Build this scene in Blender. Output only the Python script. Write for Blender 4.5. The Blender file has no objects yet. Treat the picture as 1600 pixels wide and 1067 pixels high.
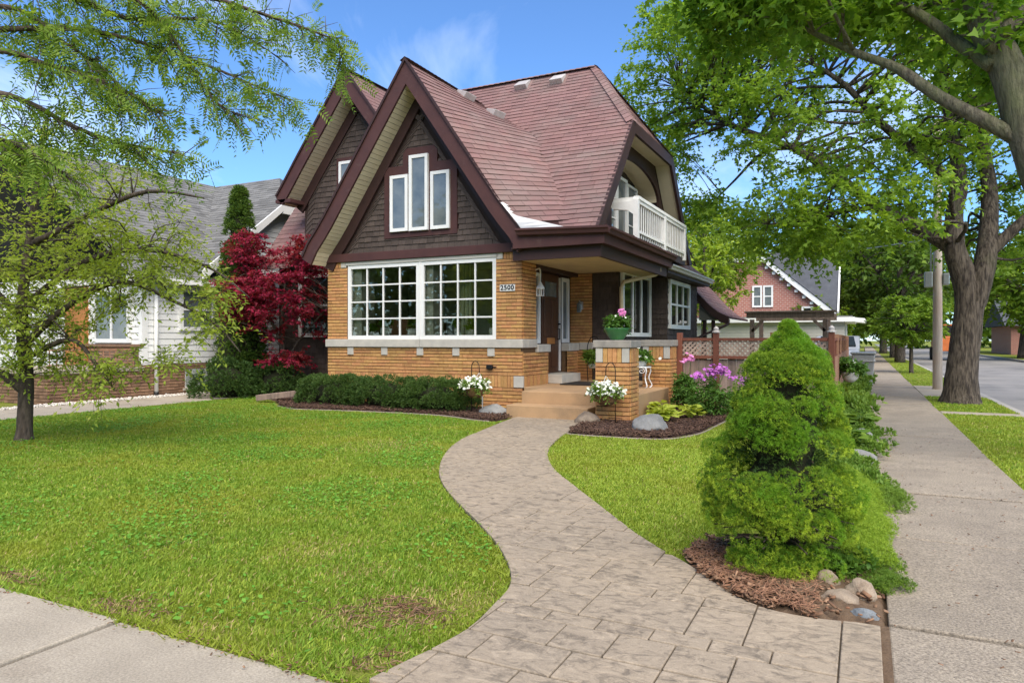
# Corner house with brick bay, shingled gables, curved stamped path and street trees
import bpy, math, random
import numpy as np
from mathutils import Vector
random.seed(11)
rng = np.random.default_rng(11)
SC = bpy.context.scene
COL = SC.collection

# ------------------------------------------------------------ camera
cam_data = bpy.data.cameras.new('camera')
cam_data.sensor_width = 36.0
cam_data.lens = 36.0 * 1100 / 1600
cam_data.shift_y = -0.0022
cam_data.clip_start = 0.05
cam_data.clip_end = 2000
cam = bpy.data.objects.new('camera', cam_data)
COL.objects.link(cam)
CAMP = Vector((0, 0, 1.3))
HEAD = math.atan(0.5)
cam.location = CAMP
cam.rotation_euler = (math.radians(90), 0, HEAD)
SC.camera = cam
SC.render.resolution_x, SC.render.resolution_y = 1024, 682

# ------------------------------------------------------------ world
SUN_AZ = Vector((0.60, -0.72, 0)).normalized()
SUN_EL = math.radians(52)
world = bpy.data.worlds.new('World')
SC.world = world
world.use_nodes = True
wn, wl = world.node_tree.nodes, world.node_tree.links
wn.clear()
sky = wn.new('ShaderNodeTexSky')
sky.sky_type = 'NISHITA'
sky.sun_disc = False
sky.sun_elevation = SUN_EL
sky.sun_rotation = math.atan2(SUN_AZ.x, SUN_AZ.y)
sky.altitude = 300
sky.air_density = 1.0
sky.dust_density = 0.3
sky.ozone_density = 3.0
tc = wn.new('ShaderNodeTexCoord')
sep = wn.new('ShaderNodeSeparateXYZ')
wl.new(tc.outputs['Generated'], sep.inputs[0])
zz = wn.new('ShaderNodeMath'); zz.operation = 'ADD'; zz.inputs[1].default_value = 0.12
wl.new(sep.outputs['Z'], zz.inputs[0])
zm = wn.new('ShaderNodeMath'); zm.operation = 'MAXIMUM'; zm.inputs[1].default_value = 0.05
wl.new(zz.outputs[0], zm.inputs[0])
dv = wn.new('ShaderNodeVectorMath'); dv.operation = 'DIVIDE'
cmb = wn.new('ShaderNodeCombineXYZ')
for i in range(3):
    wl.new(zm.outputs[0], cmb.inputs[i])
wl.new(tc.outputs['Generated'], dv.inputs[0]); wl.new(cmb.outputs[0], dv.inputs[1])
cl = wn.new('ShaderNodeTexNoise')
cl.inputs['Scale'].default_value = 0.55; cl.inputs['Detail'].default_value = 9
cl.inputs['Roughness'].default_value = 0.55; cl.inputs['Distortion'].default_value = 0.7
wl.new(dv.outputs[0], cl.inputs['Vector'])
cr = wn.new('ShaderNodeMapRange')
cr.inputs['From Min'].default_value = 0.53; cr.inputs['From Max'].default_value = 0.80
cr.inputs['To Max'].default_value = 0.85
wl.new(cl.outputs['Fac'], cr.inputs['Value'])
cmix = wn.new('ShaderNodeMix'); cmix.data_type = 'RGBA'
tint = wn.new('ShaderNodeMix'); tint.data_type = 'RGBA'; tint.blend_type = 'MULTIPLY'
tint.inputs[0].default_value = 1.0
tint.inputs[7].default_value = (0.60, 0.82, 1.05, 1)
wl.new(sky.outputs[0], tint.inputs[6])
wl.new(cr.outputs[0], cmix.inputs[0])
wl.new(tint.outputs[2], cmix.inputs[6])
cmix.inputs[7].default_value = (7.6, 8.0, 8.6, 1)
bg = wn.new('ShaderNodeBackground'); bg.inputs['Strength'].default_value = 0.108
wo = wn.new('ShaderNodeOutputWorld')
wl.new(cmix.outputs[2], bg.inputs[0]); wl.new(bg.outputs[0], wo.inputs[0])

# ------------------------------------------------------------ sun (soft, hazy daylight)
sl = bpy.data.lights.new('sun', 'SUN')
sl.energy = 3.2
sl.angle = math.radians(68)
sl.color = (1.0, 0.91, 0.76)
so = bpy.data.objects.new('sun', sl)
COL.objects.link(so)
sun_pos = SUN_AZ * math.cos(SUN_EL) + Vector((0, 0, math.sin(SUN_EL)))
so.rotation_euler = (-sun_pos).to_track_quat('-Z', 'Y').to_euler()
so.location = (3, -8, 30)

SC.view_settings.view_transform = 'Standard'
SC.view_settings.look = 'None'
SC.view_settings.exposure = 1.12
SC.view_settings.gamma = 1.0
SC.render.engine = 'CYCLES'
SC.cycles.max_bounces = 6
SC.cycles.diffuse_bounces = 3
SC.cycles.glossy_bounces = 3
SC.cycles.transmission_bounces = 4
SC.cycles.transparent_max_bounces = 6
SC.cycles.use_denoising = True

# ------------------------------------------------------------ materials
def _nt(name):
    m = bpy.data.materials.new(name)
    m.use_nodes = True
    nt = m.node_tree
    nt.nodes.clear()
    return m, nt.nodes, nt.links

def _rand(n, l):
    a = n.new('ShaderNodeAttribute'); a.attribute_name = 'var'
    oi = n.new('ShaderNodeObjectInfo')
    ad = n.new('ShaderNodeMath'); ad.operation = 'ADD'
    l.new(a.outputs['Fac'], ad.inputs[0]); l.new(oi.outputs['Random'], ad.inputs[1])
    fr = n.new('ShaderNodeMath'); fr.operation = 'FRACT'
    l.new(ad.outputs[0], fr.inputs[0])
    return fr.outputs[0]

def _noise(n, l, vec, scale, detail=5, rough=0.6):
    t = n.new('ShaderNodeTexNoise')
    t.inputs['Scale'].default_value = scale
    t.inputs['Detail'].default_value = detail
    t.inputs['Roughness'].default_value = rough
    l.new(vec, t.inputs['Vector'])
    return t.outputs['Fac']

def _range(n, l, src, a, b, c=0.0, d=1.0):
    m = n.new('ShaderNodeMapRange')
    for k, v in zip(('From Min', 'From Max', 'To Min', 'To Max'), (a, b, c, d)):
        m.inputs[k].default_value = v
    l.new(src, m.inputs['Value'])
    return m.outputs[0]

def _mix(n, l, fac, a, b, blend='MIX'):
    m = n.new('ShaderNodeMix'); m.data_type = 'RGBA'; m.blend_type = blend
    if isinstance(fac, float): m.inputs[0].default_value = fac
    else: l.new(fac, m.inputs[0])
    for i, x in ((6, a), (7, b)):
        if isinstance(x, tuple): m.inputs[i].default_value = (*x, 1)
        else: l.new(x, m.inputs[i])
    return m.outputs[2]

MATS = {}
def mat(name, c1, c2=None, scale=6, var=0.15, rough=0.8, bump=0.0, bscale=60, stretch=(1, 1, 1),
        c3=None, s3=1.5, r3=(0.55, 0.7), spec=0.3, metal=0.0, rng_=(0.35, 0.65), warm=0.0, fine=0.0, fscale=160, bdist=0.02):
    m, n, l = _nt(name)
    geo = n.new('ShaderNodeNewGeometry')
    vm = n.new('ShaderNodeVectorMath'); vm.operation = 'MULTIPLY'
    vm.inputs[1].default_value = stretch
    l.new(geo.outputs['Position'], vm.inputs[0])
    vec = vm.outputs[0]
    c2 = c2 or tuple(x * 0.8 for x in c1)
    col = _mix(n, l, _range(n, l, _noise(n, l, vec, scale), *rng_), c1, c2)
    if c3:
        col = _mix(n, l, _range(n, l, _noise(n, l, geo.outputs['Position'], s3, 6, 0.65), *r3), col, c3)
    if fine:
        fn = _range(n, l, _noise(n, l, geo.outputs['Position'], fscale, 2, 0.7), 0.3, 0.7, 1 - fine, 1 + fine)
        h0 = n.new('ShaderNodeHueSaturation'); l.new(col, h0.inputs['Color']); l.new(fn, h0.inputs['Value'])
        col = h0.outputs[0]
    hs = n.new('ShaderNodeHueSaturation')
    r = _rand(n, l)
    l.new(_range(n, l, r, 0, 1, 1 - var, 1 + var), hs.inputs['Value'])
    if warm:
        r2 = n.new('ShaderNodeMath'); r2.operation = 'MULTIPLY'; r2.inputs[1].default_value = 7.31
        l.new(r, r2.inputs[0])
        r3_ = n.new('ShaderNodeMath'); r3_.operation = 'FRACT'; l.new(r2.outputs[0], r3_.inputs[0])
        l.new(_range(n, l, r3_.outputs[0], 0, 1, 0.5 - warm, 0.5 + warm), hs.inputs['Hue'])
    l.new(col, hs.inputs['Color'])
    p = n.new('ShaderNodeBsdfPrincipled')
    l.new(hs.outputs[0], p.inputs['Base Color'])
    p.inputs['Roughness'].default_value = rough
    p.inputs['Specular IOR Level'].default_value = spec
    p.inputs['Metallic'].default_value = metal
    if bump:
        b = n.new('ShaderNodeBump'); b.inputs['Strength'].default_value = bump
        b.inputs['Distance'].default_value = bdist
        l.new(_noise(n, l, vec, bscale, 6, 0.65), b.inputs['Height'])
        l.new(b.outputs[0], p.inputs['Normal'])
    o = n.new('ShaderNodeOutputMaterial')
    l.new(p.outputs[0], o.inputs[0])
    MATS[name] = m
    return m

def leafmat(name, ca, cb, trans=0.35, cc=None, s3=0.8, rough=0.55):
    m, n, l = _nt(name)
    r = _rand(n, l)
    col = _mix(n, l, r, ca, cb)
    geo = n.new('ShaderNodeNewGeometry')
    if cc:
        col = _mix(n, l, _range(n, l, _noise(n, l, geo.outputs['Position'], s3, 4), 0.45, 0.65), col, cc)
    p = n.new('ShaderNodeBsdfPrincipled')
    l.new(col, p.inputs['Base Color'])
    p.inputs['Roughness'].default_value = rough
    p.inputs['Specular IOR Level'].default_value = 0.25
    t = n.new('ShaderNodeBsdfTranslucent')
    tcx = _mix(n, l, 1.0, col, (1.45, 1.40, 0.7), 'MULTIPLY')
    l.new(tcx, t.inputs['Color'])
    mx = n.new('ShaderNodeMixShader'); mx.inputs[0].default_value = trans
    l.new(p.outputs[0], mx.inputs[1]); l.new(t.outputs[0], mx.inputs[2])
    o = n.new('ShaderNodeOutputMaterial')
    l.new(mx.outputs[0], o.inputs[0])
    MATS[name] = m
    return m

def glassmat(name, tint=(0.9, 0.95, 0.92), refl=0.08, rough=0.01):
    m, n, l = _nt(name)
    tr = n.new('ShaderNodeBsdfTransparent'); tr.inputs[0].default_value = (*tint, 1)
    gl = n.new('ShaderNodeBsdfGlossy'); gl.inputs['Roughness'].default_value = rough
    lw = n.new('ShaderNodeFresnel'); lw.inputs['IOR'].default_value = 1.5
    ad = n.new('ShaderNodeMath'); ad.operation = 'ADD'; ad.inputs[1].default_value = refl; ad.use_clamp = True
    l.new(lw.outputs[0], ad.inputs[0])
    mx = n.new('ShaderNodeMixShader')
    l.new(ad.outputs[0], mx.inputs[0]); l.new(tr.outputs[0], mx.inputs[1]); l.new(gl.outputs[0], mx.inputs[2])
    o = n.new('ShaderNodeOutputMaterial'); l.new(mx.outputs[0], o.inputs[0])
    MATS[name] = m
    return m

def lawnmat(name):
    """soil with thatch between the blades"""
    m, n, l = _nt(name)
    geo = n.new('ShaderNodeNewGeometry')
    pos = geo.outputs['Position']
    a = _mix(n, l, _range(n, l, _noise(n, l, pos, 14), 0.35, 0.65), (0.15, 0.20, 0.022), (0.19, 0.20, 0.04))
    b = _mix(n, l, _range(n, l, _noise(n, l, pos, 1.1, 6), 0.56, 0.72), a, (0.17, 0.13, 0.065))
    p = n.new('ShaderNodeBsdfPrincipled'); p.inputs['Roughness'].default_value = 0.95
    p.inputs['Specular IOR Level'].default_value = 0.1
    l.new(b, p.inputs['Base Color'])
    bp = n.new('ShaderNodeBump'); bp.inputs['Strength'].default_value = 0.8; bp.inputs['Distance'].default_value = 0.03
    l.new(_noise(n, l, pos, 60), bp.inputs['Height']); l.new(bp.outputs[0], p.inputs['Normal'])
    o = n.new('ShaderNodeOutputMaterial'); l.new(p.outputs[0], o.inputs[0])
    MATS[name] = m

def stampmat(name):
    """stamped slate-textured concrete: pale ridges, dark worn hollows in streaks"""
    m, n, l = _nt(name)
    geo = n.new('ShaderNodeNewGeometry')
    pos = geo.outputs['Position']
    oi = n.new('ShaderNodeObjectInfo')
    off = n.new('ShaderNodeVectorMath'); off.operation = 'ADD'
    sc = n.new('ShaderNodeVectorMath'); sc.operation = 'SCALE'; sc.inputs['Scale'].default_value = 37.0
    cx = n.new('ShaderNodeCombineXYZ'); l.new(oi.outputs['Random'], cx.inputs[0]); l.new(oi.outputs['Random'], cx.inputs[2])
    l.new(cx.outputs[0], sc.inputs[0]); l.new(pos, off.inputs[0]); l.new(sc.outputs[0], off.inputs[1])
    st = n.new('ShaderNodeVectorMath'); st.operation = 'MULTIPLY'; st.inputs[1].default_value = (6.5, 11.0, 1)
    l.new(off.outputs[0], st.inputs[0])
    t = n.new('ShaderNodeTexNoise'); t.inputs['Scale'].default_value = 1.5; t.inputs['Detail'].default_value = 9
    t.inputs['Roughness'].default_value = 0.62; t.inputs['Distortion'].default_value = 1.2
    l.new(st.outputs[0], t.inputs['Vector'])
    h = t.outputs['Fac']
    t2 = n.new('ShaderNodeTexNoise'); t2.inputs['Scale'].default_value = 10.0; t2.inputs['Detail'].default_value = 8
    t2.inputs['Roughness'].default_value = 0.7; t2.inputs['Distortion'].default_value = 0.5
    l.new(off.outputs[0], t2.inputs['Vector'])
    big = _range(n, l, _noise(n, l, pos, 0.9, 5), 0.35, 0.65)
    base = _mix(n, l, big, (0.345, 0.275, 0.198), (0.280, 0.228, 0.170))
    dark = _mix(n, l, _range(n, l, h, 0.52, 0.70, 0.0, 0.85), base, (0.125, 0.102, 0.078))
    dark = _mix(n, l, _range(n, l, t2.outputs['Fac'], 0.52, 0.66, 0.0, 0.8), dark, (0.125, 0.102, 0.077))
    col = _mix(n, l, _range(n, l, h, 0.30, 0.46, 0.7, 0.0), dark, (0.42, 0.34, 0.25))
    fn = _range(n, l, _noise(n, l, pos, 130, 2), 0.3, 0.7, 0.88, 1.12)
    hs = n.new('ShaderNodeHueSaturation'); l.new(col, hs.inputs['Color']); l.new(fn, hs.inputs['Value'])
    p = n.new('ShaderNodeBsdfPrincipled'); p.inputs['Roughness'].default_value = 0.75
    p.inputs['Specular IOR Level'].default_value = 0.3
    l.new(hs.outputs[0], p.inputs['Base Color'])
    bp = n.new('ShaderNodeBump'); bp.inputs['Strength'].default_value = 0.55; bp.inputs['Distance'].default_value = 0.02
    bp.invert = True
    l.new(h, bp.inputs['Height']); l.new(bp.outputs[0], p.inputs['Normal'])
    o = n.new('ShaderNodeOutputMaterial'); l.new(p.outputs[0], o.inputs[0])
    MATS[name] = m

def brickwallmat(name, c1, c2, mortar, scale):
    m, n, l = _nt(name)
    geo = n.new('ShaderNodeNewGeometry')
    s = n.new('ShaderNodeSeparateXYZ'); l.new(geo.outputs['Position'], s.inputs[0])
    ad = n.new('ShaderNodeMath'); ad.operation = 'ADD'; l.new(s.outputs[0], ad.inputs[0]); l.new(s.outputs[1], ad.inputs[1])
    c = n.new('ShaderNodeCombineXYZ'); l.new(ad.outputs[0], c.inputs[0]); l.new(s.outputs[2], c.inputs[1])
    b = n.new('ShaderNodeTexBrick')
    b.inputs['Color1'].default_value = (*c1, 1); b.inputs['Color2'].default_value = (*c2, 1)
    b.inputs['Mortar'].default_value = (*mortar, 1); b.inputs['Scale'].default_value = scale
    b.inputs['Brick Width'].default_value = 0.5; b.inputs['Row Height'].default_value = 0.22
    b.inputs['Mortar Size'].default_value = 0.022
    l.new(c.outputs[0], b.inputs['Vector'])
    p = n.new('ShaderNodeBsdfPrincipled'); p.inputs['Roughness'].default_value = 0.85
    l.new(b.outputs[0], p.inputs['Base Color'])
    o = n.new('ShaderNodeOutputMaterial'); l.new(p.outputs[0], o.inputs[0])
    MATS[name] = m

mat('brick', (0.47, 0.230, 0.082), (0.55, 0.295, 0.115), 16, 0.16, 0.75, 0.35, 90, c3=(0.31, 0.14, 0.052), s3=5, r3=(0.56, 0.74), warm=0.010, fine=0.16)
mat('mortar', (0.14, 0.080, 0.038), None, 12, 0, 0.9)
mat('limestone', (0.52, 0.48, 0.41), (0.43, 0.40, 0.35), 5, 0.05, 0.8, 0.15, 90, c3=(0.33, 0.30, 0.25), s3=3, r3=(0.6, 0.8), fine=0.06)
mat('stone_cap', (0.36, 0.32, 0.27), (0.27, 0.245, 0.215), 7, 0.05, 0.85, 0.3, 60, c3=(0.17, 0.155, 0.14), s3=4, r3=(0.55, 0.75), fine=0.1)
mat('roof_shingle', (0.228, 0.130, 0.120), (0.200, 0.120, 0.112), 3.5, 0.11, 0.9, 0.3, 160, c3=(0.200, 0.144, 0.131), s3=0.9, r3=(0.46, 0.68), warm=0.004, spec=0.15, fine=0.18)
mat('roof_deck', (0.075, 0.036, 0.034), None, 5, 0, 0.95)
mat('wall_shingle', (0.088, 0.065, 0.054), (0.066, 0.049, 0.041), 8, 0.20, 0.8, 0.4, 50, stretch=(4, 4, 0.6), spec=0.25)
mat('wall_dark', (0.045, 0.028, 0.022), None, 5, 0.1, 0.85)
mat('trim', (0.085, 0.036, 0.032), (0.066, 0.029, 0.027), 2.5, 0.05, 0.6, 0.10, 40, spec=0.25, c3=(0.115, 0.068, 0.058), s3=4.0, r3=(0.58, 0.8), fine=0.06)
mat('dark_trim', (0.050, 0.024, 0.021), (0.040, 0.020, 0.018), 3, 0.05, 0.55)
mat('soffit', (0.70, 0.60, 0.41), (0.64, 0.55, 0.38), 3, 0.05, 0.6)
mat('ceiling_cream', (0.62, 0.50, 0.31), None, 2, 0.03, 0.6)
mat('white_paint', (0.78, 0.77, 0.74), (0.72, 0.71, 0.68), 3, 0.03, 0.45, 0.05, 40)
mat('worn_white', (0.82, 0.81, 0.79), (0.74, 0.73, 0.71), 9, 0.05, 0.65, 0.15, 40, c3=(0.58, 0.57, 0.55), s3=9, r3=(0.64, 0.80))
mat('flashing', (0.60, 0.59, 0.58), (0.52, 0.51, 0.50), 5, 0.03, 0.4, metal=0.2)
mat('vent_metal', (0.50, 0.46, 0.43), (0.40, 0.37, 0.35), 8, 0.08, 0.55, metal=0.1)
mat('tan_concrete', (0.43, 0.272, 0.145), (0.37, 0.235, 0.128), 3, 0.04, 0.85, 0.2, 120, c3=(0.27, 0.18, 0.105), s3=2, r3=(0.52, 0.78), fine=0.10)
mat('sidewalk', (0.315, 0.264, 0.203), (0.262, 0.220, 0.172), 3.0, 0.07, 0.9, 0.5, 130, c3=(0.200, 0.166, 0.130), s3=1.0, r3=(0.50, 0.8), fine=0.45, fscale=85)
mat('white_concrete', (0.365, 0.315, 0.245), (0.30, 0.258, 0.20), 2.5, 0.05, 0.9, 0.3, 150, c3=(0.225, 0.185, 0.14), s3=1.4, r3=(0.52, 0.8), fine=0.26, fscale=100)
mat('asphalt', (0.25, 0.235, 0.22), (0.21, 0.20, 0.19), 0.5, 0.0, 0.9, 0.3, 90, c3=(0.15, 0.145, 0.14), s3=0.35, r3=(0.5, 0.62), fine=0.15)
mat('kerb', (0.36, 0.34, 0.31), None, 3, 0.08, 0.9, 0.2, 80, fine=0.12)
mat('path_joint', (0.150, 0.120, 0.090), (0.115, 0.092, 0.070), 9, 0, 0.95, 0.4, 60)
mat('soil', (0.105, 0.066, 0.040), (0.15, 0.10, 0.062), 9, 0, 0.95, 0.7, 40, fine=0.2)
mat('mulch_bed', (0.050, 0.026, 0.020), (0.075, 0.040, 0.028), 20, 0, 0.95, 0.9, 60)
mat('mulch_chip', (0.085, 0.046, 0.032), (0.125, 0.072, 0.048), 20, 0.45, 0.9)
mat('chip_red', (0.14, 0.066, 0.036), (0.25, 0.155, 0.095), 14, 0.55, 0.9)
mat('bark', (0.150, 0.120, 0.090), (0.045, 0.035, 0.028), 24, 0.0, 0.95, 1.0, 24, stretch=(1, 1, 0.16), c3=(0.11, 0.11, 0.055), s3=1.0, r3=(0.55, 0.85), rng_=(0.40, 0.60), bdist=0.09)
mat('bark_pale', (0.20, 0.175, 0.120), (0.085, 0.072, 0.052), 26, 0.0, 0.95, 1.0, 26, stretch=(1, 1, 0.2), c3=(0.15, 0.165, 0.070), s3=1.6, r3=(0.42, 0.72), rng_=(0.4, 0.6), bdist=0.06)
mat('bark_dark', (0.13, 0.10, 0.078), (0.055, 0.042, 0.033), 22, 0.0, 0.95, 0.9, 26, stretch=(1, 1, 0.3), bdist=0.04)
mat('twig', (0.075, 0.052, 0.035), None, 10, 0.1, 0.9)
mat('pole_wood', (0.66, 0.58, 0.50), (0.54, 0.46, 0.39), 10, 0, 0.9, 0.5, 20, stretch=(4, 4, 0.25), c3=(0.56, 0.40, 0.33), s3=0.7, r3=(0.5, 0.75))
mat('fence_wood', (0.33, 0.235, 0.185), (0.21, 0.15, 0.12), 7, 0.22, 0.9, 0.4, 30, stretch=(3, 3, 0.2), c3=(0.15, 0.112, 0.095), s3=3, r3=(0.55, 0.75))
mat('fence_stain', (0.205, 0.072, 0.042), (0.155, 0.055, 0.034), 7, 0.12, 0.75, 0.2, 30, stretch=(2, 2, 0.4))
mat('fence_board_out', (0.36, 0.19, 0.115), (0.29, 0.15, 0.09), 7, 0.15, 0.8, 0.2, 30, stretch=(2, 2, 0.3))
mat('lattice', (0.40, 0.30, 0.235), (0.31, 0.22, 0.17), 7, 0.18, 0.85)
mat('rock_grey', (0.25, 0.245, 0.235), (0.17, 0.17, 0.165), 6, 0.12, 0.85, 0.5, 28, c3=(0.32, 0.29, 0.24), s3=4, r3=(0.55, 0.75), fine=0.2)
mat('rock_tan', (0.33, 0.26, 0.19), (0.23, 0.18, 0.135), 6, 0.12, 0.85, 0.6, 22, c3=(0.16, 0.11, 0.075), s3=7, r3=(0.5, 0.75), fine=0.2)
mat('rock_blue', (0.13, 0.15, 0.17), (0.22, 0.235, 0.245), 12, 0.1, 0.85, 0.5, 25, fine=0.2)
mat('pebble', (0.62, 0.58, 0.52), (0.45, 0.41, 0.36), 20, 0.35, 0.85)
mat('door_wood', (0.10, 0.042, 0.020), (0.065, 0.028, 0.015), 7, 0.05, 0.4, 0.1, 30, stretch=(3, 3, 0.3), spec=0.4)
mat('iron', (0.02, 0.02, 0.02), None, 5, 0, 0.5, metal=0.5)
mat('rubber_mat', (0.022, 0.018, 0.016), (0.035, 0.028, 0.024), 30, 0, 0.95, 0.5, 80)
mat('plaque_white', (0.80, 0.79, 0.75), None, 4, 0, 0.4)
mat('black_paint', (0.012, 0.012, 0.012), None, 4, 0, 0.5)
mat('green_glaze', (0.050, 0.18, 0.055), (0.035, 0.13, 0.042), 5, 0, 0.3, spec=0.5)
mat('pot_white', (0.66, 0.65, 0.62), None, 4, 0.04, 0.45)
mat('coir', (0.16, 0.085, 0.040), (0.24, 0.13, 0.06), 22, 0, 0.95, 0.8, 50)
mat('grey_plastic', (0.42, 0.42, 0.41), (0.36, 0.36, 0.355), 3, 0.03, 0.5)
mat('galvanised', (0.38, 0.40, 0.41), None, 4, 0, 0.45, metal=0.6)
mat('glass_dark', (0.020, 0.024, 0.020), None, 3, 0, 0.04, spec=0.5)
mat('glass_sky', (0.10, 0.12, 0.13), (0.17, 0.19, 0.19), 3, 0, 0.03, spec=0.9)
mat('curtain', (0.50, 0.52, 0.36), (0.40, 0.42, 0.29), 3, 0.05, 0.9)
mat('interior', (0.55, 0.54, 0.44), None, 3, 0, 0.9)
mat('interior_light', (0.62, 0.60, 0.52), None, 3, 0, 0.9)
mat('sofa', (0.22, 0.10, 0.05), None, 3, 0, 0.7)
mat('siding_white', (0.74, 0.73, 0.70), (0.68, 0.67, 0.645), 2, 0.02, 0.6, 0.05, 20)
mat('siding_cream', (0.50, 0.48, 0.42), (0.45, 0.43, 0.38), 2, 0.03, 0.7)
mat('stucco', (0.22, 0.20, 0.165), (0.19, 0.17, 0.14), 5, 0, 0.9, 0.3, 70)
mat('roof_grey', (0.175, 0.172, 0.165), (0.145, 0.143, 0.138), 3, 0.22, 0.9, 0.3, 150, spec=0.15, fine=0.18)
mat('roof_slate', (0.085, 0.09, 0.10), (0.065, 0.068, 0.078), 3, 0.15, 0.9, 0.4, 40)
mat('brick_brown', (0.27, 0.16, 0.095), (0.21, 0.12, 0.075), 10, 0.25, 0.85, 0.3, 70, c3=(0.12, 0.075, 0.05), s3=2, r3=(0.52, 0.72))
mat('block_glass', (0.33, 0.35, 0.33), (0.24, 0.26, 0.25), 8, 0.15, 0.15)
mat('orange_wood', (0.42, 0.17, 0.045), None, 3, 0, 0.5)
mat('orange_paint', (0.60, 0.17, 0.05), None, 3, 0, 0.4)
mat('car_paint', (0.30, 0.32, 0.35), None, 3, 0, 0.3, spec=0.5)
mat('tyre', (0.02, 0.02, 0.02), None, 5, 0, 0.9)
mat('petal_white', (0.80, 0.79, 0.72), (0.72, 0.74, 0.60), 20, 0.1, 0.7)
mat('petal_pink', (0.68, 0.16, 0.42), (0.74, 0.30, 0.55), 30, 0.2, 0.6)
mat('petal_purple', (0.50, 0.10, 0.48), (0.58, 0.20, 0.58), 30, 0.2, 0.6)
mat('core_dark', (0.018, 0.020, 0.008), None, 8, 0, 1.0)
brickwallmat('brick_red', (0.38, 0.140, 0.100), (0.31, 0.110, 0.080), (0.46, 0.34, 0.29), 2.2)
glassmat('glass_clear', (0.93, 0.96, 0.92), 0.03)
lawnmat('lawn')
stampmat('stamped')
leafmat('grass', (0.135, 0.245, 0.020), (0.345, 0.430, 0.055), 0.32, (0.275, 0.320, 0.036), 0.9)
leafmat('dry_grass', (0.40, 0.31, 0.14), (0.36, 0.31, 0.10), 0.2)
leafmat('weed', (0.10, 0.27, 0.028), (0.17, 0.34, 0.04), 0.25)
leafmat('maple_leaf', (0.125, 0.235, 0.024), (0.29, 0.42, 0.055), 0.48, (0.21, 0.335, 0.036), 0.5)
leafmat('maple_near', (0.095, 0.205, 0.020), (0.22, 0.36, 0.042), 0.50)
leafmat('ash_leaf', (0.24, 0.34, 0.040), (0.48, 0.54, 0.11), 0.50, (0.36, 0.44, 0.065), 0.7)
leafmat('locust_leaf', (0.12, 0.22, 0.030), (0.26, 0.36, 0.056), 0.48)
leafmat('bg_leaf', (0.090, 0.175, 0.014), (0.20, 0.30, 0.030), 0.40, (0.15, 0.23, 0.020), 0.25)
leafmat('bg_dark', (0.055, 0.110, 0.014), (0.11, 0.18, 0.022), 0.35, (0.085, 0.15, 0.018), 0.25)
leafmat('bg_yellow', (0.21, 0.32, 0.026), (0.34, 0.43, 0.055), 0.42)
leafmat('red_leaf', (0.130, 0.007, 0.024), (0.36, 0.022, 0.062), 0.36, (0.24, 0.030, 0.026), 1.2)
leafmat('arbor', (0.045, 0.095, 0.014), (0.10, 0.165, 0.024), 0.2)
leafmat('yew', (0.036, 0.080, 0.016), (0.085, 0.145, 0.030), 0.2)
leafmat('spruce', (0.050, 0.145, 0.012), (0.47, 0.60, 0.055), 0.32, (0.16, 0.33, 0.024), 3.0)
leafmat('sedum', (0.17, 0.30, 0.024), (0.34, 0.45, 0.050), 0.25)
leafmat('ground_green', (0.10, 0.19, 0.024), (0.22, 0.33, 0.05), 0.3)
leafmat('hosta_leaf', (0.36, 0.44, 0.045), (0.50, 0.55, 0.10), 0.3)
leafmat('peony_leaf', (0.065, 0.155, 0.024), (0.13, 0.24, 0.04), 0.28)

# ------------------------------------------------------------ object helpers
def wloc(o):
    p = Vector((0, 0, 0))
    while o is not None:
        p = p + o.location
        o = o.parent
    return p

def tag(o, label=None, cat=None, group=None, kind=None):
    if label: o['label'] = label
    if cat: o['category'] = cat
    if group: o['group'] = group
    if kind: o['kind'] = kind
    return o

def empty(name, loc, label, cat, group=None):
    o = bpy.data.objects.new(name, None)
    COL.objects.link(o)
    o.location = loc
    o.empty_display_size = 0.2
    return tag(o, label, cat, group)

def obj(name, me, parent=None):
    o = bpy.data.objects.new(name, me)
    COL.objects.link(o)
    if parent is not None:
        o.parent = parent
    return o

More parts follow.
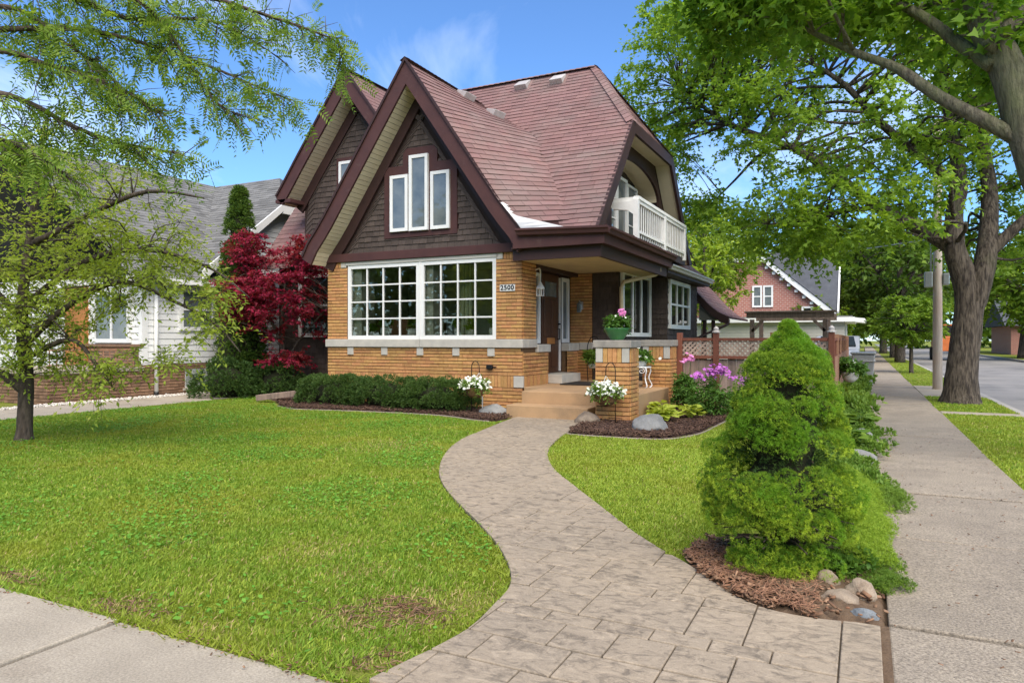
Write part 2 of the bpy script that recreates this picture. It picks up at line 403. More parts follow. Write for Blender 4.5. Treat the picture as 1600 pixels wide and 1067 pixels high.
class MB:
    def __init__(s):
        s.v, s.f, s.var = [], [], []
    def add(s, vs, fs, var=0.0):
        b = len(s.v)
        s.v.extend([tuple(p) for p in vs])
        for f in fs:
            s.f.append(tuple(i + b for i in f)); s.var.append(var)
        return s
    def box(s, x0, x1, y0, y1, z0, z1, var=0.0):
        x0, x1 = min(x0, x1), max(x0, x1); y0, y1 = min(y0, y1), max(y0, y1); z0, z1 = min(z0, z1), max(z0, z1)
        return s.add([(x0, y0, z0), (x1, y0, z0), (x1, y1, z0), (x0, y1, z0), (x0, y0, z1), (x1, y0, z1), (x1, y1, z1), (x0, y1, z1)],
                     [(3, 2, 1, 0), (4, 5, 6, 7), (0, 1, 5, 4), (1, 2, 6, 5), (2, 3, 7, 6), (3, 0, 4, 7)], var)
    def prism(s, pts, vec, var=0.0):
        """polygon pts (3-D) pushed along vec"""
        n = len(pts); vec = Vector(vec)
        a = [Vector(p) for p in pts]; b = [p + vec for p in a]
        fs = [tuple(range(n - 1, -1, -1)), tuple(range(n, 2 * n))]
        fs += [(i, (i + 1) % n, n + (i + 1) % n, n + i) for i in range(n)]
        return s.add(a + b, fs, var)
    def beam(s, p, q, w, h, up=(0, 0, 1), var=0.0):
        p, q = Vector(p), Vector(q); d = (q - p).normalized()
        side = d.cross(Vector(up)); side = side.normalized() if side.length > 1e-6 else Vector((1, 0, 0))
        u = side.cross(d).normalized()
        a = [p + side * (w / 2 * i) + u * (h / 2 * j) for i, j in ((-1, -1), (1, -1), (1, 1), (-1, 1))]
        return s.prism(a, q - p, var)
    def tube(s, pts, rad, n=8, var=0.0, rough=0.0):
        pts = [Vector(p) for p in pts]; m = len(pts)
        if not hasattr(rad, '__len__'): rad = [rad] * m
        ref = None; rings = []
        for i, p in enumerate(pts):
            d = (pts[min(i + 1, m - 1)] - pts[max(i - 1, 0)]).normalized()
            if ref is None:
                ref = d.orthogonal().normalized()
            ref = (ref - d * ref.dot(d)).normalized()
            b = d.cross(ref)
            rings.append([p + (ref * math.cos(2 * math.pi * k / n) + b * math.sin(2 * math.pi * k / n)) * rad[i] * (1 + rough * random.uniform(-1, 1)) for k in range(n)])
        vs = [q for r in rings for q in r]
        fs = [(i * n + k, i * n + (k + 1) % n, (i + 1) * n + (k + 1) % n, (i + 1) * n + k) for i in range(m - 1) for k in range(n)]
        fs += [tuple(range(n - 1, -1, -1)), tuple(range((m - 1) * n, m * n))]
        return s.add(vs, fs, var)
    def lathe(s, prof, c, n=20, var=0.0, sx=1.0, sy=1.0):
        vs = [(c[0] + r * math.cos(2 * math.pi * k / n) * sx, c[1] + r * math.sin(2 * math.pi * k / n) * sy, c[2] + z) for r, z in prof for k in range(n)]
        m = len(prof)
        fs = [(i * n + k, i * n + (k + 1) % n, (i + 1) * n + (k + 1) % n, (i + 1) * n + k) for i in range(m - 1) for k in range(n)]
        fs += [tuple(range(n - 1, -1, -1)), tuple(range((m - 1) * n, m * n))]
        return s.add(vs, fs, var)
    def build(s, name, m, parent=None, smooth=False, bevel=0.0):
        o0 = wloc(parent)
        me = bpy.data.meshes.new(name)
        me.from_pydata([(x - o0.x, y - o0.y, z - o0.z) for x, y, z in s.v], [], s.f)
        if any(s.var):
            a = me.attributes.new('var', 'FLOAT', 'FACE'); a.data.foreach_set('value', s.var)
        me.materials.append(MATS[m])
        if smooth:
            me.polygons.foreach_set('use_smooth', [True] * len(me.polygons))
        me.update()
        o = obj(name, me, parent)
        if bevel:
            b = o.modifiers.new('bevel', 'BEVEL'); b.width = bevel; b.segments = 2; b.limit_method = 'ANGLE'
        return o

def fast_mesh(name, V, F, m, parent=None, var=None, smooth=False, kind=None):
    """V (n,3) float, F (m,k) int: one mesh from arrays"""
    o0 = wloc(parent)
    V = np.asarray(V, dtype=np.float32) - np.array(o0, dtype=np.float32)
    F = np.asarray(F, dtype=np.int32)
    me = bpy.data.meshes.new(name)
    me.vertices.add(len(V)); me.vertices.foreach_set('co', V.ravel())
    k = F.shape[1]
    me.loops.add(F.size); me.loops.foreach_set('vertex_index', F.ravel())
    me.polygons.add(len(F))
    me.polygons.foreach_set('loop_start', np.arange(0, F.size, k, dtype=np.int32))
    me.polygons.foreach_set('loop_total', np.full(len(F), k, dtype=np.int32))
    if var is not None:
        a = me.attributes.new('var', 'FLOAT', 'FACE'); a.data.foreach_set('value', np.asarray(var, dtype=np.float32))
    if smooth:
        me.polygons.foreach_set('use_smooth', np.ones(len(F), dtype=bool))
    me.materials.append(MATS[m])
    me.update(calc_edges=True)
    o = obj(name, me, parent)
    if kind: o['kind'] = kind
    return o

def pieces(name, rest_name, plist, m, parent, limit=300, keep_rest=True):
    """plist: (verts, faces, weight). The largest in view become objects of their own, the rest one joined part."""
    def score(p):
        c = sum((Vector(v) for v in p[0]), Vector((0, 0, 0))) / len(p[0])
        e = max((Vector(v) - c).length for v in p[0])
        return p[2] * e / max((c - CAMP).length, 0.5)
    pl = sorted(plist, key=score, reverse=True)
    for vs, fs, _ in pl[:limit]:
        MB().add(vs, fs).build(name, m, parent)
    if len(pl) > limit and keep_rest:
        b = MB()
        for vs, fs, _ in pl[limit:]:
            b.add(vs, fs, random.random())
        tag(b.build(rest_name, m, parent), kind='stuff')

BOXF = [(3, 2, 1, 0), (4, 5, 6, 7), (0, 1, 5, 4), (1, 2, 6, 5), (2, 3, 7, 6), (3, 0, 4, 7)]
def boxp(x0, x1, y0, y1, z0, z1, w=1.0):
    return ([(x0, y0, z0), (x1, y0, z0), (x1, y1, z0), (x0, y1, z0), (x0, y0, z1), (x1, y0, z1), (x1, y1, z1), (x0, y1, z1)], BOXF, w)

def bricks_wall(x0, x1, z0, z1, plane, axis, out, holes=(), course=0.067, length=0.215, w=1.0, depth=0.045, soldier=False):
    """bricks on a wall plane. axis 'x': wall runs along X at Y=plane, outward -Y (out=-1); axis 'y': runs along Y at X=plane, outward +X (out=1)"""
    res = []
    def emit(a0, a1, c0, c1):
        j = random.uniform(-0.0025, 0.0025)
        f = plane + out * (0.012 + j); b = plane - out * depth
        if axis == 'x': res.append(boxp(a0, a1, min(f, b), max(f, b), c0, c1, w))
        else: res.append(boxp(min(f, b), max(f, b), a0, a1, c0, c1, w))
    if soldier:
        n = max(1, round((x1 - x0) / course)); st = (x1 - x0) / n
        for i in range(n):
            emit(x0 + i * st + 0.004, x0 + (i + 1) * st - 0.004, z0 + 0.004, z1 - 0.004)
        return res
    n = max(1, round((z1 - z0) / course)); st = (z1 - z0) / n
    for r in range(n):
        c0, c1 = z0 + r * st + 0.007, z0 + (r + 1) * st - 0.007
        zc = (c0 + c1) / 2
        segs = [(x0, x1)]
        for hx0, hx1, hz0, hz1 in holes:
            if hz0 < zc < hz1:
                ns = []
                for a, b in segs:
                    if hx1 <= a or hx0 >= b: ns.append((a, b))
                    else:
                        if hx0 - a > 0.02: ns.append((a, hx0))
                        if b - hx1 > 0.02: ns.append((hx1, b))
                segs = ns
        for a, b in segs:
            p = a - (length / 2 if r % 2 else 0) ; p = p if r % 2 else a
            while p < b - 0.005:
                q = p + length
                aa, bb = max(p, a) , min(q, b)
                if bb - aa > 0.03: emit(aa + (0.0025 if aa > a else 0), bb - (0.0025 if bb < b else 0), c0, c1)
                p = q
    return res

def shingle_patch(F, s0, s1, step, tlo, thi, tab=0.30, thick=0.011, weight=1.0, hide=None, jitter=0.004, stag=0.5, lap=1.18):
    """F(s,t) -> 3-D. Rows along t, climbing with s. tlo(s), thi(s) bound each row."""
    res = []; r = 0; s = s0
    while s < s1 - 1e-4:
        e = min(s + step * lap, s1)
        t = tlo(s) - random.uniform(0, 1) * tab * stag - (tab / 2 if r % 2 else 0)
        while t < thi(s):
            q = t + tab * random.uniform(0.94, 1.06)
            a0, a1 = max(t, tlo(s)), min(q, thi(s)); b0, b1 = max(t, tlo(e)), min(q, thi(e))
            if a1 - a0 > 0.02 and b1 >= b0 - 0.3:
                b1 = max(b1, b0 + 0.004)
                g = 0.0025
                p = [Vector(F(s, a0 + g)), Vector(F(s, a1 - g)), Vector(F(e, b1 - g)), Vector(F(e, b0 + g))]
                nrm = (p[1] - p[0]).cross(p[3] - p[0])
                if nrm.length > 1e-9:
                    nrm.normalize()
                    k = thick + random.uniform(-jitter, jitter)
                    top = [p[0] + nrm * k, p[1] + nrm * k, p[2] + nrm * 0.003, p[3] + nrm * 0.003]
                    bot = [x - nrm * 0.006 for x in p]
                    c = (p[0] + p[2]) / 2
                    if hide is None or not hide(c):
                        res.append((bot + top, [(4, 5, 6, 7), (0, 1, 5, 4), (1, 2, 6, 5), (3, 0, 4, 7)], weight))
            t = q
        s += step; r += 1
    return res

def interp(x, xs, ys):
    return float(np.interp(x, xs, ys))

def window_y(name, parent, x0, x1, z0, z1, y, cols, rows, fw=0.06, mw=0.022, pane='glass_dark', m='white_paint', sill=True, depth=0.07, label=None):
    """window facing -Y"""
    b = MB()
    b.box(x0, x1, y - depth, y, z0, z0 + fw); b.box(x0, x1, y - depth, y, z1 - fw, z1)
    b.box(x0, x0 + fw, y - depth, y, z0 + fw, z1 - fw); b.box(x1 - fw, x1, y - depth, y, z0 + fw, z1 - fw)
    w = b.build(name, m, parent)
    if label: w['label'] = label
    ix0, ix1, iz0, iz1 = x0 + fw, x1 - fw, z0 + fw, z1 - fw
    cw, ch = (ix1 - ix0) / cols, (iz1 - iz0) / rows
    for i in range(1, cols):
        x = ix0 + i * cw
        MB().box(x - mw / 2, x + mw / 2, y - depth + 0.012, y - 0.02, iz0, iz1).build('muntin', m, w)
    for j in range(1, rows):
        z = iz0 + j * ch
        MB().box(ix0, ix1, y - depth + 0.015, y - 0.02, z - mw / 2, z + mw / 2).build('muntin', m, w)
    for i in range(cols):
        for j in range(rows):
            a0, a1 = ix0 + i * cw + (mw / 2 if i else 0), ix0 + (i + 1) * cw - (mw / 2 if i < cols - 1 else 0)
            c0, c1 = iz0 + j * ch + (mw / 2 if j else 0), iz0 + (j + 1) * ch - (mw / 2 if j < rows - 1 else 0)
            MB().box(a0, a1, y - 0.035, y - 0.029, c0, c1).build('pane', pane, w)
    return w

def window_x(name, parent, y0, y1, z0, z1, x, cols, rows, fw=0.06, mw=0.03, pane='glass_dark', m='white_paint', depth=0.07, label=None):
    """window facing +X"""
    b = MB()
    b.box(x, x + depth, y0, y1, z0, z0 + fw); b.box(x, x + depth, y0, y1, z1 - fw, z1)
    b.box(x, x + depth, y0, y0 + fw, z0 + fw, z1 - fw); b.box(x, x + depth, y1 - fw, y1, z0 + fw, z1 - fw)
    w = b.build(name, m, parent)
    if label: w['label'] = label
    iy0, iy1, iz0, iz1 = y0 + fw, y1 - fw, z0 + fw, z1 - fw
    cw, ch = (iy1 - iy0) / cols, (iz1 - iz0) / rows
    for i in range(1, cols):
        yy = iy0 + i * cw
        MB().box(x + 0.02, x + depth - 0.012, yy - mw / 2, yy + mw / 2, iz0, iz1).build('muntin', m, w)
    for j in range(1, rows):
        z = iz0 + j * ch
        MB().box(x + 0.02, x + depth - 0.015, iy0, iy1, z - mw / 2, z + mw / 2).build('muntin', m, w)
    for i in range(cols):
        for j in range(rows):
            MB().box(x + 0.025, x + 0.031, iy0 + i * cw + (mw / 2 if i else 0), iy0 + (i + 1) * cw - (mw / 2 if i < cols - 1 else 0),
                     iz0 + j * ch + (mw / 2 if j else 0), iz0 + (j + 1) * ch - (mw / 2 if j < rows - 1 else 0)).build('pane', pane, w)
    return w

def catmull(pts, k=4):
    P = [pts[0]] + list(pts) + [pts[-1]]; out = []
    for i in range(1, len(P) - 2):
        p0, p1, p2, p3 = [np.array(P[i + j], float) for j in (-1, 0, 1, 2)]
        for t in np.arange(k) / k:
            out.append(tuple(0.5 * ((2 * p1) + (-p0 + p2) * t + (2 * p0 - 5 * p1 + 4 * p2 - p3) * t * t + (-p0 + 3 * p1 - 3 * p2 + p3) * t ** 3)))
    out.append(tuple(pts[-1]))
    return out

def inpoly(X, Y, poly):
    c = np.zeros(len(X), bool); n = len(poly)
    for i in range(n):
        x1, y1 = poly[i][:2]; x2, y2 = poly[(i + 1) % n][:2]
        if y1 == y2: continue
        k = ((y1 > Y) != (y2 > Y)) & (X < (x2 - x1) * (Y - y1) / (y2 - y1) + x1)
        c ^= k
    return c

def clip_rect(poly, x0, x1, y0, y1):
    def cut(P, ax, lim, keep_less):
        out = []
        for i in range(len(P)):
            a, b = P[i], P[(i + 1) % len(P)]
            ia = (a[ax] <= lim) if keep_less else (a[ax] >= lim)
            ib = (b[ax] <= lim) if keep_less else (b[ax] >= lim)
            if ia: out.append(a)
            if ia != ib:
                t = (lim - a[ax]) / (b[ax] - a[ax])
                out.append((a[0] + t * (b[0] - a[0]), a[1] + t * (b[1] - a[1])))
        return out
    for ax, lim, kl in ((0, x0, False), (0, x1, True), (1, y0, False), (1, y1, True)):
        poly = cut(poly, ax, lim, kl)
        if len(poly) < 3: return []
    return poly

def parea(P):
    return 0.5 * abs(sum(P[i][0] * P[(i + 1) % len(P)][1] - P[(i + 1) % len(P)][0] * P[i][1] for i in range(len(P))))

def ccw(P):
    s = sum(P[i][0] * P[(i + 1) % len(P)][1] - P[(i + 1) % len(P)][0] * P[i][1] for i in range(len(P)))
    return P if s > 0 else P[::-1]

def sheet(name, poly, z, m, parent=None, thick=0.05, kind='structure', bevel=0.0):
    P = ccw([p[:2] for p in poly])
    o = MB().prism([(x, y, z - thick) for x, y in P], (0, 0, thick)).build(name, m, parent, bevel=bevel)
    if kind and parent is None: o['kind'] = kind
    return o

# ============================================================ THE SETTING
gm = MB().box(-400, 400, -60, 700, -0.62, -0.20)
tag(gm.build('ground', 'lawn'), kind='structure')
PATH_L = catmull([(-5.12, 10.38), (-4.83, 8.84), (-4.58, 7.7), (-4.18, 6.69), (-3.68, 5.78), (-3.24, 5.18), (-2.76, 4.65), (-2.31, 4.18), (-2.01, 3.84), (-1.79, 3.54), (-1.65, 3.28), (-1.6, 3.05), (-1.56, 2.73), (-1.58, 2.51), (-1.62, 2.33), (-1.66, 2.12)])
PATH_R = catmull([(-3.86, 10.38), (-3.69, 9.18), (-3.42, 7.98), (-3.16, 7.21), (-2.75, 6.42), (-2.23, 5.69), (-1.69, 4.97), (-1.24, 4.38), (-0.92, 4.05), (-0.78, 3.88), (-0.6, 3.65), (-0.41, 3.52), (-0.18, 3.5), (0.065, 3.56)])
PATH = PATH_L + [(0.065, 2.12)] + PATH_R[::-1]
# lot, parkway and far side as raised sheets
tag(MB().box(-60, 0.02, 2.09, 150, -0.30, 0.0).build('front_lawn', 'lawn'), kind='structure')
tag(MB().box(1.22, 2.40, -8, 150, -0.30, -0.002).build('parkway', 'lawn'), kind='structure')
tag(MB().box(8.75, 120, -8, 220, -0.30, 0.02).build('far_verge', 'lawn'), kind='structure')
tag(MB().box(-60, 14, -14.6, -7.0, -0.30, -0.11).build('front_road', 'asphalt'), kind='structure')
tag(MB().box(-60, 1.2, -7.0, 0.45, -0.30, -0.004).build('front_verge', 'lawn'), kind='structure')
tag(MB().box(2.56, 8.6, -6.9, 220, -0.30, -0.11).build('road', 'asphalt'), kind='structure')
kb = tag(MB().box(2.41, 2.55, -6, 150, -0.3, -0.05).build('kerb', 'kerb'), kind='structure')
for i in range(30):
    MB().box(2.402, 2.553, -4 + i * 2.4, -4 + (i + 1) * 2.4 - 0.012, -0.12, 0.005).build('kerb_stone', 'kerb', kb, bevel=0.015)
tag(MB().box(8.6, 8.745, -6, 220, -0.3, 0.03).build('far_kerb', 'kerb'), kind='structure')

# stamped concrete path: ashlar slabs cut to the curved outline
pb = sheet('path', PATH, 0.012, 'path_joint', thick=0.06)
tag(MB().box(0.062, 0.102, 0.5, 3.6, -0.05, 0.004).build('soil_seam', 'soil'), kind='structure')
GU = 0.122
gnx, gny = 48, 70
occ = np.zeros((gnx, gny), bool)
for gi in range(gnx):
    for gj in range(gny):
        if occ[gi, gj]: continue
        opts = [(3, 3), (2, 3), (3, 2), (4, 3), (3, 2), (2, 2), (3, 4), (2, 4)]
        random.shuffle(opts)
        for a_, b_ in opts + [(2, 1), (1, 2), (1, 1)]:
            if gi + a_ <= gnx and gj + b_ <= gny and not occ[gi:gi + a_, gj:gj + b_].any():
                break
        occ[gi:gi + a_, gj:gj + b_] = True
        cx0, cx1, y, hgt = -5.7 + gi * GU, -5.7 + (gi + a_) * GU, 1.95 + gj * GU, b_ * GU
        g, gy = 0.003, 0.0045
        poly = clip_rect(PATH, cx0 + g, cx1 - g, y + gy, y + hgt - gy)
        if len(poly) >= 3 and parea(poly) > 0.002:
            P = []
            for p in ccw(poly):
                if not P or (abs(p[0] - P[-1][0]) + abs(p[1] - P[-1][1])) > 0.004: P.append(p)
            if len(P) >= 3:
                MB().prism([(p0, p1, -0.02) for p0, p1 in P], (0, 0, 0.050 + random.uniform(-0.0015, 0.0015))).build('paving_slab', 'stamped', pb, bevel=0.005)

# pavements: one slab object per bay
sw = tag(MB().box(0.09, 1.215, -6, 140, -0.30, -0.025).build('sidewalk', 'soil'), kind='structure')
ys = [0.42, 2.06, 3.62, 5.2, 6.72, 9.05, 10.7, 12.4, 14.6, 16.2]
while ys[-1] < 70: ys.append(ys[-1] + 1.62)
for i in range(len(ys) - 1):
    dz = random.uniform(-0.008, 0.008)
    x0 = 0.10 if ys[i] < 3.0 else 0.10
    if 1 <= i <= 1: x0 = 0.10
    vs = [(x0, ys[i] + 0.008, -0.05), (1.21, ys[i] + 0.008, -0.05), (1.21, ys[i + 1] - 0.008, -0.05), (x0, ys[i + 1] - 0.008, -0.05)]
    tz = [0.012 + dz + random.uniform(-0.006, 0.006) for _ in range(4)]
    if i == 4: tz = [0.028, 0.03, 0.014, 0.012]
    vs += [(v[0], v[1], t) for v, t in zip(vs, tz)]
    MB().add(vs, BOXF).build('sidewalk_slab', 'sidewalk', sw, bevel=0.008)
MB().box(0.10, 1.21, 70, 139, -0.04, 0.012).build('far_run', 'sidewalk', sw)
fs = tag(MB().box(-30, 0.085, 0.46, 2.085, -0.30, -0.025).build('front_sidewalk', 'soil'), kind='structure')
xs = [0.08, -1.5, -3.05, -4.6, -6.15, -7.7, -9.25, -10.8, -12.35]
for i in range(len(xs) - 1):
    a, b = xs[i + 1], xs[i]
    vs = [(a + 0.009, 0.47, -0.05), (b - 0.009, 0.47, -0.05), (b - 0.009, 2.08, -0.05), (a + 0.009, 2.08, -0.05)]
    vs += [(v[0], v[1], 0.014 + random.uniform(-0.007, 0.007)) for v in vs]
    MB().add(vs, BOXF).build('sidewalk_slab', 'white_concrete', fs, bevel=0.008)
# narrow step walk over the parkway and the pad by the pole
tag(MB().box(1.222, 2.40, 14.35, 14.75, -0.05, 0.012).build('step_walk', 'white_concrete', bevel=0.008), kind='structure')
tag(MB().box(1.222, 2.40, 18.6, 22.6, -0.05, 0.009).build('driveway_apron', 'white_concrete', bevel=0.008), kind='structure')
# neighbour's side walk
nw = tag(MB().box(-13.95, -12.35, 2.1, 30, -0.05, 0.006).build('side_walk', 'soil'), kind='structure')
for i in range(9):
    MB().box(-13.94, -12.36, 2.6 + i * 1.5, 2.6 + (i + 1) * 1.5 - 0.015, -0.02, 0.016 + random.uniform(-.004, .004)).build('walk_slab', 'white_concrete', nw, bevel=0.006)
# mulch beds (low mounds)
BED_L = [(-5.2, 9.75), (-5.6, 9.82), (-6.4, 10.12), (-7.6, 10.12), (-8.6, 9.98), (-9.4, 9.86), (-10.1, 10.15), (-10.9, 10.9), (-12.2, 11.6), (-12.9, 12.0), (-12.9, 12.85), (-10.25, 12.85), (-10.25, 11.69), (-5.65, 11.69), (-5.20, 10.8), (-5.28, 10.36), (-5.13, 10.34)]
BED_R = [(-3.70, 9.25), (-3.60, 8.92), (-3.04, 8.90), (-2.3, 9.02), (-2.05, 9.7), (-2.0, 10.8), (-1.95, 12.3), (-1.6, 13.34), (-3.19, 13.34), (-3.19, 10.35), (-3.85, 10.35)]
BED_S = [(-0.95, 4.16), (-0.80, 3.87), (-0.61, 3.645), (-0.41, 3.51), (-0.18, 3.49), (0.05, 3.57), (0.09, 3.62), (0.09, 4.6), (-0.1, 5.2), (-0.55, 5.0), (-0.9, 4.6)]
BED_G = [(-0.55, 4.9), (0.10, 4.5), (0.10, 13.5), (0.10, 24), (-0.5, 24), (-0.5, 13.4), (-0.75, 12), (-0.6, 9), (-0.5, 6.5)]
def bed(name, poly, m, h, n=46):
    P = np.array([p[:2] for p in poly]); x0, y0 = P.min(0); x1, y1 = P.max(0)
    gx, gy = np.meshgrid(np.linspace(x0, x1, n), np.linspace(y0, y1, n * 2), indexing='ij')
    X, Y = gx.ravel(), gy.ravel()
    ins = inpoly(X, Y, poly)
    D = np.full(len(X), 9.0)
    for i in range(len(P)):
        a, b = P[i], P[(i + 1) % len(P)]; ab = b - a
        t = np.clip(((X - a[0]) * ab[0] + (Y - a[1]) * ab[1]) / max(ab @ ab, 1e-9), 0, 1)
        D = np.minimum(D, np.hypot(X - a[0] - t * ab[0], Y - a[1] - t * ab[1]))
    Z = np.where(ins, np.minimum(D / 0.35, 1) * h + 0.008, -0.02) + rng.normal(0, 0.006, len(X)) * ins
    idx = np.arange(len(X)).reshape(gx.shape)
    F = np.stack([idx[:-1, :-1], idx[1:, :-1], idx[1:, 1:], idx[:-1, 1:]], -1).reshape(-1, 4)
    F = F[ins[F].any(1)]
    o = fast_mesh(name, np.stack([X, Y, Z], 1), F, m, smooth=True)
    o['kind'] = 'structure'
    return lambda qx, qy: np.interp(0, [0], [0]) + h
bed('front_planting_bed', BED_L, 'mulch_bed', 0.05)
bed('porch_planting_bed', BED_R, 'mulch_bed', 0.05)
bed('spruce_planting_bed', BED_S, 'soil', 0.05)
bed('side_planting_bed', BED_G, 'soil', 0.10)
# pale edging along the beds
for nm, pts in (('bed_edging', [(-5.25, 9.70), (-5.6, 9.78), (-6.4, 10.08), (-7.6, 10.08), (-8.6, 9.94), (-9.4, 9.82), (-10.1, 10.11)]),
                ('bed_edging', [(-3.68, 9.1), (-3.58, 8.90), (-3.04, 8.86), (-2.3, 8.98), (-2.01, 9.7), (-1.96, 10.8), (-1.91, 12.3)])):
    e = MB().tube([(a, b, 0.012) for a, b in catmull(pts, 5)], 0.014, 6).build(nm, 'sidewalk', smooth=True)
    tag(e, 'pale curved edging strip along the mulch bed ' + ('under the front window' if pts[0][0] < -5 else 'beside the porch'), 'edging')

# ============================================================ THE HOUSE
H = empty('house', (-7.9, 14.5, 0), 'brown shingle and tan brick corner house with steep red-brown roofs', 'house')
WX0, WX1, WY = -10.24, -5.64, 11.70           # front bay
GC, GZ = -7.89, 6.68                          # front gable ridge
RY = 11.20                                    # rake plane
# --- brick walls
bw = None
for args in ((WX0 + .01, -9.70, WY, WY + 0.25, 0, 3.08), (-6.20, WX1 - .01, WY, WY + 0.25, 0, 3.08), (-9.70, -6.20, WY, WY + 0.25, 0, 1.16), (-9.70, -6.20, WY, WY + 0.25, 2.84, 3.08),
             (WX0 + .01, WX0 + 0.25, WY + .25, 13.0, 0, 3.08), (WX1 - 0.25, WX1 - .01, WY + .25, 12.30, 0, 3.08), (-5.95, WX1 - .01, 12.30, 12.88, 0, 1.05),
             (-5.95, WX1 - .01, 13.92, 14.50, 0, 1.05), (-5.84, -5.30, 14.505, 14.70, 0, 2.8)):
    o = MB().box(*args).build('brick_wall', 'mortar', H)
    bw = bw or o
BR = []
hole = [(-9.70, -6.20, 1.12, 2.90)]
BR += bricks_wall(WX0, WX1, 0.0, 0.40, WY, 'x', -1)
BR += bricks_wall(WX0, WX1 - 0.17, 0.40, 0.62, WY, 'x', -1, soldier=True)
key = [(k - 0.075, k + 0.075, 0.98, 1.14) for k in (-9.62, -8.75, -7.88, -7.05, -6.28)]
BR += bricks_wall(WX0, WX1, 0.62, 1.14, WY, 'x', -1, holes=key)
BR += bricks_wall(WX0, -9.72, 1.30, 2.80, WY, 'x', -1)
BR += bricks_wall(-6.18, WX1, 1.30, 2.80, WY, 'x', -1)
BR += bricks_wall(WX0 + 0.14, -9.88, 2.80, 3.06, WY, 'x', -1, soldier=True)
BR += bricks_wall(-6.02, WX1 - 0.14, 2.80, 3.06, WY, 'x', -1, soldier=True)
BR += bricks_wall(WY + .03, 12.88, 0.40, 0.62, WX1, 'y', 1, soldier=True)
BR += bricks_wall(WY + .03, 12.88, 0.62, 1.05, WX1, 'y', 1)
BR += bricks_wall(WY + .03, 12.30, 1.30, 3.0, WX1, 'y', 1)
BR += bricks_wall(13.92, 14.50, 0.40, 1.05, WX1, 'y', 1, w=0.6)
BR += bricks_wall(-5.80, -5.30, 0.40, 2.8, 14.50, 'x', -1, w=0.6)
pieces('brick', 'brick_field', BR, 'brick', bw, 300)
# --- limestone
sb = MB().box(WX0 - 0.03, -7.885, WY - 0.06, WY + 0.2, 1.14, 1.30).build('stone_band', 'limestone', H, bevel=0.01)
MB().box(-7.877, WX1 + 0.035, WY - 0.06, WY + 0.2, 1.14, 1.30).build('stone_band', 'limestone', H, bevel=0.01)
MB().box(WX1 - 0.1, WX1 + 0.035, WY + 0.203, 12.31, 1.14, 1.30).build('stone_band', 'limestone', H, bevel=0.01)
MB().box(-5.95, WX1 + 0.05, 12.315, 12.92, 1.05, 1.20).build('sill_stone', 'limestone', H, bevel=0.01)
MB().box(-5.95, WX1 + 0.05, 13.90, 14.49, 1.05, 1.22).build('sill_stone', 'limestone', H, bevel=0.01)
MB().box(WX1 + 0.055, -5.28, 14.46, 14.52, 1.07, 1.23).build('sill_stone', 'limestone', H, bevel=0.01)
for k0, k1, a, b in key:
    MB().box(k0, k1, WY - 0.035, WY + 0.02, a, b - 0.005).build('key_block', 'limestone', H, bevel=0.006)
for xx in (WX0 + 0.005, -9.875, -6.165, WX1 - 0.135):
    MB().box(xx, xx + 0.13, WY - 0.03, WY + 0.02, 2.80, 3.055).build('corner_block', 'limestone', H, bevel=0.006)
MB().box(WX1 - 0.165, WX1 + 0.03, WY - 0.03, WY + 0.028, 0.405, 0.615).build('corner_block', 'limestone', H, bevel=0.006)
# --- bay window, two sashes of sixteen panes
for a, b in ((-9.70, -7.905), (-7.875, -6.18)):
    window_y('window', H, a, b, 1.302, 2.84, WY + 0.06, 4, 4, 0.075, 0.028, 'glass_clear')
MB().box(-9.76, -6.14, WY - 0.03, WY + 0.06, 2.842, 2.91).build('window_head', 'siding_cream', H)
MB().box(-7.904, -7.876, WY - 0.02, WY + 0.06, 1.303, 2.841).build('mullion', 'white_paint', H)
# room behind the window
rm = MB()
rm.box(-10.0, -5.9, 14.2, 14.3, 0.5, 3.0); rm.box(-10.0, -5.9, 12.0, 15.6, 0.55, 0.62); rm.box(-10.0, -5.9, 12.0, 15.6, 2.9, 3.0)
rm.box(-5.98, -5.9, 12.0, 15.6, 0.62, 2.9); rm.box(-10.0, -9.92, 12.0, 15.6, 0.62, 2.9)
rm.build('living_room', 'interior', H)
MB().box(-9.69, -9.44, WY + 0.12, WY + 0.55, 1.2, 2.84).build('window_reveal', 'interior_light', H)
MB().box(-7.89, -7.66, WY + 0.12, WY + 0.50, 1.2, 2.84).build('window_reveal', 'interior_light', H)
MB().box(-9.7, -6.2, WY + 0.07, WY + 0.60, 1.30, 1.365).build('window_board', 'interior_light', H)
MB().box(-9.7, -8.3, 12.6, 13.4, 0.62, 1.75).build('sofa', 'sofa', H, bevel=0.08)
cu = MB()
for i in range(14):
    xx = -7.55 + i * 0.045 + (0.5 if i > 6 else 0)
    cu.box(xx, xx + 0.035, 12.62 + 0.02 * (i % 2), 12.65 + 0.02 * (i % 2), 0.7, 2.85)
cu.build('curtain', 'curtain', H)
# --- frieze and gable wall
MB().box(WX0 - 0.06, WX1 + 0.05, WY - 0.07, WY + 0.2, 2.915, 3.085).build('frieze_board', 'trim', H, bevel=0.006)
SL = 1.42
def rake_x(z):      # half width of the outer roof edge of the front gable at height z
    return interp(z, [3.02, 3.30, 3.77, GZ], [2.62, 2.45, 2.05, 0.0])
gw = MB().prism([(GC - 2.18, WY + 0.03, 3.08), (GC + 2.18, WY + 0.03, 3.08), (GC + 2.0, WY + 0.03, 3.62), (GC, WY + 0.03, 6.42), (GC - 2.0, WY + 0.03, 3.62)], (0, 0.1, 0)).build('gable_wall', 'wall_dark', H)
def hw1(z): return max(0.0, interp(z, [3.08, 3.5, 5.86], [1.93, 1.66, 0.02]))
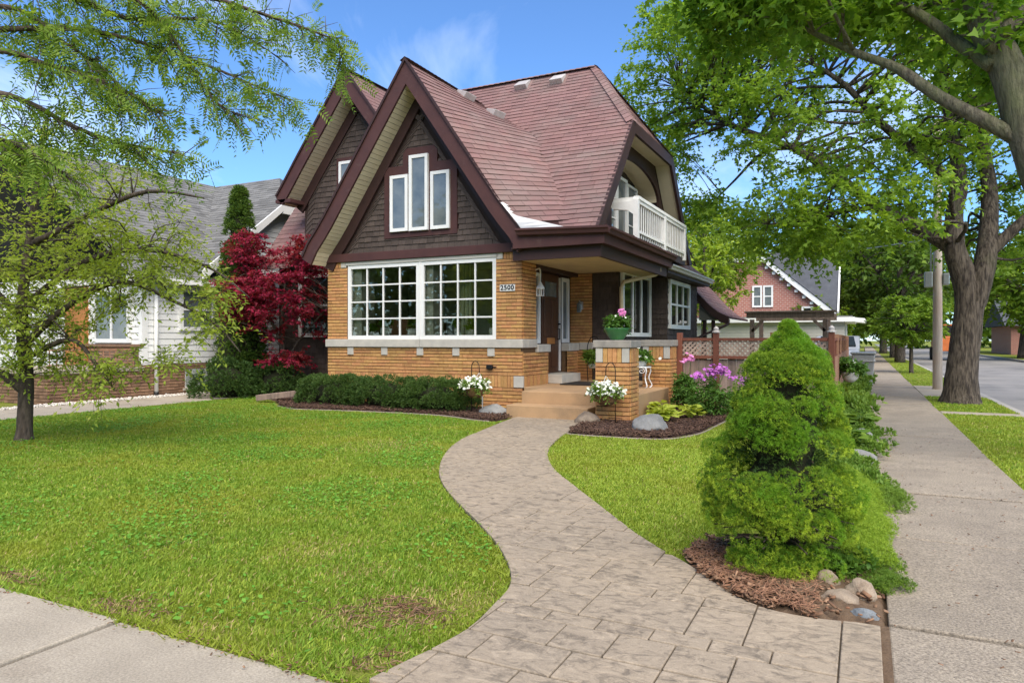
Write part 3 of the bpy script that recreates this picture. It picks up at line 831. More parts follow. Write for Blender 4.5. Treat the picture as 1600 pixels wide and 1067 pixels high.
# window plate outline
PLATE = [(-8.74, 3.34), (-7.02, 3.34), (-7.02, 4.68), (-7.10, 4.78), (-7.47, 4.78), (-7.47, 5.02), (-7.56, 5.11), (-8.20, 5.11), (-8.28, 5.02), (-8.28, 4.78), (-8.64, 4.78), (-8.74, 4.68)]
def inplate(c):
    return (-8.70 < c.x < -7.06 and 3.37 < c.z < 4.74) or (-8.25 < c.x < -7.5 and 3.37 < c.z < 5.07)
def gable_shingles(cx, hw, y, z0, z1, step, w, hide):
    res = shingle_patch(lambda s, t: (cx + t, y - 0.0, s), z0, z1, step, lambda s: -hw(s) + 0.22, lambda s: hw(s) - 0.22, 0.17, 0.022, w, hide, 0.004, 1.0)
    z = z0
    while z < z1 - 0.15:     # course ends that bend down along the rake
        for sg in (-1, 1):
            h0, h1 = hw(z), hw(z + step)
            dz = 0.17
            pts = []
            for (t, zz) in ((h0 - 0.225, z), (h0 - 0.02, z - dz), (h1 - 0.02, z - dz + step), (h1 - 0.225, z + step)):
                pts.append(Vector((cx + sg * t, y, max(zz, z0))))
            if pts[0].z < pts[3].z - 0.02:
                if sg < 0: pts = [pts[1], pts[0], pts[3], pts[2]]
                nr = Vector((0, -1, 0))
                top = [pts[0] + nr * 0.026, pts[1] + nr * 0.026, pts[2] + nr * 0.012, pts[3] + nr * 0.012]
                bot = [p + Vector((0, 0.01, 0)) for p in pts]
                res.append((bot + top, BOXF, w))
        z += step
    return res
GS = gable_shingles(GC, hw1, WY, 3.09, 6.0, 0.108, 1.0, inplate)
# second gable (left, set back)
G2, G2Z, W2Y, R2Y = -10.35, 7.32, 12.86, 12.36
def hw2(z): return max(0.0, interp(z, [3.2, 4.75, 6.65], [1.72, 1.50, 0.02]))
g2w = MB().prism([(-12.0, W2Y + 0.03, 3.0), (-8.6, W2Y + 0.03, 3.0), (-8.6, W2Y + 0.03, 4.8), (G2, W2Y + 0.03, 7.1), (-12.0, W2Y + 0.03, 4.85)], (0, 0.1, 0)).build('gable_wall', 'wall_dark', H)
GS2 = gable_shingles(G2, hw2, W2Y, 3.2, 6.62, 0.12, 0.7, lambda c: c.x > -8.9 or (abs(c.x + 10.6) < 0.3 and 4.6 < c.z < 5.5) or c.x > -8.3 - (c.z - 3.0) * 0.55)
allw = [(p, gw) for p in GS] + [(p, g2w) for p in GS2]
pieces('wall_shingle', 'wall_shingle_courses', GS, 'wall_shingle', gw, 230)
pieces('wall_shingle', 'wall_shingle_courses', GS2, 'wall_shingle', g2w, 70)
# plate and the three casements
pl = MB().prism([(x_, WY - 0.035, z_) for x_, z_ in PLATE], (0, 0.06, 0)).build('window_surround', 'trim', H)
window_y('window', H, -8.57, -8.14, 3.46, 4.59, WY - 0.036, 1, 1, 0.065, 0.02, 'glass_sky', depth=0.05)
window_y('window', H, -8.10, -7.66, 3.45, 4.95, WY - 0.036, 1, 1, 0.065, 0.02, 'glass_sky', depth=0.06)
window_y('window', H, -7.60, -7.17, 3.45, 4.58, WY - 0.036, 1, 1, 0.065, 0.02, 'glass_sky', depth=0.05)
MB().box(-10.98, -10.2, W2Y - 0.03, W2Y + 0.02, 4.42, 5.5).build('window_surround', 'trim', H)
window_y('window', H, -10.88, -10.3, 4.52, 5.4, W2Y - 0.031, 1, 1, 0.065, 0.02, 'glass_sky', depth=0.05)
# --- rake boards, soffits and inner friezes
def rake_set(cx, top, ry, wy, prof, low, side, boards=True, bh=0.27, fr=0.22):
    """prof: outer edge (half width, z) from eave to ridge"""
    outer = [Vector((cx + side * hw_, ry, z_)) for hw_, z_ in prof]
    inner = []
    for i, p in enumerate(outer):
        a, b = outer[max(i - 1, 0)], outer[min(i + 1, len(outer) - 1)]
        d = (b - a).normalized(); n = Vector((-d.z, 0, d.x)) * (1 if side < 0 else -1)
        n = n if n.z < 0 else -n
        inner.append(p + n * bh)
    inner[-1] = Vector((cx, ry, top - bh / math.cos(math.atan(SL)) ))
    # fascia board
    m = MB()
    for i in range(len(outer) - 1):
        m.prism([outer[i], outer[i + 1], inner[i + 1], inner[i]], (0, 0.05, 0))
    m.build('rake_board', 'trim', H)
    cap = MB()
    for i in range(len(outer) - 1):
        o1, o2 = outer[i] + Vector((0, -0.035, 0)), outer[i + 1] + Vector((0, -0.035, 0))
        u = Vector((0, 0, 0.05))
        i1, i2 = o1 + (inner[i] - outer[i]) * 0.16, o2 + (inner[i + 1] - outer[i + 1]) * 0.16
        cap.prism([o1 + u, o2 + u, i2 + u, i1 + u], (0, 0.034, 0))
    cap.build('rake_moulding', 'dark_trim', H)
    # frieze against the wall
    f1 = [p + Vector((0, wy - ry - 0.045, 0)) for p in inner]
    f2 = [p + (inner[i] - outer[i]).normalized() * fr + Vector((0, wy - ry - 0.045, 0)) for i, p in enumerate(inner)]
    f2[-1] = f1[-1] + Vector((0, 0, -fr * 1.55))
    m = MB()
    for i in range(len(f1) - 1):
        m.prism([f1[i], f1[i + 1], f2[i + 1], f2[i]], (0, 0.055, 0))
    m.build('rake_frieze', 'dark_trim', H)
    # boarded soffit
    sf = None
    acc = 0
    for i in range(len(inner) - 1):
        a, b = inner[i], inner[i + 1]; L = (b - a).length; n = max(1, round(L / 0.098)); d = (b - a) / n
        up = (outer[i] - inner[i]).normalized() * 0.02
        for k in range(n):
            p, q = a + d * (k + 0.04), a + d * (k + 0.96)
            vs = [p + Vector((0, 0.052, 0)), q + Vector((0, 0.052, 0)), q + Vector((0, wy - ry - 0.04, 0)), p + Vector((0, wy - ry - 0.04, 0))]
            vs2 = [v + up for v in vs]
            if sf is None:
                base = MB()
                for j in range(len(inner) - 1):
                    u2 = (outer[j] - inner[j]).normalized() * 0.024
                    u3 = (outer[j] - inner[j]).normalized() * 0.06
                    base.add([inner[j] + u2 + Vector((0, .05, 0)), inner[j + 1] + u2 + Vector((0, .05, 0)), inner[j + 1] + u2 + Vector((0, wy - ry, 0)), inner[j] + u2 + Vector((0, wy - ry, 0)),
                              inner[j] + u3 + Vector((0, .05, 0)), inner[j + 1] + u3 + Vector((0, .05, 0)), inner[j + 1] + u3 + Vector((0, wy - ry, 0)), inner[j] + u3 + Vector((0, wy - ry, 0))], BOXF)
                sf = base.build('soffit', 'dark_trim', H)
            MB().add(vs + vs2, BOXF).build('soffit_board', 'soffit', sf)
    return outer, inner
PF = [(2.62, 2.98), (2.46, 3.26), (2.24, 3.52), (2.04, 3.78), (0.0, GZ)]
rake_set(GC, GZ, RY, WY, PF, 3.0, -1)
rake_set(GC, GZ, RY, WY, PF, 3.0, 1)
P2 = [(2.06, 4.62), (1.92, 4.80), (1.72, 5.06), (1.5, 5.36), (0.0, G2Z)]
rake_set(G2, G2Z, R2Y, W2Y, P2, 4.6, -1)
rake_set(G2, G2Z, R2Y, W2Y, [(1.9, 4.80), (1.5, 5.36), (0.0, G2Z)], 4.6, 1)
MB().box(-12.42, -11.95, R2Y + 0.0, W2Y + 0.1, 4.50, 4.58).build('eave_return', 'trim', H)
# --- roofs
EZ, EY, MZ, MY = 3.20, 11.20, 7.32, 14.75
MS = (MZ - EZ) / (MY - EY)
RX = -4.0
def main_y(z): return EY + (z - EZ) / MS
VZ = [3.20, 5.49, 6.68]; VX = [-4.44, -6.06, -7.89]
def valley(z): return Vector((interp(z, VZ, VX), main_y(z), z))
def main_hi(z): return RX if z < 5.5 else interp(z, [5.5, MZ], [RX, -5.32])
def main_lo(z): return interp(z, VZ, VX) if z < 6.68 else -10.4
rd = MB()
zs = [EZ, 4.0, 4.8, 5.49, 6.1, 6.68, 6.69, MZ]
for a, b in zip(zs[:-1], zs[1:]):
    pts = [(main_lo(a), main_y(a), a), (main_hi(a), main_y(a), a), (main_hi(b), main_y(b), b), (main_lo(b), main_y(b), b)]
    rd.add([(x_, y_ , z_ - 0.012) for x_, y_, z_ in pts], [(0, 1, 2, 3)])
def gab(z, b):     # right slope of the front gable, swept back to the valley
    f = Vector((GC + interp(z, [3.20, 3.30, 3.77, GZ], [2.50, 2.43, 2.04, 0.0]), RY - 0.03, z))
    return f.lerp(valley(z), b)
for a, b in zip(np.linspace(3.20, GZ, 22)[:-1], np.linspace(3.20, GZ, 22)[1:]):
    q = [gab(a, 0), gab(a, 1), gab(b, 1), gab(b, 0)]
    rd.add([p - Vector((0.008, 0, 0.012)) for p in q], [(0, 1, 2, 3)])
# left slope of the front gable, second gable slopes, back slope, hidden fill
rd.add([(GC - 2.5, RY, 3.24), (GC - 2.5, 14.4, 3.24), (GC - 2.04, 14.4, 3.77), (GC - 2.04, RY, 3.77), (GC, 14.4, GZ - 0.01), (GC, RY, GZ - 0.01)], [(0, 1, 2, 3), (3, 2, 4, 5)])
rd.add([(G2 - 1.98, R2Y, 4.72), (G2 - 1.98, 14.7, 4.72), (G2 - 1.5, 14.7, 5.33), (G2 - 1.5, R2Y, 5.33), (G2, 14.75, 7.3), (G2, R2Y, 7.3), (G2 + 1.55, 14.7, 5.27), (G2 + 1.55, R2Y, 5.27)],
       [(0, 1, 2, 3), (3, 2, 4, 5), (5, 4, 6, 7)])
rd.add([(-12.9, 14.75, 7.3), (-5.32, 14.75, MZ - 0.01), (RX, 16.32, 5.49), (RX, 18.3, 3.2), (-12.9, 18.3, 3.2)], [(0, 1, 2, 3, 4)])
rd.add([(-5.32, 14.75, MZ - 0.012), (RX, 13.18, 5.488), (RX, 16.32, 5.488)], [(0, 1, 2)])
rd.add([(-12.95, 12.3, 2.95), (-11.9, 12.3, 2.95), (-11.9, 14.8, 6.3), (-12.95, 14.8, 6.3)], [(0, 1, 2, 3)])
roof = rd.build('roof', 'roof_deck', H)
def zmain(s, t): return (t, main_y(s), s)
stepz = 0.128 * math.sin(math.atan(MS))
R1 = shingle_patch(zmain, EZ - 0.02, MZ - 0.02, stepz, lambda s: main_lo(max(s, EZ)) - 0.22, lambda s: main_hi(s) + 0.02, 0.30, 0.019, 1.0,
                   hide=lambda c: c.x < -9.0)
def gabF(s, t):
    L = (gab(s, 1) - gab(s, 0)).length
    return gab(s, min(max(t / L, 0), 1))
R2 = shingle_patch(gabF, 3.36, GZ - 0.03, 0.128 * math.sin(math.atan(SL)), lambda s: 0.0, lambda s: (gab(s, 1) - gab(s, 0)).length + 0.02, 0.30, 0.019, 1.0)
R3 = shingle_patch(lambda s, t: (G2 + (G2Z - s) / 1.32, R2Y - 0.03 + t, s), 5.3, G2Z - 0.03, 0.115, lambda s: 0, lambda s: 2.3, 0.30, 0.012, 0.6)
R4 = shingle_patch(lambda s, t: (t, 12.3 + (s - 2.95) / 1.34, s), 2.95, 5.6, 0.115, lambda s: -12.95, lambda s: -11.95, 0.30, 0.012, 0.7)
hipn = lambda s: (Vector((-5.32, 14.75, MZ)).lerp(Vector((RX, 14.75, 5.5)), (MZ - s) / (MZ - 5.5)))
R5 = shingle_patch(lambda s, t: (hipn(s).x, 14.75 + t, s), 5.5, MZ - 0.03, 0.11, lambda s: -1.57 * (MZ - s) / (MZ - 5.5), lambda s: 1.57 * (MZ - s) / (MZ - 5.5), 0.30, 0.012, 0.4)
pieces('shingle', 'shingle_courses', R1 + R2 + R3 + R4 + R5, 'roof_shingle', roof, 300)
# ridge and hip caps
def caps(name, a, b, w, n, nrm, m='roof_shingle'):
    a, b = Vector(a), Vector(b); d = (b - a) / n; side = d.normalized().cross(Vector(nrm)).normalized()
    bb = MB()
    for i in range(n):
        p, q = a + d * i, a + d * (i + 1.15)
        u = Vector((0, 0, 0.035)); u2 = Vector((0, 0, 0.022)); dn = Vector((0, 0, -w * 0.55))
        bb.add([p + u, p + side * w + dn + u, q + side * w + dn + u2, q + u2, p - side * w + dn + u, q - side * w + dn + u2], [(0, 1, 2, 3), (4, 0, 3, 5)], random.random())
    tag(bb.build(name, m, roof), kind='stuff')
caps('ridge_cap', (GC, RY - 0.04, GZ + 0.01), (GC, 14.15, GZ + 0.01), 0.11, 22, (0, 0, 1))
caps('ridge_cap', (G2, R2Y - 0.04, G2Z + 0.01), (G2, 14.7, G2Z + 0.01), 0.11, 18, (0, 0, 1))
caps('ridge_cap', (-10.3, MY, MZ + 0.01), (-5.32, MY, MZ + 0.01), 0.12, 34, (0, 0, 1))
caps('hip_cap', (RX, 13.18, 5.51), (-5.32, MY, MZ + 0.01), 0.12, 18, (0, 0, 1))
caps('hip_cap', (RX, 16.32, 5.51), (-5.32, MY, MZ + 0.01), 0.12, 18, (0, 0, 1))
# white flashing where the gable eave sweeps out
m = MB()
for a, b in zip(np.linspace(3.205, 3.72, 9)[:-1], np.linspace(3.205, 3.72, 9)[1:]):
    wa, wb_ = max(0.10, 1.0 - (a - 3.2) * 3.4), max(0.04, 1.0 - (b - 3.2) * 3.4)
    q = [gab(a, -0.005), gab(a, wa * 0.85), gab(b, wb_ * 0.85), gab(b, -0.005)]
    m.add([p + Vector((0.012, -0.02, 0.022)) for p in q], [(0, 1, 2, 3)])
m.build('flashing', 'flashing', H)
# roof vents
def vent(p, d1, up):
    """box vent: d1 down-slope unit, up = normal"""
    p, d1, up = Vector(p), Vector(d1).normalized(), Vector(up).normalized(); sd = d1.cross(up).normalized()
    v = [p + sd * (0.15 * i) + d1 * (0.16 * j) + up * (0.015 if k == 0 else (0.06 if j < 0 else 0.15)) for k in (0, 1) for i, j in ((-1, -1), (1, -1), (1, 1), (-1, 1))]
    vb = MB().add(v, BOXF).build('roof_vent', 'vent_metal', roof, bevel=0.012)
    MB().add([p + sd * (0.21 * i) + d1 * (0.22 * j) + up * kz for kz in (0.008, 0.02) for i, j in ((-1, -1), (1, -1), (1, 1), (-1, 1))], BOXF).build('vent_flange', 'roof_shingle', roof)
nM = Vector((0, -MS, 1)).normalized(); dM = Vector((0, -1, -MS)).normalized()
for xx, zz_ in ((-6.98, 7.08), (-6.10, 7.06)):
    vent((xx, main_y(zz_), zz_), dM, nM)
for zz_, b in ((6.42, 0.62), (6.02, 0.80)):
    p = gab(zz_, b); t1 = gab(zz_ - 0.1, b) - p; t2 = gab(zz_, b + 0.05) - p
    n = t1.cross(t2).normalized(); n = n if n.z > 0 else -n
    vent(p, t1, n)
# --- right-hand jerkinhead gable with arched balcony recess
def yz(pts, x0, x1): return [(x0, y_, z_) for y_, z_ in pts], (x1 - x0, 0, 0)
rk = [(11.18, 3.20), (13.18, 5.52), (16.32, 5.52), (18.32, 3.20)]
def offs(p, q, w):
    d = Vector((0, q[0] - p[0], q[1] - p[1])).normalized(); return (d.z * w, -d.y * w)
for i in range(3):
    p, q = rk[i], rk[i + 1]
    n1 = [(11.46, 3.20), (13.31, 5.30), (16.19, 5.30), (18.04, 3.20)]
    MB().prism([(RX - 0.03, p[0], p[1]), (RX - 0.03, q[0], q[1]), (RX - 0.03, *n1[i + 1]), (RX - 0.03, *n1[i])], (0.06, 0, 0)).build('rake_board', 'dark_trim', H)
    n0 = [(11.42, 3.20), (13.29, 5.33), (16.21, 5.33), (18.08, 3.20)]
    so_ = MB().prism([(RX - 0.032, *n0[i]), (RX - 0.032, *n0[i + 1]), (-4.36, *n0[i + 1]), (-4.36, *n0[i])], (0, 0.02 if i == 2 else (-0.02 if i == 0 else 0), 0.02)).build('soffit', 'soffit', H)
# arch face board
ac, ah, asp, ar = 14.78, 1.75, 4.55, 0.52
arch = [(ac - ah, 3.25)] + [(ac - ah * math.cos(math.pi * k / 24), asp + ar * math.sin(math.pi * k / 24)) for k in range(25)] + [(ac + ah, 3.25)]
fb = MB()
outer_f = [(11.60, 3.25)] + [(interp(k, [0, 8, 16, 24], [12.3, 13.36, 16.14, 17.2]), interp(k, [0, 8, 16, 24], [4.10, 5.32, 5.32, 4.10])) for k in range(25)] + [(17.9, 3.25)]
for i in range(len(arch) - 1):
    fb.prism([(-4.36, *outer_f[i]), (-4.36, *outer_f[i + 1]), (-4.36, *arch[i + 1]), (-4.36, *arch[i])], (-0.06, 0, 0))
fb.build('arch_board', 'dark_trim', H)
ab = MB()
for i in range(1, len(arch) - 2):
    p, q = arch[i], arch[i + 1]
    ab.prism([(-4.42, *p), (-4.42, *q), (-4.42, q[0], q[1] + 0.03), (-4.42, p[0], p[1] + 0.03)], (-0.42, 0, 0))
ab.build('arch_soffit', 'soffit', H)
MB().prism([(-4.92, 11.75, 2.9), (-4.92, 17.75, 2.9), (-4.92, 17.75, 3.4), (-4.92, 16.0, 5.45), (-4.92, 13.5, 5.45), (-4.92, 11.75, 3.4)], (0.08, 0, 0)).build('balcony_wall', 'wall_dark', H)
RS = shingle_patch(lambda s, t: (-4.838, ac + t, s), 3.2, 5.3, 0.13, lambda s: -1.8, lambda s: 1.8, 0.2, 0.02, 0.5, lambda c: 13.85 < c.y < 16.15 and c.z < 4.85)
b_ = MB()
for vs, f_, _ in RS: b_.add(vs, f_, random.random())
tag(b_.build('recess_shingles', 'wall_shingle', H), kind='stuff')
window_x('window', H, 13.85, 14.55, 3.4, 4.80, -4.82, 1, 3, 0.05, 0.025, 'glass_sky')
window_x('window', H, 14.58, 15.32, 3.4, 4.86, -4.82, 1, 1, 0.07, 0.025, 'glass_sky')
window_x('window', H, 15.35, 16.1, 3.4, 4.80, -4.82, 1, 3, 0.05, 0.025, 'glass_sky')
MB().box(-4.84, -3.80, 12.6, 16.8, 3.05, 3.22).build('balcony_floor', 'dark_trim', H)
# balcony railing
BX = -3.78
rl = MB()
rl.box(BX - 0.05, BX + 0.05, 12.72, 16.62, 3.90, 3.96); rl.box(BX - 0.03, BX + 0.03, 12.74, 16.6, 3.83, 3.90); rl.box(BX - 0.03, BX + 0.03, 12.74, 16.6, 3.28, 3.33)
rl.box(-4.36, BX - 0.05, 12.70, 12.80, 3.86, 3.94)
rail = rl.build('balcony_railing', 'worn_white', H)
MB().prism([(BX - 0.05, 12.68, 3.87), (BX - 0.55, 12.68, 3.87), (BX - 0.45, 12.68, 3.74), (BX - 0.16, 12.68, 3.70), (BX - 0.05, 12.68, 3.62)], (0, 0.09, 0)).build('rail_bracket', 'worn_white', rail)
for yy in (12.73, 14.72, 16.56):
    MB().box(BX - 0.05, BX + 0.045, yy - 0.05, yy + 0.05, 3.14, 3.897).build('rail_post', 'worn_white', rail)
for i in range(25):
    yy = 12.89 + i * 0.152
    if abs(yy - 14.72) < 0.06 or yy > 16.48: continue
    MB().box(BX - 0.008, BX + 0.008, yy - 0.022, yy + 0.022, 3.20, 3.86).build('baluster', 'worn_white', rail)
# --- porch roof edge: gutter, fascias and ceiling
def gutter(name, p, q, m, side):
    """K-style gutter along p-q, opening upward, outward dir side"""
    p, q, s_ = Vector(p), Vector(q), Vector(side)
    prof = [(0, 0.0), (0, -0.11), (0.07, -0.11), (0.09, -0.055), (0.12, -0.035), (0.12, 0.0), (0.108, 0.0), (0.105, -0.028), (0.08, -0.05), (0.062, -0.098), (0.012, -0.098), (0.012, 0.0)]
    return MB().prism([p + s_ * a + Vector((0, 0, b)) for a, b in prof], q - p).build(name, m, H)
gutter('gutter', (-5.46, 11.14, 3.235), (-3.76, 11.14, 3.175), 'trim', (0, -1, 0))
gutter('gutter', (-3.85, 11.13, 3.17), (-3.85, 15.75, 3.165), 'trim', (1, 0, 0))
fa = MB()
fa.box(-5.56, -3.86, 11.15, 11.20, 2.90, 3.18); fa.build('fascia', 'trim', H)
MB().box(-3.91, -3.86, 11.205, 15.75, 2.90, 3.18).build('fascia', 'trim', H)
MB().box(-5.62, -3.96, 11.27, 11.34, 2.70, 2.93).build('porch_beam', 'dark_trim', H)
MB().box(-4.03, -3.965, 11.345, 15.7, 2.70, 2.93).build('porch_beam', 'dark_trim', H)
MB().box(-5.62, -3.91, 11.20, 15.7, 2.895, 2.93).build('eave_board', 'dark_trim', H)
MB().box(-5.62, -4.035, 11.345, 14.48, 2.74, 2.78).build('porch_ceiling', 'ceiling_cream', H)
MB().box(-4.69, -4.035, 14.485, 15.7, 2.74, 2.78).build('porch_ceiling', 'ceiling_cream', H)
MB().box(-4.85, -3.9, 11.25, 15.7, 2.94, 3.16).build('porch_roof_core', 'dark_trim', H)
SK = shingle_patch(lambda s, t: (-3.86 - (s - 3.17) / 0.55, t, s), 3.17, 3.42, 0.065, lambda s: 11.4, lambda s: 15.7, 0.30, 0.012, 0.2)
b_ = MB()
for vs, f_, _ in SK: b_.add(vs, f_, random.random())
tag(b_.build('porch_skirt_shingles', 'roof_shingle', roof), kind='stuff')
# --- side walls past the porch
sw_ = MB()
sw_.box(-5.30, -4.70, 14.52, 14.62, 0, 2.9); sw_.box(-4.80, -4.70, 14.62, 17.0, 0, 3.2); sw_.box(-4.79, -4.29, 17.0, 17.1, 0, 3.0); sw_.box(-4.39, -4.29, 17.1, 20.4, 0, 3.0)
sw_.box(-12.8, -10.25, W2Y, W2Y + 0.12, 0, 3.2); sw_.box(-12.8, -12.7, W2Y, 18, 0, 3.3); sw_.box(-12.7, -4.4, 18.0, 18.1, 0, 3.2)
sidew = sw_.build('side_wall', 'wall_dark', H)
S1 = shingle_patch(lambda s, t: (t, 14.52, s), 0.42, 2.74, 0.125, lambda s: -5.29, lambda s: -4.70, 0.2, 0.02, 0.5)
S2 = shingle_patch(lambda s, t: (-4.70, t, s), 0.42, 2.74, 0.125, lambda s: 14.54, lambda s: 17.0, 0.2, 0.02, 0.5, lambda c: 14.62 < c.y < 16.85 and 1.38 < c.z < 2.8)
S3 = shingle_patch(lambda s, t: (t, 17.0, s), 0.42, 2.8, 0.125, lambda s: -4.70, lambda s: -4.29, 0.2, 0.02, 0.5)
S4 = shingle_patch(lambda s, t: (-4.29, t, s), 0.42, 2.8, 0.125, lambda s: 17.0, lambda s: 20.4, 0.2, 0.02, 0.5, lambda c: 17.1 < c.y < 19.3 and 1.56 < c.z < 2.78)
S5 = shingle_patch(lambda s, t: (t, W2Y, s), 0.1, 3.1, 0.125, lambda s: -12.78, lambda s: -10.3, 0.2, 0.02, 0.5, lambda c: -12.1 < c.x < -10.9 and 1.4 < c.z < 2.83)
b_ = MB()
for vs, f_, _ in S1 + S2 + S3 + S4 + S5: b_.add(vs, f_, random.random())
tag(b_.build('side_shingles', 'wall_shingle', sidew), kind='stuff')
window_x('window', H, 14.62, 16.86, 1.36, 2.80, -4.70, 3, 1, 0.09, 0.06, 'glass_dark')
window_x('window', H, 17.10, 19.30, 1.56, 2.77, -4.29, 3, 2, 0.10, 0.05, 'glass_dark')
window_y('window', H, -12.1, -10.9, 1.35, 2.84, W2Y - 0.02, 1, 2, 0.09, 0.05, 'glass_dark')
# bay skirt roof, pale gutter
SK2 = shingle_patch(lambda s, t: (-3.95 - (s - 2.98) / 0.8, t, s), 2.98, 3.5, 0.09, lambda s: 15.8, lambda s: 20.6, 0.30, 0.012, 0.2)
b_ = MB()
for vs, f_, _ in SK2: b_.add(vs, f_, random.random())
b_.add([(-3.95, 15.8, 2.97), (-3.95, 20.6, 2.97), (-4.6, 20.6, 3.49), (-4.6, 15.8, 3.49)], [(0, 1, 2, 3)])
tag(b_.build('bay_skirt_shingles', 'roof_shingle', roof), kind='stuff')
gutter('gutter', (-3.95, 15.78, 2.99), (-3.95, 20.6, 2.99), 'flashing', (1, 0, 0))
MB().box(-4.30, -3.955, 15.75, 20.6, 2.80, 2.97).build('bay_eave', 'dark_trim', H)
# rear wing with swept eave
prof = [(-5.0, 3.35), (-4.55, 2.92), (-4.2, 2.52), (-3.95, 2.26), (-3.7, 2.06), (-3.42, 1.93)]
rw = MB()
for (a, za), (b, zb) in zip(prof[:-1], prof[1:]):
    rw.prism([(a, 20.62, za), (b, 20.62, zb), (b, 20.62, zb - 0.05), (a, 20.62, za - 0.05)], (0, 3.6, 0))
rw.build('rear_roof', 'roof_deck', H)
def rearF(s, t):
    L = [0]
    for (a, za), (b, zb) in zip(prof[::-1][:-1], prof[::-1][1:]): L.append(L[-1] + math.hypot(a - b, za - zb))
    return (interp(s, L, [p[0] for p in prof[::-1]]), t, interp(s, L, [p[1] for p in prof[::-1]]))
RR = shingle_patch(rearF, 0, 2.0, 0.14, lambda s: 20.6, lambda s: 24.2, 0.30, 0.012, 0.3)
b_ = MB()
for vs, f_, _ in RR: b_.add(vs, f_, random.random())
tag(b_.build('rear_shingles', 'roof_shingle', roof), kind='stuff')
rb_ = MB()
for (a, za), (b, zb) in zip(prof[:-1], prof[1:]):
    rb_.prism([(a, 20.56, za), (b, 20.56, zb), (b, 20.56, zb - 0.22), (a, 20.56, za - 0.26)], (0, 0.055, 0))
rb_.build('rake_board', 'dark_trim', H)
MB().prism([(-4.28, 20.7, 1.85), (-3.7, 20.7, 1.85), (-3.75, 20.7, 1.98), (-4.1, 20.7, 2.3), (-4.28, 20.7, 2.5)], (0, 0.08, 0)).build('stucco_panel', 'stucco', H)
for xx in (-4.2, -3.95):
    MB().box(xx, xx + 0.09, 20.8, 20.9, 0, 1.85).build('post', 'dark_trim', H)
MB().tube([(-3.42, 20.5, 1.86), (-3.42, 20.5, 1.74), (-3.5, 20.4, 1.68), (-4.25, 19.9, 1.30), (-4.27, 19.9, 0.2)], 0.04, 8).build('downspout', 'dark_trim', H, smooth=True)
# cream downspout on the porch
MB().tube([(-4.0, 15.2, 2.86), (-4.0, 15.2, 2.78), (-4.06, 15.1, 2.70), (-4.58, 14.5, 2.52), (-4.62, 14.44, 2.40), (-4.62, 14.44, 0.45)], 0.042, 8).build('downspout', 'ceiling_cream', H, smooth=True)
# --- entry: door, sidelights, threshold (faces +X)
DX = -5.86
MB().box(DX - 0.06, DX, 12.30, 14.52, 0.40, 2.80).build('entry_wall', 'dark_trim', H)
MB().box(DX + 0.002, WX1 + 0.02, 12.305, 14.50, 2.66, 2.79).build('entry_head', 'dark_trim', H)
dr = MB().box(DX + 0.005, DX + 0.05, 12.97, 13.84, 0.61, 2.64).build('door', 'door_wood', H)
for y0, y1, z0, z1 in ((13.05, 13.36, 1.36, 2.1), (13.45, 13.76, 1.36, 2.1), (13.05, 13.36, 0.72, 1.18), (13.45, 13.76, 0.72, 1.18)):
    MB().box(DX + 0.05, DX + 0.066, y0, y1, z0, z1).build('door_panel', 'door_wood', dr, bevel=0.012)
MB().box(DX + 0.05, DX + 0.062, 13.12, 13.69, 2.18, 2.48).build('door_light', 'glass_sky', dr)
MB().box(DX + 0.05, DX + 0.07, 13.22, 13.60, 1.20, 1.33).build('mail_slot', 'orange_wood', dr, bevel=0.01)
MB().tube([(DX + 0.05, 13.78, 1.52), (DX + 0.10, 13.78, 1.52), (DX + 0.10, 13.78, 1.30), (DX + 0.05, 13.78, 1.30)], 0.012, 8).build('door_handle', 'iron', dr, smooth=True)
MB().lathe([(0.0, -0.02), (0.03, -0.012), (0.03, 0.012), (0.0, 0.02)], (DX + 0.09, 13.78, 1.62), 10).build('lock', 'iron', dr)
MB().box(DX + 0.004, DX + 0.09, 13.845, 13.90, 0.61, 2.64).build('door_jamb', 'dark_trim', H)
MB().box(DX + 0.004, DX + 0.095, 13.842, 13.852, 0.63, 2.60).build('storm_edge', 'white_paint', H)
window_x('sidelight', H, 12.42, 12.86, 1.22, 2.62, DX + 0.002, 1, 1, 0.07, 0.02, 'glass_sky')
window_x('sidelight', H, 13.96, 14.40, 1.23, 2.62, DX + 0.002, 1, 1, 0.08, 0.02, 'glass_sky')
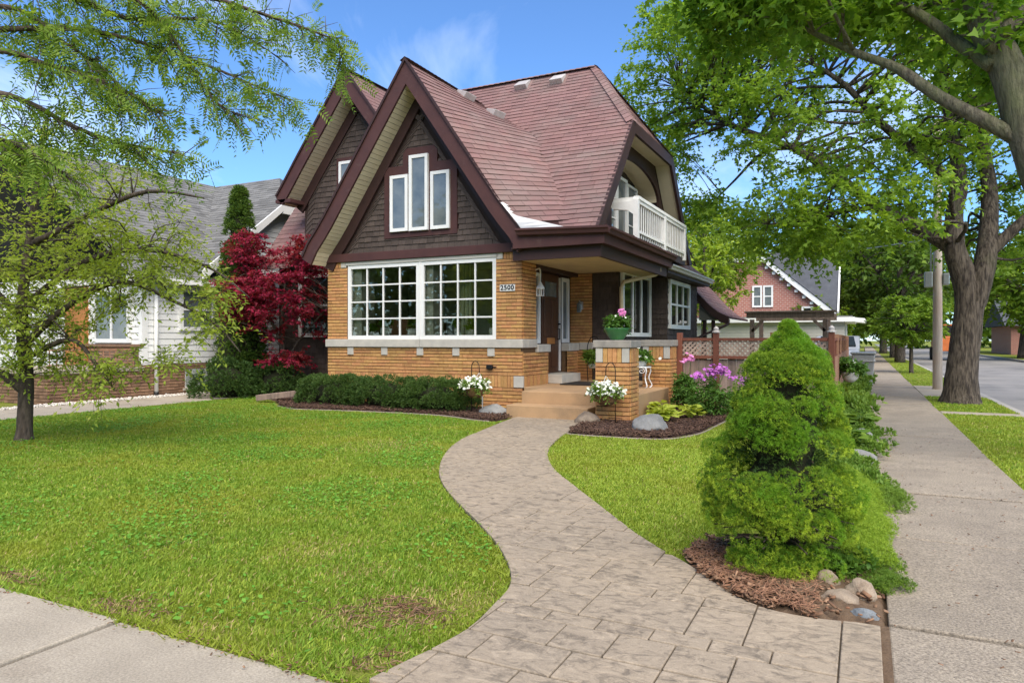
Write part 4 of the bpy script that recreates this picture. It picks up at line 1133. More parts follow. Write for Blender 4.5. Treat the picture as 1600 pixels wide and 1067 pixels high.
# ============================================================ PORCH (steps, slab, piers)
PO = empty('porch', (-4.4, 11.5, 0), 'tan concrete porch with two steps in front of the brown door', 'porch')
sbm = MB().prism([(-5.20, 10.76, 0), (-3.20, 10.80, 0), (-3.20, 14.50, 0), (-5.62, 14.50, 0), (-5.62, 11.72, 0), (-5.20, 11.72, 0)], (0, 0, 0.42)).build('slab', 'tan_concrete', PO, bevel=0.012)
MB().box(-5.29, -3.86, 10.36, 10.757, 0, 0.22).build('step', 'tan_concrete', PO, bevel=0.012)
MB().box(-5.84, -5.34, 12.885, 13.915, 0.422, 0.60).build('threshold', 'limestone', PO, bevel=0.01)
def pier(x0, x1, y0, y1, label):
    P = empty('brick_pier', ((x0 + x1) / 2, (y0 + y1) / 2, 0), label, 'pier')
    core = MB().box(x0 + 0.012, x1 - 0.012, y0 + 0.012, y1 - 0.012, 0, 1.17).build('core', 'mortar', P)
    L = []
    L += bricks_wall(x0, x1, 0, 0.94, y0, 'x', -1, w=1.0)
    L += bricks_wall(x0 + 0.12, x1 - 0.12, 0.94, 1.165, y0, 'x', -1, soldier=True)
    L += bricks_wall(y0 + 0.034, y1, 0, 0.94, x1, 'y', 1)
    L += bricks_wall(y0 + 0.034, y1, 0.94, 1.165, x1, 'y', 1, soldier=True)
    L += bricks_wall(y0 + 0.034, y1, 0, 1.165, x0, 'y', -1, w=0.3)
    pieces('brick', 'brick_field', L, 'brick', P, 300)
    for a in (x0 + 0.004, x1 - 0.116):
        MB().box(a, a + 0.112, y0 - 0.016, y0 + 0.02, 0.945, 1.165).build('corner_block', 'limestone', P, bevel=0.005)
    MB().box(x0 - 0.035, x1 + 0.035, y0 - 0.035, y1 + 0.035, 1.168, 1.285).build('cap', 'stone_cap', P, bevel=0.012)
pier(-3.72, -3.18, 10.34, 10.80, 'tan brick pier with stone cap beside the steps, green bowl on top')
pier(-3.69, -3.18, 12.83, 13.30, 'tan brick pier with stone cap where the wooden fence begins')

# ============================================================ NEIGHBOUR HOUSE (left)
N = empty('neighbour_house', (-18.3, 13, 0), 'white clapboard house with grey roof and brown brick porch on the left', 'house')
NX = -14.30
nb = MB()
nb.box(-22.3, NX, 10.3, 22, 0, 2.75)
nb.prism([(NX - 0.02, 11.7, 2.75), (NX - 0.02, 19.7, 2.75), (NX - 0.02, 17.2, 4.78), (NX - 0.02, 14.2, 4.78)], (-0.3, 0, 0))
nb.build('wall', 'siding_white', N)
for i in range(14):
    z = 0.74 + i * 0.143
    MB().add([(NX + 0.001, 10.32, z), (NX + 0.022, 10.32, z), (NX + 0.022, 22, z), (NX + 0.001, 22, z), (NX + 0.001, 10.32, z + 0.14), (NX + 0.006, 10.32, z + 0.14), (NX + 0.006, 22, z + 0.14), (NX + 0.001, 22, z + 0.14)], BOXF).build('clapboard', 'siding_white', N)
for i in range(14):
    z = 2.76 + i * 0.143
    h = (z - 2.75) / 0.78 - 0.55
    MB().add([(NX - 0.018, 12.4 + h, z), (NX + 0.004, 12.4 + h, z), (NX + 0.004, 19.0 - h, z), (NX - 0.018, 19.0 - h, z), (NX - 0.018, 12.4 + h, z + 0.14), (NX - 0.012, 12.4 + h, z + 0.14), (NX - 0.012, 19.0 - h, z + 0.14), (NX - 0.018, 19.0 - h, z + 0.14)], BOXF).build('clapboard', 'siding_white', N)
for i in range(10):
    z = 1.16 + i * 0.143
    MB().add([(-22.2, 10.297, z), (-22.2, 10.275, z), (NX, 10.275, z), (NX, 10.297, z), (-22.2, 10.297, z + 0.14), (-22.2, 10.292, z + 0.14), (NX, 10.292, z + 0.14), (NX, 10.297, z + 0.14)], [tuple(reversed(f)) for f in BOXF]).build('clapboard', 'siding_white', N)
MB().box(NX - 0.08, NX + 0.03, 10.26, 10.40, 0.73, 2.72).build('corner_board', 'white_paint', N)
# brick base of the side wall and porch
nbase = MB().box(-16.9, NX + 0.004, 8.25, 10.28, 0, 0.60).box(NX - 0.1, NX + 0.008, 10.3, 22, 0, 0.73).build('brick_base', 'mortar', N)
BB = bricks_wall(10.0, 16.0, 0, 0.73, NX + 0.02, 'y', 1, holes=[(11.36, 12.34, 0.16, 0.60)])
BB += bricks_wall(8.27, 10.0, 0, 0.60, NX + 0.02, 'y', 1)
BB += bricks_wall(-16.9, NX + 0.02, 0, 0.60, 8.25, 'x', -1)
BB += bricks_wall(-16.2, NX, 0.62, 1.13, 10.28, 'x', -1, w=0.5)
pieces('brick', 'brick_field', BB, 'brick_brown', nbase, 300)
MB().box(-16.95, NX + 0.07, 8.19, 10.30, 0.602, 0.685).build('porch_slab', 'white_concrete', N, bevel=0.01)
MB().box(-16.2, NX + 0.04, 10.20, 10.298, 1.13, 1.19).build('sill_course', 'brick_brown', N)
for i in range(3):
    MB().box(-18.4, -16.96, 8.1 - i * 0.3 + 0.0, 8.4 - i * 0.3, 0, 0.60 - i * 0.2).build('step', 'white_concrete', N, bevel=0.01)
MB().box(-17.0, -16.2, 10.22, 10.29, 0.70, 2.55).build('door', 'orange_wood', N)
window_y('window', N, -15.95, -14.65, 1.22, 2.4, 10.28, 2, 1, 0.09, 0.06, 'glass_sky')
window_x('window', N, 11.2, 12.2, 1.5, 2.5, NX + 0.004, 1, 2, 0.09, 0.05, 'glass_sky')
# porch railing
rl = MB()
rl.beam((-14.45, 8.35, 1.08), (-14.45, 10.2, 1.08), 0.03, 0.03); rl.beam((-14.45, 8.35, 0.78), (-14.45, 10.2, 0.78), 0.02, 0.02)
nr = rl.build('porch_railing', 'fence_board_out', N)
for i in range(14):
    yy = 8.38 + i * 0.138
    MB().box(-14.458, -14.442, yy, yy + 0.016, 0.69, 1.07).build('baluster', 'fence_board_out', nr)
# glass block window
gbw = MB().box(NX - 0.03, NX + 0.012, 11.36, 12.34, 0.16, 0.60).build('basement_window', 'siding_white', N)
for i in range(5):
    for j in range(3):
        MB().box(NX - 0.02, NX + 0.022, 11.39 + i * 0.187, 11.39 + i * 0.187 + 0.172, 0.19 + j * 0.133, 0.19 + j * 0.133 + 0.118).build('glass_block', 'block_glass', gbw, bevel=0.008)
MB().box(NX, NX + 0.05, 11.3, 12.4, 0.10, 0.155).build('window_sill', 'limestone', N)
MB().tube([(NX + 0.07, 10.58, 2.6), (NX + 0.07, 10.58, 0.12)], 0.045, 8).build('downspout', 'white_paint', N, smooth=True)
MB().tube([(NX + 0.07, 10.58, 0.12), (NX + 0.07, 10.58, 0.0)], 0.055, 8).build('drain_boot', 'black_paint', N, smooth=True)
# roofs
nd = MB()
nd.add([(-13.9, 9.7, 2.66), (-13.9, 23, 2.66), (-18.3, 23, 6.1), (-18.3, 9.7, 6.1)], [(0, 1, 2, 3)])
nd.add([(-22.7, 9.7, 2.66), (-18.3, 9.7, 6.1), (-18.3, 23, 6.1), (-22.7, 23, 2.66)], [(0, 1, 2, 3)])
ns = 0.78
def nfy(z): return 15.7 - (6.1 - z) / ns
nd.add([(-18.4, nfy(2.9), 2.9), (-13.98, nfy(2.9), 2.9), (-13.98, nfy(4.9), 4.9), (-15.6, 15.7, 6.1), (-18.4, 15.7, 6.1)], [(0, 1, 2, 3, 4)])
nd.add([(-18.4, 31.4 - nfy(2.9), 2.9), (-18.4, 15.7, 6.1), (-15.6, 15.7, 6.1), (-13.98, 31.4 - nfy(4.9), 4.9), (-13.98, 31.4 - nfy(2.9), 2.9)], [(0, 1, 2, 3, 4)])
nd.add([(-13.98, nfy(4.9), 4.9), (-13.98, 31.4 - nfy(4.9), 4.9), (-15.6, 15.7, 6.1)], [(0, 1, 2)])
nroof = nd.build('roof', 'roof_slate', N)
sl_n = (6.1 - 2.66) / (18.3 - 13.9)
A1 = shingle_patch(lambda s, t: (-13.9 - (s - 2.66) / sl_n, t, s), 2.66, 6.1, 0.145 * math.sin(math.atan(sl_n)), lambda s: 9.7, lambda s: max(9.8, nfy(s) + 0.3), 0.32, 0.013, 1.0)
A2 = shingle_patch(lambda s, t: (t, nfy(s), s), 2.9, 6.1, 0.145 * math.sin(math.atan(ns)), lambda s: -13.9 - (s - 2.66) / sl_n - 0.2, lambda s: -13.98 if s < 4.9 else -13.98 - (s - 4.9) / 1.2 * 1.62, 0.32, 0.013, 1.0)
pieces('shingle', 'shingle_courses', A1 + A2, 'roof_grey', nroof, 300)
for a, b in (((11.6, 2.93), (14.16, 4.93)), ((14.16, 4.93), (17.24, 4.93)), ((17.24, 4.93), (19.8, 2.93))):
    MB().prism([(-13.99, *a), (-13.99, *b), (-13.99, b[0], b[1] - 0.2), (-13.99, a[0], a[1] - 0.26)], (0.05, 0, 0)).build('rake_board', 'white_paint', N)
    MB().prism([(-14.0, a[0], a[1] - 0.12), (-14.0, b[0], b[1] - 0.12), (-14.0, b[0], b[1] - 0.15), (-14.0, a[0], a[1] - 0.15)], (-0.3, 0, 0)).build('soffit', 'siding_cream', N)
MB().box(-14.0, -13.88, 9.7, 13, 2.55, 2.66).build('gutter', 'white_paint', N)
# white gravel strip
n = 1700
px_, py_ = rng.uniform(-14.27, -13.95, n), rng.uniform(6.5, 14, n)
def chips(name, X, Y, Z, L, W, T, m, parent=None, flat=0.5, kind='stuff'):
    """little tumbled slabs"""
    n = len(X)
    az = rng.uniform(0, 2 * np.pi, n); el = rng.normal(0, flat, n); ro = rng.normal(0, flat, n)
    a = np.stack([np.cos(az) * np.cos(el), np.sin(az) * np.cos(el), np.sin(el)], 1)
    b = np.cross(np.stack([np.zeros(n), np.sin(ro), np.cos(ro)], 1), a); b /= np.linalg.norm(b, axis=1)[:, None] + 1e-9
    c = np.cross(a, b)
    P = np.stack([X, Y, Z], 1)
    sg = np.array([(-1, -1, -1), (1, -1, -1), (1, 1, -1), (-1, 1, -1), (-1, -1, 1), (1, -1, 1), (1, 1, 1), (-1, 1, 1)], float)
    V = P[:, None, :] + sg[None, :, 0:1] * a[:, None, :] * L[:, None, None] / 2 + sg[None, :, 1:2] * b[:, None, :] * W[:, None, None] / 2 + sg[None, :, 2:3] * c[:, None, :] * T[:, None, None] / 2
    F = np.array(BOXF)[None] + (np.arange(n) * 8)[:, None, None]
    return fast_mesh(name, V.reshape(-1, 3), F.reshape(-1, 4), m, parent, np.repeat(rng.random(n), 6), kind=kind)
g_ = chips('gravel', px_, py_, rng.uniform(0.01, 0.03, n), rng.uniform(0.03, 0.07, n), rng.uniform(0.02, 0.05, n), rng.uniform(0.02, 0.035, n), 'pebble')
tag(g_, 'strip of white gravel along the neighbour house base', 'gravel')

# ============================================================ WOODEN FENCE
FY, FX = 13.36, -0.50
F_ = empty('garden_fence', (-1.8, FY, 0), 'brown board fence with lattice top running from pier to corner post', 'fence')
posts = [-3.12, -2.45, -1.45, FX]
for i, xx in enumerate(posts):
    MB().box(xx - 0.05, xx + 0.05, FY - 0.05, FY + 0.05, 0, 1.42).build('post', 'fence_stain', F_, bevel=0.006)
    if i in (1, 3):
        MB().lathe([(0.075, 0), (0.075, 0.02), (0.045, 0.035), (0.05, 0.08), (0.01, 0.12)], (xx, FY, 1.421), 10).build('post_cap', 'vent_metal', F_)
for a, b in zip(posts[:-1], posts[1:]):
    a, b = a + 0.052, b - 0.052
    for z, m in ((1.27, 'fence_stain'), (0.94, 'fence_stain'), (0.12, 'fence_stain')):
        MB().box(a, b, FY - 0.03, FY + 0.03, z, z + 0.055).build('rail', m, F_)
    n = max(1, round((b - a) / 0.142)); st = (b - a) / n
    for i in range(n):
        MB().box(a + i * st + 0.003, a + (i + 1) * st - 0.003, FY + 0.031, FY + 0.05, 0.03, 0.935 + random.uniform(-.01, .01)).build('board', 'fence_wood', F_)
    # lattice slats clipped to the opening
    z0, z1 = 0.996, 1.268; hh = z1 - z0
    for sg, off in ((1, 0.0), (-1, 0.009)):
        x_ = a - hh
        while x_ < b + hh:
            p, q = (x_, z0), (x_ + sg * hh, z1)
            t0, t1 = 0.0, 1.0
            for lim, lo in ((a, True), (b, False)):
                pa, pb = p[0], q[0]
                if (pa < lim if lo else pa > lim) and (pb < lim if lo else pb > lim): t0, t1 = 1, 0; break
                if (pa < lim) if lo else (pa > lim): t0 = max(t0, (lim - pa) / (pb - pa))
                if (pb < lim) if lo else (pb > lim): t1 = min(t1, (lim - pa) / (pb - pa))
            if t1 - t0 > 0.08:
                A = (p[0] + (q[0] - p[0]) * t0, FY - 0.004 + off, p[1] + hh * t0); B = (p[0] + (q[0] - p[0]) * t1, FY - 0.004 + off, p[1] + hh * t1)
                MB().beam(A, B, 0.036, 0.008, up=(0, 1, 0)).build('lattice_slat', 'lattice', F_)
            x_ += 0.092
S_ = empty('side_fence', (FX, 18.5, 0), 'reddish board fence running back along the sidewalk', 'fence')
for i in range(6):
    yy = 15.5 + i * 2.0
    MB().box(FX - 0.05, FX + 0.05, yy - 0.05, yy + 0.05, 0, 1.40).build('post', 'fence_board_out', S_)
MB().box(FX - 0.03, FX + 0.03, FY + 0.055, 26, 1.27, 1.325).build('rail', 'fence_stain', S_)
MB().box(FX - 0.03, FX + 0.03, FY + 0.055, 26, 0.94, 0.995).build('rail', 'fence_stain', S_)
for i in range(88):
    yy = FY + 0.06 + i * 0.143
    MB().box(FX + 0.031, FX + 0.05, yy + 0.003, yy + 0.139, 0.03, 0.985 + random.uniform(-.008, .008)).build('board', 'fence_board_out', S_)
for i in range(60):
    yy = FY + 0.1 + i * 0.21
    MB().box(FX - 0.012, FX + 0.012, yy, yy + 0.03, 0.996, 1.27).build('lattice_slat', 'fence_stain', S_)
# pergola behind the fence
G_ = empty('pergola', (-2.0, 21, 0), 'weathered timber pergola rising behind the fence', 'pergola')
MB().box(-3.0, -0.72, 20.95, 21.05, 1.90, 2.04).build('beam', 'fence_wood', G_)
MB().box(-3.05, -0.68, 20.9, 21.1, 2.042, 2.09).build('beam', 'fence_wood', G_)
MB().box(-3.0, -0.72, 22.95, 23.05, 1.86, 2.06).build('beam', 'fence_wood', G_)
for xx in (-2.85, -0.95):
    for yy in (21, 23):
        MB().box(xx - 0.06, xx + 0.06, yy - 0.045, yy + 0.045, 0, 1.86).build('post', 'fence_wood', G_)
    MB().beam((xx, 20.98, 1.52), (xx + (0.3 if xx < -2 else -0.3), 20.98, 1.85), 0.05, 0.08).build('brace', 'fence_wood', G_)
# low white garage
Q = empty('garage', (-4, 35, 0), 'low cream sided garage with white fascia behind the pergola', 'garage')
MB().box(-9.0, -0.75, 34.0, 39.0, 0, 2.05).build('wall', 'siding_cream', Q)
for i in range(13):
    MB().box(-9.0, -0.75, 33.975, 33.999, 0.1 + i * 0.15, 0.1 + i * 0.15 + 0.142).build('clapboard', 'siding_cream', Q)
MB().box(-9.3, -0.35, 33.6, 39.2, 2.06, 2.26).build('fascia', 'white_paint', Q)
MB().box(-9.2, -0.45, 33.65, 39.1, 2.262, 2.32).build('roof', 'roof_grey', Q)
MB().prism([(-0.349, 33.7, 2.05), (0.05, 33.7, 2.0), (0.12, 33.7, 2.08), (0.02, 33.7, 2.2), (-0.349, 33.7, 2.24)], (0, 2.0, 0)).build('awning', 'white_paint', Q)
# red brick house
B = empty('brick_house', (-6, 43, 0), 'red brick house with white rakes and dark slate roof beyond the fence', 'house')
MB().prism([(-10.4, 39.5, 0), (-2.35, 39.5, 0), (-2.35, 39.5, 2.9), (-5.6, 39.5, 5.55), (-7.15, 39.5, 5.55), (-10.4, 39.5, 2.9)], (0, 0.3, 0)).build('wall', 'brick_red', B)
MB().box(-10.3, -2.4, 39.8, 49, 0, 2.8).build('wall', 'brick_red', B)
for a, b in (((-1.95, 2.62), (-5.55, 5.75)), ((-5.55, 5.75), (-7.2, 5.75)), ((-7.2, 5.75), (-10.8, 2.62))):
    MB().prism([(a[0], 39.15, a[1]), (b[0], 39.15, b[1]), (b[0], 39.15, b[1] - 0.32), (a[0], 39.15, a[1] - 0.34)], (0, 0.12, 0)).build('rake_board', 'white_paint', B)
for i in range(9):
    t = (i + 0.5) / 9
    xx, zz_ = -2.2 + (-5.5 + 2.2) * t, 2.45 + (5.35 - 2.45) * t
    MB().box(xx - 0.08, xx + 0.08, 39.3, 39.49, zz_ - 0.16, zz_ - 0.02).build('dentil', 'white_paint', B)
r_ = MB()
r_.add([(-1.95, 39.1, 2.66), (-5.55, 39.1, 5.79), (-5.55, 44.5, 5.79), (-1.95, 44.5, 2.66)], [(0, 1, 2, 3)])
r_.add([(-5.55, 39.1, 5.79), (-7.2, 39.1, 5.79), (-6.4, 41.0, 6.5)], [(0, 1, 2)])
r_.add([(-5.55, 39.1, 5.79), (-6.4, 41.0, 6.5), (-6.4, 45, 6.5), (-5.55, 45, 5.79)], [(0, 1, 2, 3)])
r_.add([(-12, 39.6, 2.7), (-1.9, 39.6, 2.7), (-1.9, 42.3, 5.2), (-3.4, 43.4, 6.35), (-12, 43.4, 6.35)], [(0, 1, 2, 3, 4)])
r_.add([(-12, 47.2, 2.7), (-12, 43.4, 6.35), (-3.4, 43.4, 6.35), (-1.9, 44.5, 5.2), (-1.9, 47.2, 2.7)], [(0, 1, 2, 3, 4)])
r_.add([(-1.9, 42.3, 5.2), (-1.9, 44.5, 5.2), (-3.4, 43.4, 6.35)], [(0, 1, 2)])
r_.build('roof', 'roof_slate', B)
MB().prism([(-1.92, 39.5, 2.72), (-1.92, 42.3, 5.24), (-1.92, 42.3, 5.0), (-1.92, 39.6, 2.5)], (0.08, 0, 0)).build('rake_board', 'white_paint', B)
MB().prism([(-2.0, 39.6, 2.6), (-2.0, 47.0, 2.6), (-2.0, 44.5, 5.1), (-2.0, 42.3, 5.1)], (-0.2, 0, 0)).build('wall', 'brick_red', B)
window_y('window', B, -6.05, -5.55, 3.0, 4.15, 39.49, 1, 2, 0.09, 0.06, 'glass_sky')
window_y('window', B, -5.5, -5.0, 3.0, 4.15, 39.49, 1, 2, 0.09, 0.06, 'glass_sky')
window_y('window', B, -3.6, -3.05, 2.55, 3.0, 39.49, 1, 1, 0.1, 0.06, 'glass_dark')
B.location.x += 0.7
# houses over the side street
for nm, lab, x0, x1, y0, y1, hz, wm, rmn in (('far_house', 'low house with brown roof across the side street at the right edge', 15.5, 30, 62, 72, 2.7, 'siding_cream', 'roof_shingle'),
                                   ('far_house', 'small red brick house behind the far street tree', 10.8, 15.0, 70, 80, 2.4, 'brick_red', 'roof_slate')):
    Z = empty(nm, ((x0 + x1) / 2, (y0 + y1) / 2, 0), lab, 'house')
    MB().box(x0, x1, y0, y1, 0, hz).build('wall', wm, Z)
    MB().prism([(x0 - 0.5, y0 - 0.6, hz), (x0 - 0.5, y1 + 0.6, hz), (x0 - 0.5, (y0 + y1) / 2, hz + 2.3)], (x1 - x0 + 1, 0, 0)).build('roof', rmn, Z)
    for k in range(3):
        xx = x0 + (x1 - x0) * (0.15 + 0.3 * k)
        window_y('window', Z, xx, xx + 1.2, 1.0, 2.1, y0, 2, 1, 0.1, 0.06, 'glass_dark')

# ============================================================ POLES, WIRE, VEHICLES
def pole(x_, y_, r, h, label, group=None, extras=True):
    P = empty('utility_pole', (x_, y_, 0), label, 'pole')
    MB().tube([(x_, y_, -0.05), (x_, y_, h * 0.5), (x_, y_, h)], [r, r * 0.9, r * 0.78], 14, rough=0.02).build('shaft', 'pole_wood', P, smooth=True)
    if extras:
        MB().box(x_ - 0.30, x_ - 0.115, y_ - 0.10, y_ + 0.10, 2.65, 3.05).build('meter_box', 'galvanised', P, bevel=0.02)
        MB().box(x_ + 0.115, x_ + 0.26, y_ - 0.1, y_ + 0.1, 2.7, 3.0).build('meter_box', 'galvanised', P, bevel=0.02)
        MB().tube([(x_ - 0.15, y_, 3.05), (x_ - 0.15, y_, 4.2), (x_ - 0.11, y_ - 0.1, 4.5)], 0.02, 6).build('conduit', 'galvanised', P)
        MB().beam((x_ - 0.9, y_ - 0.16, 6.4), (x_ + 0.9, y_ - 0.16, 6.4), 0.09, 0.11).build('crossarm', 'pole_wood', P)
    return P
pole(1.71, 21.3, 0.115, 7.0, 'pale wooden utility pole beside the big tree trunk')
pole(10.2, 46.0, 0.14, 5.2, 'thin far wooden pole on the other side of the street', extras=False)
w_ = [(1.6, 21.2, 3.9 - 0.0), (-1.0, 26, 4.2), (-4.0, 32, 4.9), (-8, 40, 6.5)]
tag(MB().tube(catmull(w_, 6), 0.014, 5).build('service_wire', 'galvanised', smooth=True), 'thin service wire strung from the pole to the brick house', 'wire')
def wheel(P, x_, y_, z_, r, w, ax=0):
    prof_ = [(0, -w / 2), (r * 0.9, -w / 2), (r, -w / 3), (r, w / 3), (r * 0.9, w / 2), (0, w / 2)]
    n = 16; vs = []
    for rr, t in prof_:
        for k in range(n):
            a = 2 * math.pi * k / n
            vs.append((x_ + t, y_ + rr * math.cos(a), z_ + rr * math.sin(a)))
    fs = [(i * n + k, i * n + (k + 1) % n, (i + 1) * n + (k + 1) % n, (i + 1) * n + k) for i in range(5) for k in range(n)]
    t_ = MB().add(vs, fs).build('wheel', 'tyre', P, smooth=False)
    MB().lathe([(0, 0), (r * 0.5, 0), (r * 0.5, 0.02), (0, 0.02)], (0, 0, 0), 10)
    return t_
T = empty('work_vehicle', (4.9, 56, -0.11), 'orange work vehicle parked far down the side street', 'vehicle')
MB().prism([(4.2, 54.6, 0.5), (5.8, 54.6, 0.5), (5.8, 54.6, 1.3), (5.6, 54.6, 1.5), (4.4, 54.6, 1.5), (4.2, 54.6, 1.3)], (0, 2.6, 0)).build('body', 'orange_paint', T, bevel=0.05)
MB().box(4.4, 5.6, 55.2, 56.6, 1.5, 2.2).build('cab', 'black_paint', T, bevel=0.08)
MB().box(4.35, 5.65, 55.15, 56.65, 2.2, 2.3).build('cab_roof', 'orange_paint', T, bevel=0.03)
for xx in (4.25, 5.75):
    for yy in (55.0, 56.8): wheel(T, xx, yy, 0.34, 0.45, 0.3)
C_ = empty('parked_car', (-0.95, 31, 0), 'silver car parked beyond the fence beside the grey bin', 'car')
side = [(0, 0.35), (0.05, 0.62), (0.5, 0.86), (1.15, 0.95), (1.75, 1.40), (2.9, 1.44), (3.55, 1.05), (4.2, 0.95), (4.3, 0.6), (4.25, 0.35)]
MB().prism([(-1.75, 29.2 + a, b) for a, b in side], (1.6, 0, 0)).build('body', 'car_paint', C_, bevel=0.06)
MB().prism([(-1.62, 30.44, 1.02), (-0.28, 30.44, 1.02), (-0.36, 30.86, 1.36), (-1.54, 30.86, 1.36)], (0, -0.07, 0.05)).build('windscreen', 'glass_dark', C_)
for xx in (-1.70, -0.20):
    for yy in (30.0, 32.6): wheel(C_, xx, yy, 0.31, 0.31, 0.2)
for xx in (-1.6, -0.4): MB().box(xx - 0.1, xx + 0.12, 29.17, 29.3, 0.6, 0.72).build('headlight', 'glass_sky', C_, bevel=0.02)

# ============================================================ FOLIAGE TOOLS
SHAPES = {
    'leaf': np.array([(0, 0), (.45, -.22), (1, 0), (.45, .22)]),
    'oval': np.array([(0, 0), (.3, -.3), (.75, -.26), (1, 0), (.75, .26), (.3, .3)]),
    'maple': np.array([(0, 0), (.22, -.50), (.46, -.20), (1, 0), (.46, .20), (.22, .50)]),
    'needle': np.array([(0, -.09), (1, 0), (0, .09)]),
    'narrow': np.array([(0, 0), (.4, -.15), (1, 0), (.4, .15)]),
}
def unit(v):
    return v / (np.linalg.norm(v, axis=-1, keepdims=True) + 1e-9)

def leaves(name, P, A, N, S, shape, m, parent=None, var=None, fold=0.12, kind=None):
    """P origin, A axis, N rough normal, S size -> one foliage mesh"""
    A = unit(A); B = unit(np.cross(N, A)); N = np.cross(A, B)
    sh = SHAPES[shape]; k = len(sh)
    V = P[:, None, :] + (sh[None, :, 0:1] * A[:, None, :] + sh[None, :, 1:2] * B[:, None, :] + (np.abs(sh[None, :, 1:2]) * fold * 2 - sh[None, :, 0:1] ** 2 * fold) * N[:, None, :]) * S[:, None, None]
    F = np.arange(len(P) * k).reshape(-1, k)
    return fast_mesh(name, V.reshape(-1, 3), F, m, parent, rng.random(len(P)) if var is None else var, kind=kind)

def sprays(C, R, m, q, droop=0.25, flat=0.6, jit=0.06):
    """C (K,3), R (K): twigs radiating from each centre, leaves along them"""
    K = len(C)
    D = rng.normal(size=(K, m, 3)); D[..., 2] *= flat; D = unit(D)
    t = np.linspace(0.12, 1.0, q)[None, None, :, None] * rng.uniform(0.75, 1.15, (K, m, 1, 1))
    P = C[:, None, None, :] + D[:, :, None, :] * R[:, None, None, None] * t
    P = P + np.array([0, 0, -1.0]) * droop * (t ** 2) * R[:, None, None, None]
    P = P + rng.normal(size=P.shape) * jit * R[:, None, None, None]
    side = unit(np.cross(D, np.array([0, 0, 1.0])))[:, :, None, :] * np.where(np.arange(q) % 2, 1.0, -1.0)[None, None, :, None]
    A = D[:, :, None, :] * 0.7 + side + rng.normal(size=P.shape) * 0.45 + np.array([0, 0, -0.35])
    N = np.array([0, 0, 1.0]) + rng.normal(size=P.shape) * 0.55
    return P.reshape(-1, 3), A.reshape(-1, 3), N.reshape(-1, 3), D

def blob(c, rx, rz, n, shell=0.45, ry=None, lo=-1.0):
    """points in an ellipsoid, denser towards the outside"""
    d = unit(rng.normal(size=(n * 3, 3)))
    d = d[d[:, 2] > lo][:n]
    r = (shell + (1 - shell) * rng.random(len(d))) ** 0.6
    return np.array(c) + d * r[:, None] * np.array([rx, ry or rx, rz])

def branch_mesh(b, pts, radii, n=8, rough=0.03):
    b.tube(catmull(pts, 4), list(np.interp(np.linspace(0, len(pts) - 1, (len(pts) - 1) * 4 + 1), range(len(pts)), radii)), n, rough=rough)

def tree(name, label, cat, base, limbs, C, R, m, q, size, shape, leaf_m, bark_m, group=None, droop=0.25, flat=0.6, twig_r=0.02, twigs=True, fine=False):
    T = empty(name, base, label, cat, group)
    b = MB(); L = []; LR = []
    for pts, radii in limbs:
        n = 14 if radii[0] > 0.15 else (8 if radii[0] > 0.05 else 6)
        branch_mesh(b, pts, radii, n)
        cp = catmull(pts, 4)
        rr = np.interp(np.linspace(0, len(pts) - 1, len(cp)), range(len(pts)), radii)
        L += cp[len(cp) // 3:]; LR += list(rr[len(cp) // 3:])
    L = np.array(L); LR = np.array(LR)
    if twigs:
        for c, r in zip(C, R):
            d = np.linalg.norm(L - c, axis=1) + np.maximum(0, L[:, 2] - c[2]) * 1.2
            i = int(d.argmin()); p = L[i]
            if d[i] < 0.05: continue
            mid = (p + c) / 2 + rng.normal(size=3) * 0.08 * d[i] + np.array([0, 0, 0.08 * d[i]])
            r0 = min(LR[i] * 0.6, twig_r * (0.6 + 0.5 * d[i]))
            b.tube(catmull([tuple(p), tuple(mid), tuple(c)], 3), list(np.linspace(r0, r0 * 0.3, 7)), 5)
    P, A, N, D = sprays(C, R, m, q, droop, flat)
    if fine:
        for k in range(len(C)):
            for j in range(m):
                c = C[k]; e = c + D[k, j] * R[k]
                b.tube([tuple(c), tuple((c + e) / 2 - np.array([0, 0, droop * R[k] * 0.25])), tuple(e - np.array([0, 0, droop * R[k]]))], [0.0032, 0.0022, 0.0012], 3)
    b.build('trunk', bark_m, T, smooth=True)
    leaves('crown', P, A, N, size * rng.uniform(0.7, 1.2, len(P)), shape, leaf_m, T)
    return T

def lobes_needles(name, C, R, tufts, per, size, m, parent, center=None, up=0.35, shape='needle', spread=0.75, hemi=-0.2, var_up=True):
    """dense needle tufts over many small lobes; C (K,3)"""
    K = len(C)
    D = unit(rng.normal(size=(K, tufts, 3)))
    O = C - np.array(center)[None] if center is not None else np.tile([0, 0, 1.0], (K, 1))
    O = O * np.array([1, 1, 0.35]); O = unit(O + np.array([0, 0, up]))
    dot = (D * O[:, None, :]).sum(-1, keepdims=True)
    D = np.where(dot < hemi, D - 2 * dot * O[:, None, :], D)
    P = C[:, None, :] + D * R[:, None, None] * rng.uniform(0.75, 1.05, (K, tufts, 1))
    ax = unit(D[:, :, None, :] * 1.0 + O[:, None, None, :] * 0.35 + rng.normal(size=(K, tufts, per, 3)) * spread)
    Pp = np.repeat(P[:, :, None, :], per, 2)
    n = K * tufts * per
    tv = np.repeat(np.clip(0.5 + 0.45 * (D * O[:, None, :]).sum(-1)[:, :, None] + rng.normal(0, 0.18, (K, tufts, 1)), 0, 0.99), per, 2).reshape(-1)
    return leaves(name, Pp.reshape(-1, 3), ax.reshape(-1, 3), rng.normal(size=(n, 3)), size * rng.uniform(0.7, 1.25, n), shape, m, parent, tv if var_up else None, fold=0.0)

